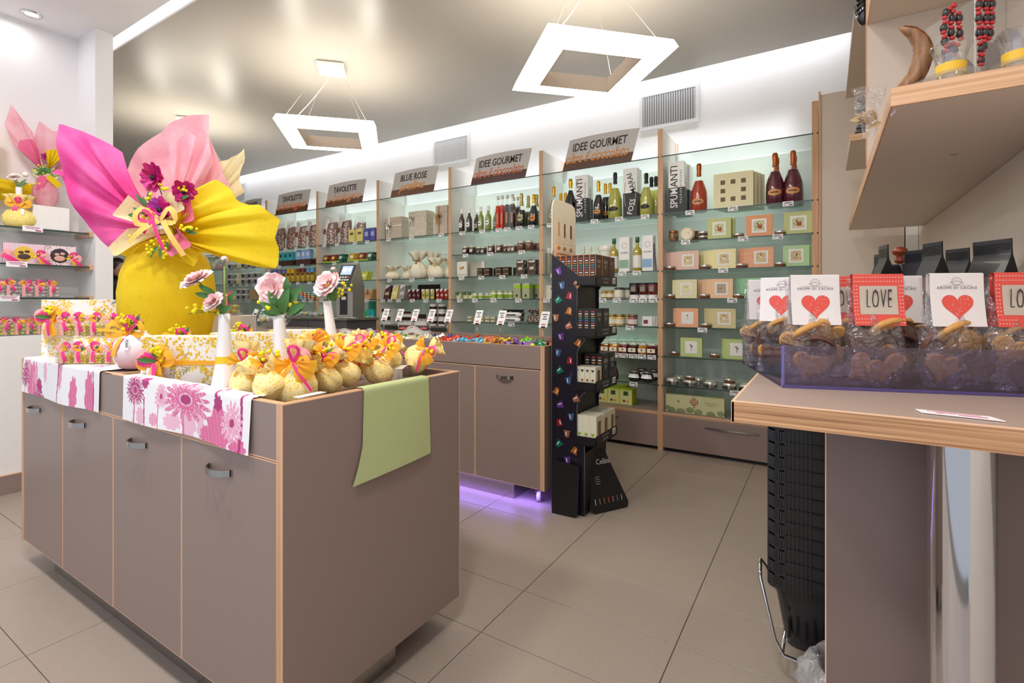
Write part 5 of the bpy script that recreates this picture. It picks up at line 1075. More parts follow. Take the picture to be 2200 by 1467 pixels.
# seen from the camera the near side shows a row of seven narrow ends
def endbox(m, edge=None, h=.16, w_=.034, logo=None, dots=True):
    g = mb(m).box(-w_/2, w_/2, 0, .09, 0, h, .0006); a = [('carton', g)]
    if edge: a.append(('orange_edges', mb(edge).box(-w_/2-.0005, -w_/2+.0022, -.0008, .002, 0, h).box(w_/2-.0022, w_/2+.0005, -.0008, .002, 0, h).box(-w_/2, w_/2, -.0008, .09, h-.001, h+.0008)))
    if dots:
        q = MB()
        for k in range(11): q.use(M(['#b5483a', '#4a78a8', '#2f9a8a', '#c98a4a', '#d9d3cc'][k % 5])); q.box(-w_*.26, w_*.26, -.0012, 0, .008+k*(h-.016)/11, .008+k*(h-.016)/11+.006)
        a.append(('capsule_prints', q, None, 'stuff'))
    if logo: a.append(('side_print', mb(logo).box(w_/2, w_/2+.0008, .018, .072, h*.72, h*.84).prism([(.025, h*.66), (.065, h*.66), (.045, h*.52)], w_/2, w_/2+.0008, 'x').use(M('#9a4a2a')).box(w_/2, w_/2+.0008, .04, .052, .008, h*.34)))
    return parts(*a)
E1 = endbox(M('#2a2422', .35), OE, logo=M('#8f8a86'))
for r in range(3):
    for k in range(7):
        if r and k < 6: continue
        place(E1 if r < 2 else endbox(M('#3c161c', .35), M('#7a1f2a'), logo=M('#8f5a5a')), 'capsule_box', 'orange edged dark capsule box'+['', ' behind front row', ' at the back'][r], 'on top tray of capsule stand', 'capsule box', (SX+.022+.0352*k+.012, SY+.004+.098*r, TR[0]+.0025))
ob('box_row', mb(M('#2a2422', .35)).box(-.11, .10, 0, .195, 0, .157), None, (SX+.12, SY+.10, TR[0]+.0025), label='block of dark capsule boxes filling the rear of the top tray', cat='capsule box')
E2 = endbox(M('#222124', .35), None, .152, .036, M('#8f8a86'))
for k in range(3): place(E2, 'capsule_box', 'plain black capsule box in front row', 'on second tray of capsule stand', 'capsule box', (SX+.172+.039*k-.002*k, SY+.004, TR[1]+.0025))
place(E2, 'capsule_box', 'plain black capsule box behind the front row', 'on second tray of capsule stand', 'capsule box', (SX+.246, SY+.104, TR[1]+.0025))
for k in range(3): place(E2, 'capsule_box', 'black capsule box behind the cream ones', 'on third tray of capsule stand', 'capsule box', (SX+.172+.037*k, SY+.10, TR[2]+.0025), sc=(1, 1, 1.25))
place(E2, 'capsule_box', 'rear black capsule box', 'on third tray of capsule stand', 'capsule box', (SX+.246, SY+.20, TR[2]+.0025), sc=(1, 1, 1.25))
def crbox(h=.125):
    w_ = .034; return parts(('carton', mb(M('#ddd9c0', .4)).box(-w_/2, w_/2, 0, .085, 0, h, .0006)), ('triangle_print', mb(INK).prism([(-.010, h*.88), (.010, h*.88), (0, h*.76)], -.0008, 0)), ('capsule_print', mb(M('#8a3a2a')).box(-.005, .005, -.0008, 0, h*.38, h*.48).use(M('#9ab82a')).box(-.012, .010, -.0008, 0, .004, .016)), ('side_photo', mb(M('#8a6a44', .5, noise=.7, nscale=80)).box(w_/2, w_/2+.0008, .025, .06, .012, h*.85)))
cr = crbox(); cr2 = parts(('carton', mb(M('#dfdcc4', .4)).box(-.019, .019, 0, .085, 0, .155, .0006)), ('capsule_print', mb(M('#9ab82a')).prism([(-.012, .062), (.008, .062), (.004, .046), (-.008, .046)], -.0008, 0).use(M('#8a3020')).box(-.006, .006, -.0008, 0, .008, .020)), ('side_photo', mb(M('#a9803c', .5, noise=.8, nscale=60)).box(.019, .0198, .022, .062, .035, .125)))
for k in range(4): place(cr, 'capsule_box', 'cream capsule box with little black triangle', 'on third tray of capsule stand', 'capsule box', (SX+.153+.0265*k+.004*k, SY+.004, TR[2]+.0025))
for r in range(3):
    for k in range(3): place(cr2, 'capsule_box', 'cream green-print capsule box, '+['front', 'middle', 'rear'][r]+' row', 'on bottom tray of capsule stand', 'capsule box', (SX+.170+.0385*k, SY+.004+.098*r, TR[3]+.0025))

# ================================================================== SWEETS IN THE LONG COUNTER
def candy(m, kind):
    g = mb(m)
    if kind == 0:  # cube with twisted foil ears
        g.X = tf(rot=(.3, .2, .4)); g.box(-.011, .011, -.008, .008, -.007, .007, .002); g.prism([(.011, -.003), (.024, -.010), (.024, .010), (.011, .003)], -.002, .002); g.prism([(-.011, -.003), (-.024, -.010), (-.024, .010), (-.011, .003)], -.002, .002)
    elif kind == 1: g.X = tf(rot=(.9, .4, .1)); g.box(-.015, .015, -.013, .013, -.005, .005, .003)
    else: g.X = tf(rot=(.2, .5, .9)); g.ball((0, 0, 0), .012, 8, 5, (1.2, 1, .8)); g.prism([(.010, -.002), (.026, -.009), (.026, .009), (.010, .002)], -.001, .001)
    return g.mesh('sweet')
zones = [(-3.22, -2.86, ['#e9e3c0', '#b9c77c', '#f2efe2'], 'cream and green', 26), (-2.90, -2.45, ['#f1e6b8', '#eee8d2', '#d9cf9a', '#5f9a4a'], 'pale cream', 44), (-2.50, -2.30, ['#efe9c8', '#f3f0e0'], 'ivory', 22), (-2.36, -2.18, ['#2a3fb0', '#2f49c4', '#d8452a'], 'blue and red foil', 20), (-2.24, -2.0, ['#d83a2a', '#e85a34', '#c93030'], 'red foil', 34), (-2.03, -1.80, ['#e8642a', '#f0823c', '#e9a0a0'], 'orange foil', 30), (-1.83, -1.62, ['#f3cf1f', '#f6dd3a', '#e9b91f'], 'yellow foil', 30), (-1.64, -1.50, ['#6fcf2e', '#58b82a', '#8fdc3a'], 'bright green foil', 28)]
R = random.Random(5)
def scatter(x0, x1, y0, y1, cols, nm, n, kinds=(0, 1, 2), zz=.893):
    ms = [candy(M(c_, .22, .35), k) for c_ in cols for k in kinds]
    for i in range(n):
        x_, y_ = R.uniform(x0, x1), R.uniform(y0, y1); z_ = zz+.012*R.random()+.03*(y_-y0)/(y1-y0+.001)*.6
        o = ob('wrapped_sweet', R.choice(ms), None, (x_, y_, z_), (R.uniform(-.5, .5), R.uniform(-.5, .5), R.uniform(0, 6.3)), label=nm+' wrapped sweet heaped in the long sweets counter', cat='sweet', group=nm+' sweets'); s_ = R.uniform(.95, 1.5); o.scale = (s_, s_, s_)
for x0, x1, cols, nm, n in zones: scatter(x0, x1, 2.53, 2.80, cols, nm, n)
scatter(-2.02, -1.80, 2.505, 2.60, ['#5fb4e0', '#7cc6ea'], 'sky blue foil', 20, zz=.90)
scatter(-1.80, -1.60, 2.505, 2.60, ['#a8743c', '#c08a50'], 'copper brown foil', 14, zz=.898)
scatter(-1.63, -1.44, 2.505, 2.62, ['#8a5ab0', '#a07ac0', '#6f4a98'], 'purple foil', 22, zz=.90)
scatter(-1.46, -1.37, 2.505, 2.62, ['#2f8a4a', '#d9cf3a', '#e9e6e0', '#2f9a6a'], 'mixed green and white', 14, zz=.898)
scatter(-1.50, -1.37, 2.62, 2.80, ['#d8683a', '#6f4a3a'], 'rust foil', 14)
ob('sweets_bed', mb(M('#cdbf86', .5, noise=.5, nscale=50)).box(-.94, .94, -.30, .29, 0, .012), None, (-2.31, 2.82, .8695), label='bed of loose sweets under the foil wrapped ones in the counter', kind='stuff')
# bags on the left end
for k, (x_, y_) in enumerate(((-3.02, 2.72), (-2.72, 2.90), (-3.14, 2.62))):
    R2 = random.Random(k); fl = clear('white_printed_film', (.93, .9, .92), .55, .12, .15, .8, 20)
    g = mb(fl).sheet(lambda u, v: ((u-.5)*.30+.02*math.sin(6*v), (v-.5)*.14, .05*math.sin(PI*u)**.7*math.sin(PI*v)**.6+.012*math.sin(11*u+3*v+k)), 14, 8).sheet(lambda u, v: ((u-.5)*.30, (v-.5)*.14, .001), 2, 2)
    g2 = mb(M('#c95a5f', .4)).ball((-.09, 0, .036), .02, 8, 4, (2, 1, .5)).ball((.09, .01, .038), .018, 8, 4, (2, 1, .5)).ball((.02, -.03, .045), .013, 8, 4, (2, 1, .5))
    place(parts(('film', g), ('red_print', g2, None, 'stuff')), 'sweets_packet', 'white and red film packet lying '+['in the middle', 'on the right, tallest', 'on the left'][k], 'at left end of sweets counter', 'bag', (x_, y_, .898+.02*(k == 1)), .2*k)
# price holders behind the sweets
hold = parts(('stem', mb(STEEL).tube([(0, 0, 0), (0, 0, .115)], .0025, 6).box(-.02, .02, -.005, .005, .112, .118)), ('foot', mb(BLACK).lathe([(.012, 0), (.010, .006)], 10)), ('clip', mb(BLACK).box(-.012, .012, -.006, .006, .118, .128)))
cardm = mb(TAGM); cardm.X = tf((0, 0, .12), (-.35, .0, 0)); cardm.prism([(-.030, 0), (.024, 0), (.036, .105), (-.018, .105)], -.001, .001); prn = mb(INK); prn.X = cardm.X
for a, z_ in ((.018, .085), (.010, .07), (.014, .055)): prn.box(-a+.005, a+.005, -.0016, -.001, z_-.003, z_+.003)
prn.use(M('#c94a4a')).box(-.014, .012, -.0016, -.001, .016, .024)
hold += parts(('card', cardm), ('printed_lines', prn))
for k, (x_, y_) in enumerate([(-3.162, 3.020), (-2.994, 3.020), (-2.823, 3.020), (-2.650, 3.020), (-2.475, 3.020), (-2.119, 2.920), (-1.919, 2.920), (-1.482, 2.740)]):
    place(hold, 'price_holder', 'white price card on a thin steel stem', 'behind the sweets counter heap', 'price card', (x_, y_, .883), .25)
# the scale on the service counter
t = thing('label_scale', 'steel self service scale with tilted touch screen and round keys', 'scale', (-3.850, 3.22, 1.011), .32)
g = mb(STEEL).prism([(-.09, -.12), (.10, -.12), (.10, .30), (.06, .47), (-.06, .30), (-.09, .22)], -.085, .085, 'x'); g.v = [(a, b_, c_) for a, b_, c_ in g.v]; g.X = None
sc_ = mb(M('#a9a5a0', .35, .7)).prism([(-.06, .0), (.13, .0), (.15, .06), (.15, .30), (.06, .52), (.03, .52), (-.10, .30), (-.10, .27), (-.06, .25)], -.085, .085, 'x'); ob('housing', sc_, t)
scr = tf((0, -.047, .39), (-math.atan2(.13, .22)*1.0, 0, 0))
g = mb(M('#3a3c40', .3)); g.X = scr; g.box(-.078, .078, -.006, .0, -.115, .13); ob('front_plate', g, t)
g = mb(M('#a9c0e6', .2, emit=.55, name='lit_screen')); g.X = scr; g.box(-.055, .055, -.008, -.006, .015, .115); g.use(M('#dfe6f4', .2, emit=.7, name='lit_screen_fields')); g.box(-.04, -.005, -.009, -.008, .04, .09); g.box(.005, .045, -.009, -.008, .075, .085); g.box(.005, .045, -.009, -.008, .055, .065); ob('screen', g, t)
for r in range(3):
    for k in range(4):
        g = mb(M('#d8483f') if (r == 0 and k == 3) else (M('#3f9a5a') if (r == 2 and k == 3) else WHITEG)); g.X = scr; g.lathe([(.0085, 0), (.0085, .004)], 10, (0, 0, 0)) if 0 else g.box(-.048+.026*k, -.030+.026*k, -.010, -.006, -.022-.030*r, -.006-.030*r, .003); ob('key', g, t)
ob('label_slot', mb(M('#1c1c1e')).box(-.05, .03, -.062, -.058, .03, .235).use(M('#d9d6c4')).box(-.03, .015, -.064, -.062, .17, .20), t)
ob('tray', mb(CHROME).box(-.15, .15, -.12, -.065, -.0, .006), t)
# bowl of pastel eggs and holders left of it
def eggs(n, rx, ry, base, cols, r, seed):
    R_ = random.Random(seed); gs_ = []
    for i in range(n):
        q = math.sqrt(R_.random()); a = R_.uniform(0, 6.28); gs_.append((rx*q*math.cos(a), ry*q*math.sin(a), base+R_.random()*.02+.045*(1-q)))
    return gs_
t = place(parts(('bowl', mb(ACRYL).lathe([(.06, 0), (.11, .03), (.15, .085), (.17, .14)], 28, cap1=False)), ('rim', mb(ACRYL).lathe([(.170, .139), (.176, .142), (.170, .145)], 28, cap0=False, cap1=False))), 'glass_bowl', 'clear bowl of pastel sugar eggs', 'behind the middle white vase', 'bowl', (-4.508, 2.9, .913))
R = random.Random(3); em = {c_: mb(M(c_, .3, coat=.3)).ball((0, 0, 0), .026, 10, 7, (1, 1, 1.3)).mesh('egg') for c_ in ('#f0ead2', '#e9e08a', '#c9dde8', '#e6c9d4', '#bfe0cf')}
for i in range(26):
    q = math.sqrt(R.random())*.115; a = R.uniform(0, 6.28); nm_ = R.choice(list(em)); ob('sugar_egg', em[nm_], None, (-4.508+q*math.cos(a), 2.9+q*math.sin(a), .955+R.random()*.09*(1.1-q*4)+q*.2), (R.uniform(0, 3), R.uniform(0, 3), 0), label={'#f0ead2': 'ivory', '#e9e08a': 'lemon', '#c9dde8': 'pale blue', '#e6c9d4': 'pale pink', '#bfe0cf': 'mint'}[nm_]+' sugar egg heaped in the clear bowl', cat='egg', group='sugar eggs in the clear bowl, '+nm_ if 0 else {'#f0ead2': 'ivory', '#e9e08a': 'lemon', '#c9dde8': 'pale blue', '#e6c9d4': 'pale pink', '#bfe0cf': 'mint'}[nm_]+' eggs in the bowl')
# acrylic trough of round coloured eggs on the service counter
tx_ = -4.351
place(parts(('trough', mb(ACRYL).box(-.42, .30, 0, .004, 0, .06).box(-.42, -.416, 0, .16, 0, .06).box(.296, .30, 0, .16, 0, .06))), 'acrylic_trough', 'low clear acrylic trough of small coloured eggs', 'on the dark service counter', 'tray', (tx_-.06, 3.17, 1.011))
em2 = {n_: mb(M(c_, .25, coat=.4)).ball((0, 0, 0), .016, 8, 6, (1.25, 1, .95)).mesh('egg') for n_, c_ in (('turquoise', '#4fc3c4'), ('yellow', '#f0d840'), ('mint', '#8fdcb4'), ('white', '#eef0ec'), ('pink', '#f0b8c4'), ('sky blue', '#7cc0e8'))}
for i in range(60):
    nm_ = R.choice(list(em2)); ob('small_egg', em2[nm_], None, (tx_+R.uniform(-.28, .24), 3.19+R.uniform(0, .11), 1.026+.022*R.random()), (0, R.uniform(-.4, .4), R.uniform(0, 3)), label='small '+nm_+' sugar egg in the acrylic trough on the service counter', cat='egg', group='small '+nm_+' eggs in the trough')
place(parts(('bowl', mb(ACRYL).lathe([(.01, 0), (.015, .01), (.035, .03), (.05, .05)], 20, cap1=False))), 'small_glass_dish', 'small clear glass dish on the egg trough rim', 'on the dark service counter', 'dish', (-4.678, 3.25, 1.075))
for k, px_ in enumerate([-4.994, -4.862]):
    g = mb(TAGM); g.X = tf((0, 0, .05), (-.3, .25, 0)); g.box(-.025, .025, -.001, .001, 0, .13); h = mb(INK); h.X = g.X; h.box(-.014, .014, -.002, -.001, .07, .085); h.box(-.014, .010, -.002, -.001, .045, .05)
    place(parts(('card', g), ('stem', mb(BLACK).tube([(0, 0, 0), (0, 0, .055)], .003, 6)), ('printed_lines', h)), 'price_holder', 'white price card beside the egg bowl', 'behind the left white vase', 'price card', (px_, 2.95, .915), .3)
# ================================================================== PERSON BETWEEN THE PIER AND THE BIG EGG
def person(x_, y_, rz):
    t = thing('person', 'dark-haired person in a dark jacket standing between the white pier and yellow egg', 'person', (x_, y_, 0), rz)
    me = bpy.data.meshes.new('body'); V = [(0, 0, .92), (0, .01, 1.10), (0, .0, 1.28), (0, -.005, 1.38), (0, -.012, 1.44), (.10, 0, .90), (.105, -.01, .50), (.105, .02, .08), (.11, -.10, .045), (-.10, 0, .90), (-.105, .0, .50), (-.105, .03, .08), (-.11, -.09, .045), (.165, .0, 1.345), (.205, .0, 1.08), (.20, -.10, .90), (.198, -.14, .83), (-.165, 0, 1.345), (-.205, .0, 1.08), (-.20, -.10, .90), (-.198, -.14, .83)]
    E_ = [(0, 1), (1, 2), (2, 3), (3, 4), (0, 5), (5, 6), (6, 7), (7, 8), (0, 9), (9, 10), (10, 11), (11, 12), (3, 13), (13, 14), (14, 15), (15, 16), (3, 17), (17, 18), (18, 19), (19, 20)]
    Rr = [.14, .125, .14, .075, .05, .09, .06, .045, .035, .09, .06, .045, .035, .058, .047, .038, .03, .058, .047, .038, .03]
    me.from_pydata(V, E_, []); o = bpy.data.objects.new('body', me); C.objects.link(o); o.parent = t
    s = o.modifiers.new('skin', 'SKIN'); o.modifiers.new('sub', 'SUBSURF').levels = 1
    for v, r in zip(me.skin_vertices[0].data, Rr): v.radius = (r, r*.8)
    me.skin_vertices[0].data[0].use_root = True; me.materials.append(M('#23252c', .7, name='dark_jacket'))
    skin = M('#c99a7f', .5, name='skin'); g = mb(skin).ball((0, -.02, 1.555), .085, 16, 12, (.88, 1.0, 1.22)); g.ball((0, -.108, 1.545), .014, 8, 6, (.8, 1.2, 1.5)); g.ball((.078, -.01, 1.55), .02, 8, 5, (.4, .8, 1.3)); g.ball((-.078, -.01, 1.55), .02, 8, 5, (.4, .8, 1.3))
    g.use(M('#3a2a26')).ball((.03, -.098, 1.565), .009, 8, 5, (1.2, .5, .7)); g.ball((-.03, -.098, 1.565), .009, 8, 5, (1.2, .5, .7)); g.use(M('#a85a54')).ball((0, -.103, 1.505), .016, 8, 4, (1.3, .4, .4)); ob('head', g, t)
    h = mb(M('#1d1715', .35, coat=.3, name='dark_hair')); R_ = random.Random(2)
    h.ball((0, .015, 1.585), .098, 18, 12, (.95, 1.05, 1.12))
    for k in range(26):
        a = .3+2.55*k/25; x0 = .088*math.cos(a); y0 = .095*math.sin(a)+.005
        h.tube([(x0, y0, 1.62), (x0*1.08, y0*1.05, 1.52), (x0*1.15, y0*1.05-.005, 1.42), (x0*1.1+.01*R_.uniform(-1, 1), y0+.01, 1.34)], [.022, .024, .02, .006], 6)
    ob('hair', h, t)
    for sg in (1, -1):
        g = mb(skin)
        g.ball((sg*.197, -.165, .80), .034, 8, 6, (.55, .9, 1.1))
        for k in range(4): g.tube([(sg*.197, -.178+.014*k, .785), (sg*.194, -.185+.014*k, .75), (sg*.186, -.182+.014*k, .72-.006*(k % 2))], [.009, .008, .006], 6)
        g.tube([(sg*.19, -.19, .81), (sg*.18, -.21, .785), (sg*.177, -.212, .765)], [.010, .009, .007], 6); ob('hand', g, t)
person(-7.196, 2.6, 1.9)

# ================================================================== ON THE ISLAND: THE BIG EGG IN TISSUE PAPER
K = .001970
def bq(pts, k=K, cx=360, zb=.913): return [((a-cx)*k, (647.5-b_)*k+1.1655-zb) for a, b_ in pts]
def poly_at(pts, u):
    L = [0]
    for (a, b_), (c, d) in zip(pts, pts[1:]): L.append(L[-1]+math.hypot(c-a, d-b_))
    s = u*L[-1]
    for i in range(len(pts)-1):
        if s <= L[i+1]+1e-9:
            t = (s-L[i])/max(1e-9, L[i+1]-L[i]); return (pts[i][0]+(pts[i+1][0]-pts[i][0])*t, pts[i][1]+(pts[i+1][1]-pts[i][1])*t)
    return pts[-1]
def fan(m, neck, rim, tip=-.05, bulge=-.06, pleats=5, amp=.014, yb=0, spread=.03, nu=44, nv=16, ph=0.0, g=None, curl=0.0):
    """tissue paper gathered at a neck and opened to a free rim, with pleats that fade outwards"""
    g = g or MB(); g.use(m); n = len(rim)-1
    a0 = math.atan2(rim[0][1]-neck[1], rim[0][0]-neck[0]); a1 = math.atan2(rim[-1][1]-neck[1], rim[-1][0]-neck[0])
    def fn(u, v):
        B = poly_at(rim, u); vv = v**.9
        nx = neck[0]+spread*(u-.5)*math.cos((a0+a1)/2+PI/2); nz = neck[1]+spread*(u-.5)*math.sin((a0+a1)/2+PI/2)
        pl = amp*math.sin(2*PI*pleats*u+ph)*min(1, v*4)*(1-.62*v)+.4*amp*math.sin(2*PI*(pleats*2.3)*u+ph*2)*(1-.8*v)*min(1, v*4)
        y = yb+tip*vv+bulge*math.sin(PI*vv)+pl+curl*max(0, v-.75)**2*10*math.sin(5*u+ph)
        return (nx+(B[0]-nx)*vv, y, nz+(B[1]-nz)*vv)
    return g.sheet(fn, nu, nv)
PMAG = paper('magenta_fibre_paper', '#e23a92', '#ee62aa', .3); PPINK = paper('light_pink_fibre_paper', '#f4a9bb', '#fad0d6', .4); PYEL = paper('yellow_fibre_paper', '#f1d200', '#f6dd1c', .35); PCRM = paper('cream_fibre_paper', '#eee3a6', '#f5ecc4', .35); PROSE = paper('rose_fibre_paper', '#f06a9a', '#f487ae', .3)
BQ = thing('egg_bouquet', 'giant egg wrapped in yellow paper with magenta, pink and yellow tissue wings', 'egg', (0, 0, .9135), YAW)
bl = (-2.359, 1.026, 1.259); BQ.location = (bl[0], bl[1], .9145)
NK = bq([(350, 508)])[0]
EGGP = [(36, 774), (62, 762), (80, 715), (88, 670), (89, 630), (84, 590), (72, 555), (55, 530), (34, 512), (20, 500)]
g = mb(PYEL); prof = [((a)*K, (647.5-b_)*K+1.1655-.913) for a, b_ in EGGP]
fine = []
for (r0, z0), (r1, z1) in zip(prof, prof[1:]):
    for k in range(3): fine.append((r0+(r1-r0)*k/3, z0+(z1-z0)*k/3))
fine.append(prof[-1])
g.lathe(fine, 72, (-.008, .02, 0), fn=lambda a, i: 1+.012*math.sin(9*a+i*.05)+.018*abs(math.sin(4.5*a+.4+.02*i))+.01*math.sin(23*a+i*.11)*(1 if i > 14 else .4)); ob('wrapped_egg', g, BQ)
ob('yellow_skirt', fan(PYEL, NK, bq([(262, 541), (300, 560), (352, 548), (395, 562), (436, 578), (445, 540)]), -.10, -.05, 7, .016, .0), BQ)
ob('cream_wing', fan(PCRM, NK, bq([(440, 330), (462, 326), (482, 315), (499, 300), (500, 322), (492, 350), (486, 372), (500, 400)]), .10, .03, 4, .01, .05), BQ)
ob('magenta_wing', fan(PMAG, NK, bq([(262, 338), (232, 318), (190, 298), (150, 284), (128, 276), (130, 330), (139, 385), (158, 440), (190, 490), (222, 522), (249, 544), (262, 528)]), -.07, -.06, 4, .020, .0, ph=.6, curl=.004), BQ)
ob('magenta_back_fold', fan(PMAG, bq([(250, 420)])[0], bq([(110, 372), (125, 362), (140, 395), (150, 420)]), .02, .0, 1, .005, -.02, nu=10, nv=6), BQ)
ob('pink_wing', fan(PPINK, NK, bq([(275, 440), (258, 405), (250, 372), (262, 336), (300, 297), (350, 258), (400, 237), (425, 234), (440, 236), (441, 288), (452, 322), (470, 360), (487, 400), (482, 432)]), .06, .05, 5, .022, .02, ph=2.2, curl=.004), BQ)
ob('pink_inner_wing', fan(PPINK, NK, bq([(350, 330), (372, 300), (392, 275), (412, 290), (428, 272), (440, 300), (450, 340)]), .03, .02, 3, .016, -.0, ph=1.0), BQ)
ob('yellow_wing', fan(PYEL, NK, bq([(418, 432), (440, 408), (467, 393), (495, 412), (514, 440), (534, 446), (556, 445), (578, 462), (599, 477), (594, 498), (592, 518), (597, 535), (596, 580), (560, 577), (510, 567), (470, 550), (430, 545)]), -.06, -.08, 7, .020, .0, ph=.3, curl=.004, nu=60), BQ)
ob('cream_tip', fan(PCRM, bq([(350, 470)])[0], bq([(298, 428), (284, 445), (265, 468), (310, 482)]), -.11, -.02, 1, .004, -.05, nu=14, nv=8), BQ)
ob('cream_tip', fan(PCRM, bq([(352, 478)])[0], bq([(366, 425), (378, 421), (394, 428), (413, 456), (394, 464)]), -.11, -.03, 1, .006, -.05, nu=14, nv=8), BQ)
ob('cream_tip', fan(PCRM, bq([(345, 490)])[0], bq([(296, 495), (258, 530), (271, 552), (330, 512)]), -.10, -.02, 1, .004, -.06, nu=14, nv=8), BQ)
ob('rose_tip', fan(PROSE, bq([(368, 480)])[0], bq([(402, 432), (414, 430), (424, 476), (406, 482)]), -.08, -.01, 1, .004, -.06, nu=12, nv=8), BQ)
ob('rose_tip', fan(PROSE, bq([(362, 490)])[0], bq([(375, 540), (384, 552), (430, 528), (402, 497)]), -.12, -.03, 1, .006, -.05, nu=12, nv=8), BQ)
def anemone(r, c1, c2, seed=0, n=9, cup=.25, dark='#1d1424'):
    R = random.Random(seed); g = MB()
    for lay, (k, sc_, lift) in enumerate(((n, 1, 0), (n-2, .78, .25), (n-3, .5, .6))):
        for i in range(k):
            a = 2*PI*i/k+lay*.5+R.uniform(-.12, .12); ca, sa = math.cos(a), math.sin(a); L = r*sc_*R.uniform(.88, 1.08); ww = L*.55; ph = R.uniform(0, 6)
            g.use(c1 if (i+lay) % 3 else c2)
            def fn(u, v, L=L, ww=ww, ca=ca, sa=sa, ph=ph, lift=lift):
                q = math.sin(PI*(.12+.80*v))**.7; x_ = L*v; y_ = (u-.5)*2*ww*q*.62; z_ = (cup+lift)*L*v*v+.05*L*math.sin(7*u+ph)*v-.06*L
                return (x_*ca-y_*sa, -z_-.001*lay, x_*sa+y_*ca)
            g.sheet(fn, 5, 4)
    return g, mb(M(dark, .6)).ball((0, -.05*r-.003, 0), r*.2, 10, 6, (1, .7, 1))
ANE1, ANE2 = M('#cc1a7c', .6, name='anemone_magenta'), M('#b236a6', .6, name='anemone_violet')
def tfm(me, M_): me.transform(M_); return me
for k, (px_, py_, r, tilt, yaw_) in enumerate(((338, 390, .056, .15, -.2), (350, 455, .052, -.1, .15), (398, 418, .045, .3, .5))):
    p, c_ = anemone(r, ANE1, ANE2 if k == 1 else M('#c51d62', .6, name='anemone_red'), k+3)
    X_ = tf((bq([(px_, py_)])[0][0], -.16, bq([(px_, py_)])[0][1]), (tilt, 0, yaw_))
    f = ob('anemone', p, BQ); f.matrix_local = X_; ob('flower_centre', c_, f)
    q = bq([(px_, py_)])[0]; ob('stem', mb(LEAF).tube([(q[0], -.15, q[1]), (q[0]*.6-.005, -.10, (q[1]+NK[1])/2), (NK[0], -.04, NK[1])], .0022, 5), BQ)
g = mb(LEAF)
for px_, py_, a, L in ((325, 450, 2.2, .07), (328, 455, 1.9, .06), (318, 462, 2.6, .05), (385, 435, .3, .06), (398, 495, .1, .055), (402, 498, -.15, .05), (355, 520, -1.6, .07), (345, 525, -2.0, .06), (362, 515, -1.3, .05), (330, 440, 1.6, .05), (300, 465, 3.1, .03)):
    q = bq([(px_, py_)])[0]; leaf(g, (q[0], -.15, q[1]), a, L, .018)
ob('leaves', g, BQ)
gb, gs_ = mb(MIMO), mb(LEAF)
for k, (px_, py_, a, L, n) in enumerate(((345, 400, -.8, .05, 6), (385, 420, .3, .05, 7), (345, 500, -1.9, .09, 12), (350, 495, -1.3, .11, 12), (390, 490, -.1, .06, 9), (360, 500, -.7, .07, 9), (330, 440, 1.4, .03, 4), (318, 505, 3.0, .05, 4), (345, 480, 2.6, .04, 5))):
    q = bq([(px_, py_)])[0]; mimosa(gb, gs_, (q[0], -.165, q[1]), a, L, n, .0065, -.1, k)
ob('mimosa_balls', gb, BQ, kind='stuff'); ob('mimosa_stems', gs_, BQ)
g = mb(MAGENTA); q = bq([(345, 480)])[0]; loop(g, (q[0], -.18, q[1]), 2.5, .055, .012); tail(g, (q[0]+.01, -.19, q[1]+.02), -1.2, .12, .013); tail(g, (q[0], -.18, q[1]), -2.2, .05, .012); ob('magenta_ribbon', g, BQ)
g = mb(M('#f0c463', .5, name='pale_gold_organza')); q = bq([(355, 478)])[0]; loop(g, (q[0], -.175, q[1]), 2.9, .08, .022); loop(g, (q[0], -.175, q[1]), .35, .075, .022); tail(g, (q[0], -.175, q[1]), -2.6, .13, .022); tail(g, (q[0]+.02, -.175, q[1]), -.95, .14, .020); ob('gold_ribbon', g, BQ)
q = bq([(358, 484)])[0]; ob('gift_card', mb(TAGM).ball((q[0], -.175, q[1]), 1, 16, 6, (.03, .001, .02)).use(INK).box(q[0]-.010, q[0]+.010, -.177, -.176, q[1]-.003, q[1]+.004), BQ)

for ch in BQ.children:   # the posy sits on the side of the neck that faces the shop floor
    n_ = ch.name.split('.')[0]
    if n_ in ('anemone', 'stem', 'leaves', 'mimosa_balls', 'mimosa_stems', 'magenta_ribbon', 'gold_ribbon', 'gift_card'): ch.location = (ch.location.x+.100, ch.location.y, ch.location.z-.024)
    elif n_ in ('cream_tip', 'rose_tip'): ch.location = (.078, 0, -.018)
    elif n_ in ('yellow_wing', 'magenta_wing', 'yellow_skirt'): ch.location = (.030+(.022 if n_ == 'magenta_wing' else 0), 0, 0)
    elif n_ in ('pink_wing', 'cream_wing'): ch.location = (-.028, 0, .008)

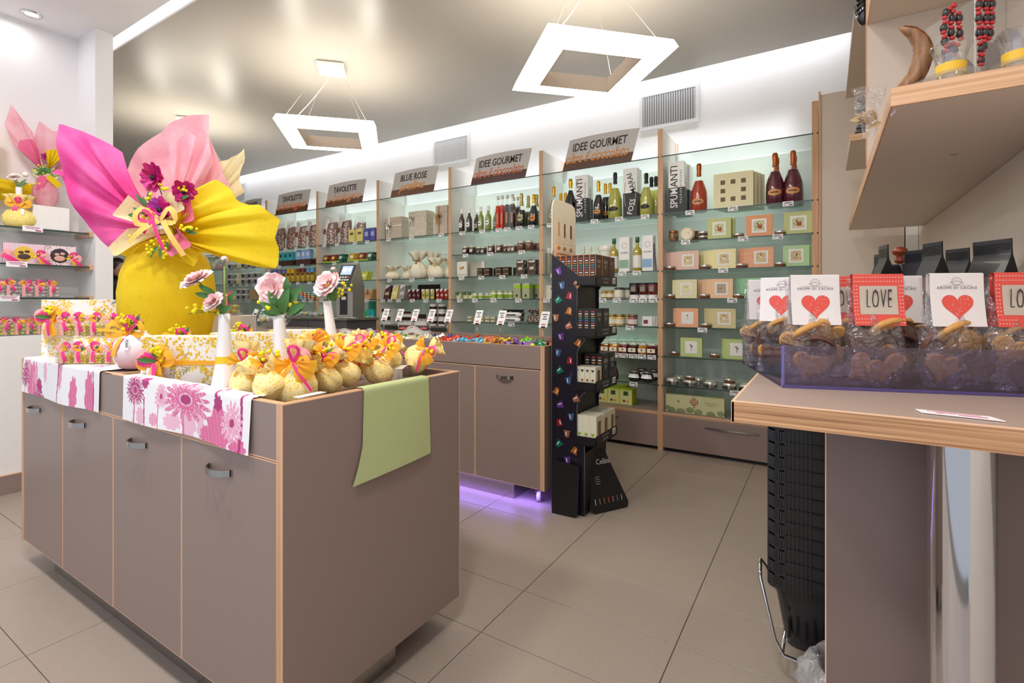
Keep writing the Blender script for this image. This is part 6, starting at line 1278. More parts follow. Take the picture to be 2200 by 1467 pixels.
# ------------------------------------------------------------------ printed tea towels
def flower_print(w_, h_, flowers, stems, blobs):
    pinks = [lin('#f3f1f2'), lin('#dd6f9d'), lin('#eebccf'), lin('#b03a78'), lin('#e9a3bf')]
    def col(x_, y_):
        c_ = pinks[0]
        for (bx, by, rx, ry, ci) in blobs:
            dx, dy = (x_-bx)/rx, (y_-by)/ry
            if dx*dx+dy*dy < 1-.22*math.sin(9*math.atan2(dy, dx)+bx*90): c_ = pinks[ci] if math.sin(x_*300+6*math.sin(y_*22)) > -.96 or ci != 1 else pinks[4]
        for (sx, y0, y1, wd, ci) in stems:
            if y0 < y_ < y1 and abs(x_-sx-.004*math.sin(y_*30+sx*50)) < wd: c_ = pinks[ci]
        for (fx_, fy_, r, n, ci, sq) in flowers:
            dx, dy = x_-fx_, (y_-fy_)/sq; d = math.hypot(dx, dy); a = math.atan2(dy, dx)
            pet = r*(.38+.62*abs(math.cos(n*a/2+fx_*40))**.55)*(.92+.08*math.sin(3*a))
            if d < pet: c_ = pinks[ci] if (abs(math.sin(n*a*2.5)) > .22 or d < .35*r) else pinks[0]
            if d < r*.20: c_ = pinks[3]
            elif d < r*.26: c_ = pinks[2]
        return c_
    return col
def towel(name, label, x0, x1, yback, ytop, hang, col, seed):
    w_ = x1-x0; L1 = yback-IY0; tot = L1+hang; nu, nv = int(w_/.0030), int(tot/.0030); R = random.Random(seed)
    def fn(u, v):
        s = v*tot; x_ = x0+u*w_
        wob = .0015*math.sin(30*u+seed)+.001*math.sin(60*u*v)
        if s < L1-.003: return (x_, yback-s, IT+.004+max(0, wob))
        t = s-(L1-.003)
        if t < .014: a = t/.014*PI/2; return (x_, IY0+.003-.008*math.sin(a), IT+.004-.008*(1-math.cos(a)))
        dn = t-.014; sw = dn/hang
        return (x_+.006*sw*math.sin(2*PI*u)*0-.004*sw, IY0-.005-.004*sw*(1+math.sin(11*u+seed)), IT-.004-dn+.004*math.sin(7*u+seed)*sw)
    g = mb(vcol('printed_cotton')).sheet(fn, nu, nv); me = g.mesh(name)
    ca = me.color_attributes.new('print', 'FLOAT_COLOR', 'POINT'); buf = []
    for j in range(nv+1):
        for i in range(nu+1): buf += col(i/nu*w_, j/nv*tot)
    ca.data.foreach_set('color', buf)
    o = ob(name, me, None, label=label, cat='towel')
    return o
TX0, TX1 = -3.011, -2.195
W1 = TX1-TX0
towel('tea_towel', 'white tea towel printed with pink coneflowers draped over the left island end', TX0, TX1, 1.10, 0, .155, flower_print(W1, .5,
    [(.045, .43, .055, 15, 3, 1.3), (.205, .52, .07, 9, 3, .55), (.36*W1/.45, .30, .05, 12, 4, 1), (.12, .18, .06, 11, 1, .7), (.30, .12, .06, 12, 1, .8)],
    [(.05, .4, .6, .004, 1), (.23*W1/.45, .30, .6, .005, 3), (.42*W1/.45, .33, .6, .004, 3), (.13, .36, .6, .002, 2)],
    [(.13, .46, .05, .085, 1), (.205, .475, .028, .038, 3), (.165, .42, .02, .05, 4), (.32*W1/.45, .47, .035, .07, 1), (.40*W1/.45, .47, .04, .10, 1), (.27, .40, .02, .05, 2), (.44, .40, .02, .06, 4), (.08, .40, .02, .04, 4), (.2, .22, .09, .03, 4), (.38, .26, .07, .03, 1)]), 1)
TY0, TY1 = -2.001, -1.250
W2_ = TY1-TY0
towel('tea_towel', 'white tea towel with large pink daisies draped over the island front edge', TY0, TY1, .785, 0, .147, flower_print(W2_, .2,
    [(.09, .085, .070, 24, 3, .85), (.40*W2_/.72, .085, .150, 17, 1, .50), (.64*W2_/.72, .12, .06, 16, 4, 1), (.26*W2_/.72, .09, .045, 16, 4, 1)],
    [(.08, .10, .2, .005, 1), (.16, .10, .2, .004, 3), (.39*W2_/.72, .10, .2, .005, 1), (.56*W2_/.72, .0, .09, .006, 3), (.68*W2_/.72, .0, .2, .006, 3), (.25*W2_/.72, .10, .2, .003, 1)],
    [(.57*W2_/.72, .085, .022, .03, 3), (.575*W2_/.72, .155, .062, .062, 1), (.13, .165, .03, .03, 2), (.42*W2_/.72, .15, .04, .05, 2), (.33*W2_/.72, .16, .05, .025, 2), (.48*W2_/.72, .14, .02, .05, 2), (.67*W2_/.72, .185, .04, .03, 1), (.22*W2_/.72, .165, .03, .02, 4), (.51*W2_/.72, .175, .03, .03, 1), (.16, .05, .025, .025, 3)]), 4)
g = mb(speckle('green_linen', '#bcc78e', [('#b2be84', 1, .35, 0)], 300, rough=.8)); GY0, GY1 = 0.992, 1.268
def gt(u, v):
    y_ = GY0+(GY1-GY0)*u; s = v*.285
    if s < .025: return (IX1-.028+s, y_, IT+.004)
    t = s-.025
    if t < .012: a = t/.012*PI/2; return (IX1-.003+.008*math.sin(a), y_, IT+.004-.008*(1-math.cos(a)))
    dn = t-.012; q = dn/.24; return (IX1+.005+.010*q*(.5+.5*math.sin(3*u)), y_-(.006+.018*max(0, q-.6)*2)*(1-u)*q*2+.004*q*u, IT-.004-dn*(1+.0*u)-.012*q*(1-u))
g.sheet(gt, 26, 30); ob('linen_runner', g, None, label='plain sage green linen cloth hanging over the right end of the island', cat='cloth')

# ------------------------------------------------------------------ mimosa print boxes and vases
def facing(name, label, cat, loc, z_, rz=YAW, grp=None):
    return thing(name, label, cat, (loc[0], loc[1], z_), rz, grp)
def mimosa_box(loc, z_, w_, h, label, bowat=None, horiz=None, seed=0):
    t = facing('mimosa_gift_box', label, 'gift box', loc, z_, grp='mimosa printed gift boxes')
    ob('carton', mb(MIMBOX).box(-w_/2, w_/2, 0, .075, 0, h, .0015), t)
    # printed fronds: olive leaflets and twigs lie on the face
    R = random.Random(seed); g = mb(M('#8f9f86', .6, name='printed_sage')); tw = mb(M('#5d6b50', .6, name='printed_twig'))
    for k in range(int(w_*22)):
        x_, zz, a = R.uniform(-w_*.42, w_*.42), R.uniform(h*.15, h*.88), R.uniform(0, 6.28)
        tw.tube([(x_, -.0003, zz), (x_+.02*math.cos(a), -.0003, zz+.02*math.sin(a)), (x_+.045*math.cos(a+.4), -.0003, zz+.02*math.sin(a)+.02*math.sin(a+.4))], .0006, 3) if h*.1 < zz+.05*math.sin(a) < h*.95 and abs(x_+.05*math.cos(a)) < w_*.47 else None
        if k % 2 == 0:
            for j in range(7):
                b_ = a+(-1)**j*.7; cx_, cz_ = x_+.006*j*math.cos(a), zz+.006*j*math.sin(a); ex, ez = cx_+.017*math.cos(b_), cz_+.017*math.sin(b_)
                if abs(ex) < w_*.48 and .01 < ez < h-.005: nx, nz = -math.sin(b_)*.0022, math.cos(b_)*.0022; g.add([(cx_, -.0004, cz_), ((cx_+ex)/2+nx, -.0004, (cz_+ez)/2+nz), (ex, -.0004, ez), ((cx_+ex)/2-nx, -.0004, (cz_+ez)/2-nz)], [(0, 1, 2, 3)])
    b1, b2 = mb(M('#e8ba1a', .6, name='printed_blossom')), mb(M('#f4d33a', .6, name='printed_blossom_light')); octo = [(math.cos(q*PI/4), math.sin(q*PI/4)) for q in range(8)]
    for k in range(int(w_*h*420)):
        x0, z0, a = R.uniform(-w_*.5, w_*.5), R.uniform(0, h), R.uniform(0, 6.28)
        for j in range(26):
            d = R.random()*.055; x_, zz, r = x0+d*math.cos(a)+R.uniform(-.013, .013), z0+d*math.sin(a)+R.uniform(-.013, .013), R.uniform(.0022, .0042)
            if abs(x_) < w_/2-r-.001 and r < zz < h-r-.001:
                y_ = -.0005-.00001*j; (b1 if j % 3 else b2).add([(x_+r*p, y_, zz+r*q) for p, q in octo], [tuple(reversed(range(8)))])
    ob('printed_blossoms', b1, t, kind='stuff'); ob('printed_blossoms', b2, t, kind='stuff')
    if g.v: ob('printed_fronds', g, t, kind='stuff')
    if tw.v: ob('printed_twigs', tw, t, kind='stuff')
    if bowat:
        bx, bz = bowat
        if horiz: ob('ribbon', mb(ORANGE).box(-w_/2-.001, w_/2+.001, -.002, -.001, bz-.008, bz+.008), t)
        b1 = bow(ORANGE, .055, .024, (.5, 2.9, 1.3), (-1.2, -1.9), (bx, -.02, bz)); ob('orange_bow', b1, t)
        b2 = mb(MAGENTA); loop(b2, (bx, -.03, bz), 2.7, .05, .014); tail(b2, (bx, -.03, bz), -1.5, .06, .012); ob('magenta_ribbon', b2, t)
        b3 = mb(PINKR); loop(b3, (bx, -.026, bz), 2.6, .06, .018, wide=.3); tail(b3, (bx, -.024, bz), -1.7, .07, .02); ob('pink_ribbon', b3, t)
        s1, s2 = mb(MIMO), mb(LEAF); mimosa(s1, s2, (bx, -.035, bz+.01), 1.3, .05, 8, .0075, -.2, seed); leaf(s2, (bx, -.03, bz+.01), 3.0, .06, .02); leaf(s2, (bx, -.03, bz+.02), 1.6, .05, .018); ob('mimosa_balls', s1, t, kind='stuff'); ob('leaves', s2, t)
        ob('gift_tag', mb(TAGM).box(bx-.03, bx-.012, -.034, -.033, bz-.045, bz-.012), t)
    return t
ZBIN = .8795
a_ = (-2.825, 0.901, 1.055); mimosa_box(a_, .9185, .41, .255, 'large mimosa printed gift box at the far left, with yellow bow on its side', (-.135, .165), False, 1)
a_ = (-1.882, 0.853, 1.082); mimosa_box(a_, ZBIN, .262, .166, 'front left mimosa printed gift box tied with a flat orange ribbon', (-.055, .075), True, 2)
a_ = (-1.769, 1.018, 1.078); mimosa_box(a_, ZBIN, .25, .173, 'middle mimosa printed gift box behind the left white vase', None, False, 3)
a_ = (-1.736, 1.180, 1.072); mimosa_box(a_, ZBIN, .175, .176, 'right mimosa printed gift box behind the second white vase', None, False, 4)
VM = fade('white_to_pink_glaze', '#f3c9cd', '#f8f6f7', .0, .10)
VPROF = [(.038, 0), (.0395, .004), (.037, .03), (.030, .07), (.0235, .11), (.0195, .15), (.0172, .19), (.0158, .225), (.0155, .25), (.0135, .25), (.0135, .20)]
def ranunculus(r, c1, c2, seed, layers=((11, 1.0, .12), (10, .82, .35), (8, .62, .7), (6, .4, 1.1))):
    R = random.Random(seed); g = MB()
    for lay, (k, sc_, lift) in enumerate(layers):
        for i in range(k):
            a = 2*PI*i/k+lay*.37+R.uniform(-.15, .15); ca, sa = math.cos(a), math.sin(a); L = r*sc_*R.uniform(.9, 1.1); ph = R.uniform(0, 6); g.use(c2 if lay > 1 or i % 4 == 0 else c1)
            def fn(u, v, L=L, ca=ca, sa=sa, ph=ph, lift=lift):
                q = math.sin(PI*(.10+.78*v))**.6; x_ = L*v*(1-.1*lift); y_ = (u-.5)*L*1.05*q; z_ = lift*L*v**1.6*.7+.05*L*math.sin(9*u+ph)*v+.002*lay
                return (x_*ca-y_*sa, x_*sa+y_*ca, z_)
            g.sheet(fn, 5, 4)
    return g
PPET, PPET2 = M('#fdece8', .6, name='petal_blush'), M('#f9c6c6', .6, name='petal_pink')
def vase(loc, z_, label, heads, buds, leaves, sprigs, lean=0, knot=None, hgt=1.0):
    t = facing('slim_vase', label, 'vase', loc, z_, grp='slim white and pink bud vases')
    ob('glaze_body', mb(VM).lathe([(r, h*hgt) for r, h in VPROF], 32, cap1=False), t, rot=(0, lean, 0)); T = .25*hgt; dx = T*math.sin(lean)
    for k, (x_, z1, r, rx, ry) in enumerate(heads):
        f = ob('flower', ranunculus(r, PPET, PPET2, k+int(abs(x_)*1000)), t, (x_, -.01-.01*k, T+z1), (rx, ry, 0))
        ob('stem', mb(LEAF).tube([(dx, 0, T-.02), (dx*.6+x_*.4, -.002, T+z1*.5), (x_, -.008-.01*k, T+z1)], .0020, 6), t)
    for x_, z1 in buds:
        b_ = mb(PPET2).ball((x_, 0, T+z1), .011, 10, 7, (1, 1, 1.1)).use(LEAF2); leaf(b_, (x_, -.004, T+z1-.012), 2.2, .022, .010); leaf(b_, (x_, -.004, T+z1-.012), .9, .022, .010); leaf(b_, (x_, -.01, T+z1-.014), 1.5, .018, .012, -.5); ob('bud', b_, t)
        ob('stem', mb(M('#8fb45a')).tube([(dx, 0, T-.02), (x_*.8, 0, T+z1*.5), (x_, 0, T+z1-.01)], .0022, 6), t)
    g = mb(LEAF)
    for x_, z1, a, L in leaves: leaf(g, (x_, -.012, T+z1), a, L, L*.42)
    if leaves: ob('leaves', g, t)
    s1, s2 = mb(MIMO), mb(LEAF)
    for k, (x_, z1, a, L, n) in enumerate(sprigs): mimosa(s1, s2, (x_, -.015, T+z1), a, L, n, .0062, -.2, k)
    ob('mimosa_balls', s1, t, kind='stuff'); ob('sprig_stems', s2, t)
    if knot:
        zz = knot; rr = .0242*(1.22 if zz < .11 else 1.0); ob('yellow_gauze_band', mb(M('#f3cf2a', .6)).lathe([(rr+.001, zz-.010), (rr, zz), (rr-.0005, zz+.010)], 24, cap0=False, cap1=False), t)
    return t
v1 = (-1.500, 0.803, 1.094); v2 = (-1.335, 0.888, 1.094); v3 = (-1.597, 1.278, 1.071)
vase(v1, ZBIN, 'left slim white vase with pink ranunculus and a yellow gauze band', [(-.075, .098, .047, .5, -.35), (-.02, .035, .034, .9, -.6)], [(0, .158)], [(-.02, .06, 2.6, .05), (.02, .03, .9, .05), (-.03, .05, 2.9, .045), (0, .0, .6, .05), (.01, .01, 2.2, .05)], [(-.0, .0, 2.9, .07, 6), (0, .005, 3.1, .09, 5)], knot=.115)
vase(v2, ZBIN, 'middle slim white vase leaning left with one pink flower in profile', [(-.03, .072, .050, 1.35, -1.1)], [], [(0, .0, 2.6, .07), (.0, .0, 1.2, .085), (.01, .03, .7, .08), (.02, .05, 1.6, .06), (.01, .0, .45, .075), (.0, .01, 2.1, .07), (-.01, .0, 3.0, .05), (.02, .0, .3, .05)], [(.0, .0, .75, .05, 9), (0, 0, 2.7, .06, 6)], lean=-.075)
vase(v3, ZBIN+.02, 'right slim white vase leaning left with a small pink flower', [(-.03, .065, .058, .9, -.6)], [(-.01, .118)], [(0, 0, 1.4, .06), (.0, 0, 1.9, .05), (.0, 0, 2.3, .05)], [(0, 0, 1.0, .08, 7), (.0, 0, .6, .09, 5), (0, 0, 2.0, .07, 5)], lean=-.13, hgt=1.08)
def roundvase(loc, z_, r, label, seed, tagt='ICAM'):
    t = facing('round_vase', label, 'vase', loc, z_, grp='round pink and white vases')
    ob('glaze_body', mb(fade('round_glaze_%d' % seed, '#e7b9c4', '#faf7f8', .02*r/.07, .105*r/.07)).lathe([(r*.45, 0), (r*.72, r*.12), (r*.93, r*.45), (r, r*.9), (r*.93, r*1.35), (r*.72, r*1.68), (r*.5, r*1.82), (r*.46, r*1.95), (r*.40, r*1.95), (r*.40, r*1.7)], 36, cap1=False), t)
    g = mb(ORANGE); strip(g, [(-r*.02, -r*.55, r*1.83), (-r*.2, -r*.86, r*1.5), (-r*.34, -r*.98, r*1.05), (-r*.40, -r*.97, r*.72)], r*.26, (-.25, -1, .2)); loop(g, (0, -r*.5, r*1.9), .3, r*.9, r*.28); loop(g, (0, -r*.5, r*1.9), 2.9, r*.9, r*.28); tail(g, (0, -r*.5, r*1.9), 2.9, r*1.5, r*.14); ob('orange_ribbon', g, t)
    g = mb(MAGENTA); strip(g, [(r*.06, -r*.56, r*1.83), (-r*.06, -r*.88, r*1.5), (-r*.18, -r*1.01, r*1.1)], r*.06, (-.2, -1, .2)); loop(g, (0, -r*.6, r*2.0), 1.0, r*.8, r*.18); ob('magenta_ribbon', g, t)
    g = mb(PINKR); loop(g, (0, -r*.4, r*2.0), .7, r*.9, r*.20, wide=.25); ob('pink_ribbon', g, t)
    s1, s2 = mb(MIMO), mb(LEAF)
    for k, (a, L, n) in enumerate(((1.7, r*.9, 9), (1.2, r*.8, 8), (2.2, r*.7, 6))): mimosa(s1, s2, (0, -r*.5, r*2.0), a, L, n, r*.095, -.2, k+seed)
    for a, L in ((1.45, r*.9), (1.1, r*1.0), (.6, r*.8)): leaf(s2, (r*.3, -r*.4, r*2.0), a, L, L*.3)
    ob('mimosa_balls', s1, t, kind='stuff'); ob('leaves', s2, t)
    tg = ob('gift_tag', mb(TAGM).prism([(-r*.10, 0), (r*.10, .0), (r*.12, r*.62), (-r*.08, r*.62)], -.001, 0), t, (r*.28, -r*1.02, r*1.05), (0, .1, .15)); lettering(tagt, tg, (.0, -.0015, r*.33), r*.16, INK, (0, PI/2, 0))
    return t
roundvase((-2.170, 0.838, 1.075), .9170, .0715, 'round pink and white vase with orange ribbon on the island, nearest the left towel', 1)
roundvase((-2.158, 0.999, 1.068), .88, .066, 'round vase with mimosa sprig in front of the yellow egg', 2)
roundvase((-2.012, 1.161, 1.065), .90, .062, 'round vase mostly hidden behind the middle mimosa box', 3)
t = facing('display_block', 'plain cream display block behind the left white vase', 'block', (-2.486, 1.278, 1.048), .9145 if 0 else .8795); ob('block', mb(M('#efe8dc', .5)).box(-.135, .135, 0, .14, 0, .218, .002), t)
# acrylic riser with boxes of yellow sugared almonds
DR_ = M('#f4da1c', .28, coat=.3, name='yellow_dragee')
def dbox(w_=.058, d=.05, h=.058, hm=DR_, r=.0068, seed=0, lid=True, bowc=None):
    a = [('almonds', heap(hm, w_-.004, d-.004, h-.004, r, seed), None, 'stuff'), ('clear_box', mb(ACRYL).box(-w_/2, w_/2, -d/2, d/2, 0, h, .001))]
    if lid:
        b_ = mb(MAGENTA)
        q = 1.3+.5*math.sin(seed*1.7); loop(b_, (0, -d*.3, h+.003), q, .030, .016); tail(b_, (.01, -d/2, h), -1.4+.3*math.cos(seed), .035, .014)
        c_ = mb(PINKR); loop(c_, (0, -d*.3, h), .5+.2*seed % 1, .030, .010, wide=.28); loop(c_, (0, -d*.3, h), 2.5, .030, .010, wide=.28); strip(c_, [(-.004, -d/2-.002, h), (-.005, -d/2-.0025, h*.5), (-.004, -d/2-.002, .004)], .016, (0, -1, 0))
        e_ = mb(ORANGE); loop(e_, (.004, -d*.32, h+.002), .2+seed % 3, .026, .014)
        lf = mb(LEAF); leaf(lf, (.0, -.01, h), 1.0+.5*math.sin(seed*2.1), .034, .013); s1 = mb(MIMO); R = random.Random(seed); [s1.ball((R.uniform(-.018, .018), -d*.3, h+R.uniform(.004, .024)), .0055, 6, 4) for _ in range(4)]
        a += [('magenta_ribbon', b_), ('pink_ribbon', c_), ('orange_ribbon', e_), ('leaf', lf), ('mimosa_balls', s1, None, 'stuff')]
    return parts(*a)
ra = (-2.484, 0.831, 1.067)
t = facing('acrylic_riser', 'clear acrylic riser carrying little boxes of yellow sugared almonds', 'riser', ra, .9165)
ob('sheet', mb(ACRYL).box(-.155, .155, -.055, .06, .105, .108).box(-.155, -.152, -.055, .06, 0, .105).box(.152, .155, -.055, .06, 0, .105), t)
cY, sY = math.cos(YAW), math.sin(YAW)
def off(o_, x_, y_): return (o_[0]+cY*x_-sY*y_, o_[1]+sY*x_+cY*y_)
for i in range(5):
    q = off(ra, -.120+.061*i, 0); place(dbox(seed=i), 'almond_box', 'small clear box of yellow sugared almonds', 'on top of the acrylic riser', 'sweet box', (*q, .9165+.1095), YAW)
for i in range(4):
    q = off(ra, -.105+.061*i, -.02); place(dbox(seed=i+7, h=.050), 'almond_box', 'small clear box of yellow sugared almonds', 'under the acrylic riser', 'sweet box', (*q, .9185), YAW)
pb_ = (-2.515, 1.306, 1.046)
t = facing('acrylic_tray', 'clear slanted acrylic tray of round yellow sweets on the cream block', 'tray', pb_, 1.0995)
ob('sheet', mb(ACRYL).box(-.125, .125, -.04, -.038, 0, .05).box(-.125, -.123, -.04, .09, 0, .08).box(.123, .125, -.04, .09, 0, .08).box(-.125, .125, -.04, .09, 0, .002), t)
for i in range(3):
    q = off(pb_, -.075+.072*i, .02); place(dbox(.066, .06, .07, M('#e6dc4c', .3, coat=.3, name='lime_yellow_dragee'), .0135, seed=i+20), 'almond_box', 'clear box of pale yellow sweets', 'in the tray on the cream block', 'sweet box', (*q, 1.1035), YAW)

# ------------------------------------------------------------------ polka dot cotton bags
GAUZE = paper('orange_gauze', '#fbb417', '#ffd04e', .5)
def polka(name_loc, z_, h, r, label, seed, tilt=(0, 0, 0), rz=YAW, sprig=True, tagtxt='ICAM', rcol=(ORANGE, MAGENTA)):
    t = thing('polka_dot_bag', label, 'bag', (name_loc[0], name_loc[1], z_), rz, 'polka dot cotton gift bags'); t.rotation_euler = (tilt[0], tilt[1], rz+tilt[2])
    ob('cotton_sack', sack(POLKA, h, r, .78, 34, seed, .72, 6), t); zn = h*.655; f = -r*.30
    g = mb(GAUZE); q0 = .35*math.sin(seed*2.3); fan(GAUZE, (0, zn), [(r*1.25*math.cos(a), zn+r*1.05*math.sin(a)) for a in (-.75+q0, -.4+q0, 0+q0, .35+q0, .6+q0)], -.3*r, -.25*r, 3, .004, f, r*.2, 14, 6, g=g); fan(GAUZE, (0, zn), [(r*.95*math.cos(a), zn+r*.9*math.sin(a)) for a in (2.5-q0, 2.9-q0, 3.3-q0, 3.6-q0)], -.25*r, -.2*r, 2, .004, f, r*.2, 12, 6, g=g); g.use(ORANGE); g.lathe([(r*.27, zn-.006), (r*.29, zn), (r*.27, zn+.006)], 16, cap0=False, cap1=False); tail(g, (0, f, zn), -1.1, r*1.3, r*.2); tail(g, (0, f, zn), -2.2, r*.9, r*.18); loop(g, (0, f-.004, zn), .55+q0, r*.75, r*.26); ob('orange_bow', g, t)
    g = mb(MAGENTA); loop(g, (0, f-.008, zn), 1.0+.6*math.sin(seed), r*.85, r*.17, wide=.30); tail(g, (0, f-.004, zn), -.95+.3*math.sin(seed*1.3), r*1.5, r*.14); ob('magenta_ribbon', g, t)
    g = mb(PINKR); loop(g, (0, f, zn), .7, r*.8, r*.36); ob('pink_ribbon', g, t)
    if sprig:
        s1, s2 = mb(MIMO), mb(LEAF); mimosa(s1, s2, (0, f-.01, zn), 1.2+.8*math.sin(seed*3), r*.9, 6, r*.12, -.3, seed); leaf(s2, (0, f, zn), .3+seed % 2, r*.8, r*.2); ob('mimosa_balls', s1, t, kind='stuff'); ob('leaves', s2, t)
    tg = ob('gift_tag', mb(TAGM).box(-r*.11, r*.11, -.001, 0, -r*.45, 0), t, (r*.18, f-.014, zn-.004), (.1, .3, .2)); lettering(tagtxt, tg, (0, -.0018, -r*.24), r*.15, INK, (0, PI/2, 0))
    return t
polka((-1.407, 0.819, 1.095), ZBIN, .172, .046, 'upright polka dot bag right of the left white vase', 1, sprig=False)
polka((-1.258, 0.865, 1.097), ZBIN, .180, .055, 'tallest polka dot bag leaning on the middle vase, magenta ribbon hanging', 2, (0, .08, 0), sprig=False)
polka((-1.519, 1.245, 1.075), ZBIN, .165, .060, 'polka dot bag with big ruffled top at the right vase', 3)
LY = [((600, 838, 1.40), .885, (-1.0, .25, -.2), 'polka dot bag lying at the near bin corner with a mimosa sprig'), ((660, 822, 1.47), .90, (-.9, .5, -.6), 'polka dot bag with magenta loop, lying second from the near corner'),
      ((708, 805, 1.56), .90, (-.9, .3, -.4), 'polka dot bag lying in the middle of the bin with an orange bow'), ((752, 795, 1.64), .905, (-1.0, .2, .3), 'polka dot bag lying with a tag and spiky leaf at mid bin'),
      ((800, 800, 1.66), .90, (-.9, .4, -.8), 'polka dot bag with a dark green leaf above the sage cloth'), ((836, 795, 1.76), .905, (-1.0, -.1, .4), 'polka dot bag lying behind the sage cloth with gauzy pink bow'), ((872, 790, 1.83), .91, (-.8, .9, -.9), 'rightmost polka dot bag, its corner pointing past the island edge'), ((690, 790, 1.72), .905, (-.7, -.3, .6), 'polka dot bag at the rear of the pile'), ((790, 780, 1.85), .90, (-.6, .3, 1.2), 'polka dot bag at the rear right of the pile'),
      ((0, 0, 0), .885, (-1.2, .2, 2.4), 'low polka dot bag along the rim next to the price strip'), ((0, 0, 0), .885, (-1.2, -.2, 2.9), 'low polka dot bag along the rim, second past the price strip'), ((0, 0, 0), .885, (-1.2, .1, 2.2), 'low polka dot bag along the rim just left of the sage cloth'), ((0, 0, 0), .885, (-1.2, -.1, 2.7), 'low polka dot bag tucked behind the sage cloth'), ((0, 0, 0), .885, (-1.25, .1, 1.4), 'low polka dot bag nearest the front corner of the island')]
for k, ((a, b_, c_), z_, tl, lb) in enumerate([(-1.312, 0.855, 0.914), (-1.321, 0.944, 0.922), (-1.325, 1.035, 0.934), (-1.334, 1.124, 0.938), (-1.295, 1.184, 0.926), (-1.313, 1.279, 0.922), (-1.294, 1.362, 0.922), (-1.492, 1.131, 0.934), (-1.455, 1.296, 0.935), (-1.276, 0.901, 0.895), (-1.267, 0.977, 0.904), (-1.260, 1.076, 0.909), (-1.243, 1.181, 0.921), (-1.225, 0.815, 0.907)] and [(LY[i][0], LY[i][1], LY[i][2], LY[i][3]) for i in range(14)]):
    pos = [(-1.312, 0.855, 0.914), (-1.321, 0.944, 0.922), (-1.325, 1.035, 0.934), (-1.334, 1.124, 0.938), (-1.295, 1.184, 0.926), (-1.313, 1.279, 0.922), (-1.294, 1.362, 0.922), (-1.492, 1.131, 0.934), (-1.455, 1.296, 0.935), (-1.271, 0.904, 0.895), (-1.279, 0.993, 0.905), (-1.274, 1.091, 0.909), (-1.258, 1.195, 0.918), (-1.261, 0.828, 0.898)][k]
    polka(pos, z_+.03, .135, .052, lb, 10+k, (tl[0]*.75, tl[1], tl[2]), sprig=k not in (3, 7))
place(P1(mb(TAGM).box(-.045, .045, -.012, .012, 0, .002)), 'price_strip', '', '', 'price tag', (IX1-.04, 0.848, IT+.003), PI/2+.1, label='blank white price strip lying on the island rim by the nearest bags')
ob('folded_towel', mb(WHITEG).sheet(lambda u, v: (-2.0+.75*u, 1.28+.06*v, .925+.012*math.sin(3*v)+.004*math.sin(20*u)), 20, 4).sheet(lambda u, v: (-2.0+.75*u, 1.28, .88+.045*v), 6, 1), None, label='white cloth edge folded along the rear of the gift bin', cat='cloth')
ob('folded_towel', mb(M('#e9a3b8', .8)).sheet(lambda u, v: (-2.02+.22*u, 1.262+.02*v, .885+.06*v+.004*math.sin(9*u)), 8, 4), None, label='pink cloth corner folded at the rear of the bin beside the right mimosa box', cat='cloth')
ob('red_lining', mb(M('#c8506a', .8)).sheet(lambda u, v: (IX1-.03-.005*v, 1.02+.36*u, .881+.028*v), 8, 2), None, label='pinkish red lining cloth inside the right end of the bin', cat='cloth')

# ================================================================== NICHE AT THE LEFT
NX0, NX1 = -4.488, -4.205
for k, zz in enumerate((1.625, 1.400, 1.190)):
    t = thing('niche_shelf', ['top', 'middle', 'lowest'][k]+' dark edged glass shelf in the left niche with beech bracket', 'shelf', (0, 0, zz))
    ob('glass', mb(GLASS).box(NX0, NX1-.003, -.6, 1.355, -.010, 0).use(GEDGE).box(NX1-.003, NX1, -.6, 1.355, -.010, 0), t)
    ob('bracket', mb(M('#dcb08c', .5)).box(NX0+.02, NX1-.01, 1.356, 1.3825, -.022, .012), t)
t = thing('niche_cabinet', 'plain white base cabinet under the left niche shelves', 'cabinet', (0, 0, 0)); ob('body', mb(WHITEG).box(-4.488, -4.197, -.9, 1.38, .12, .955), t)
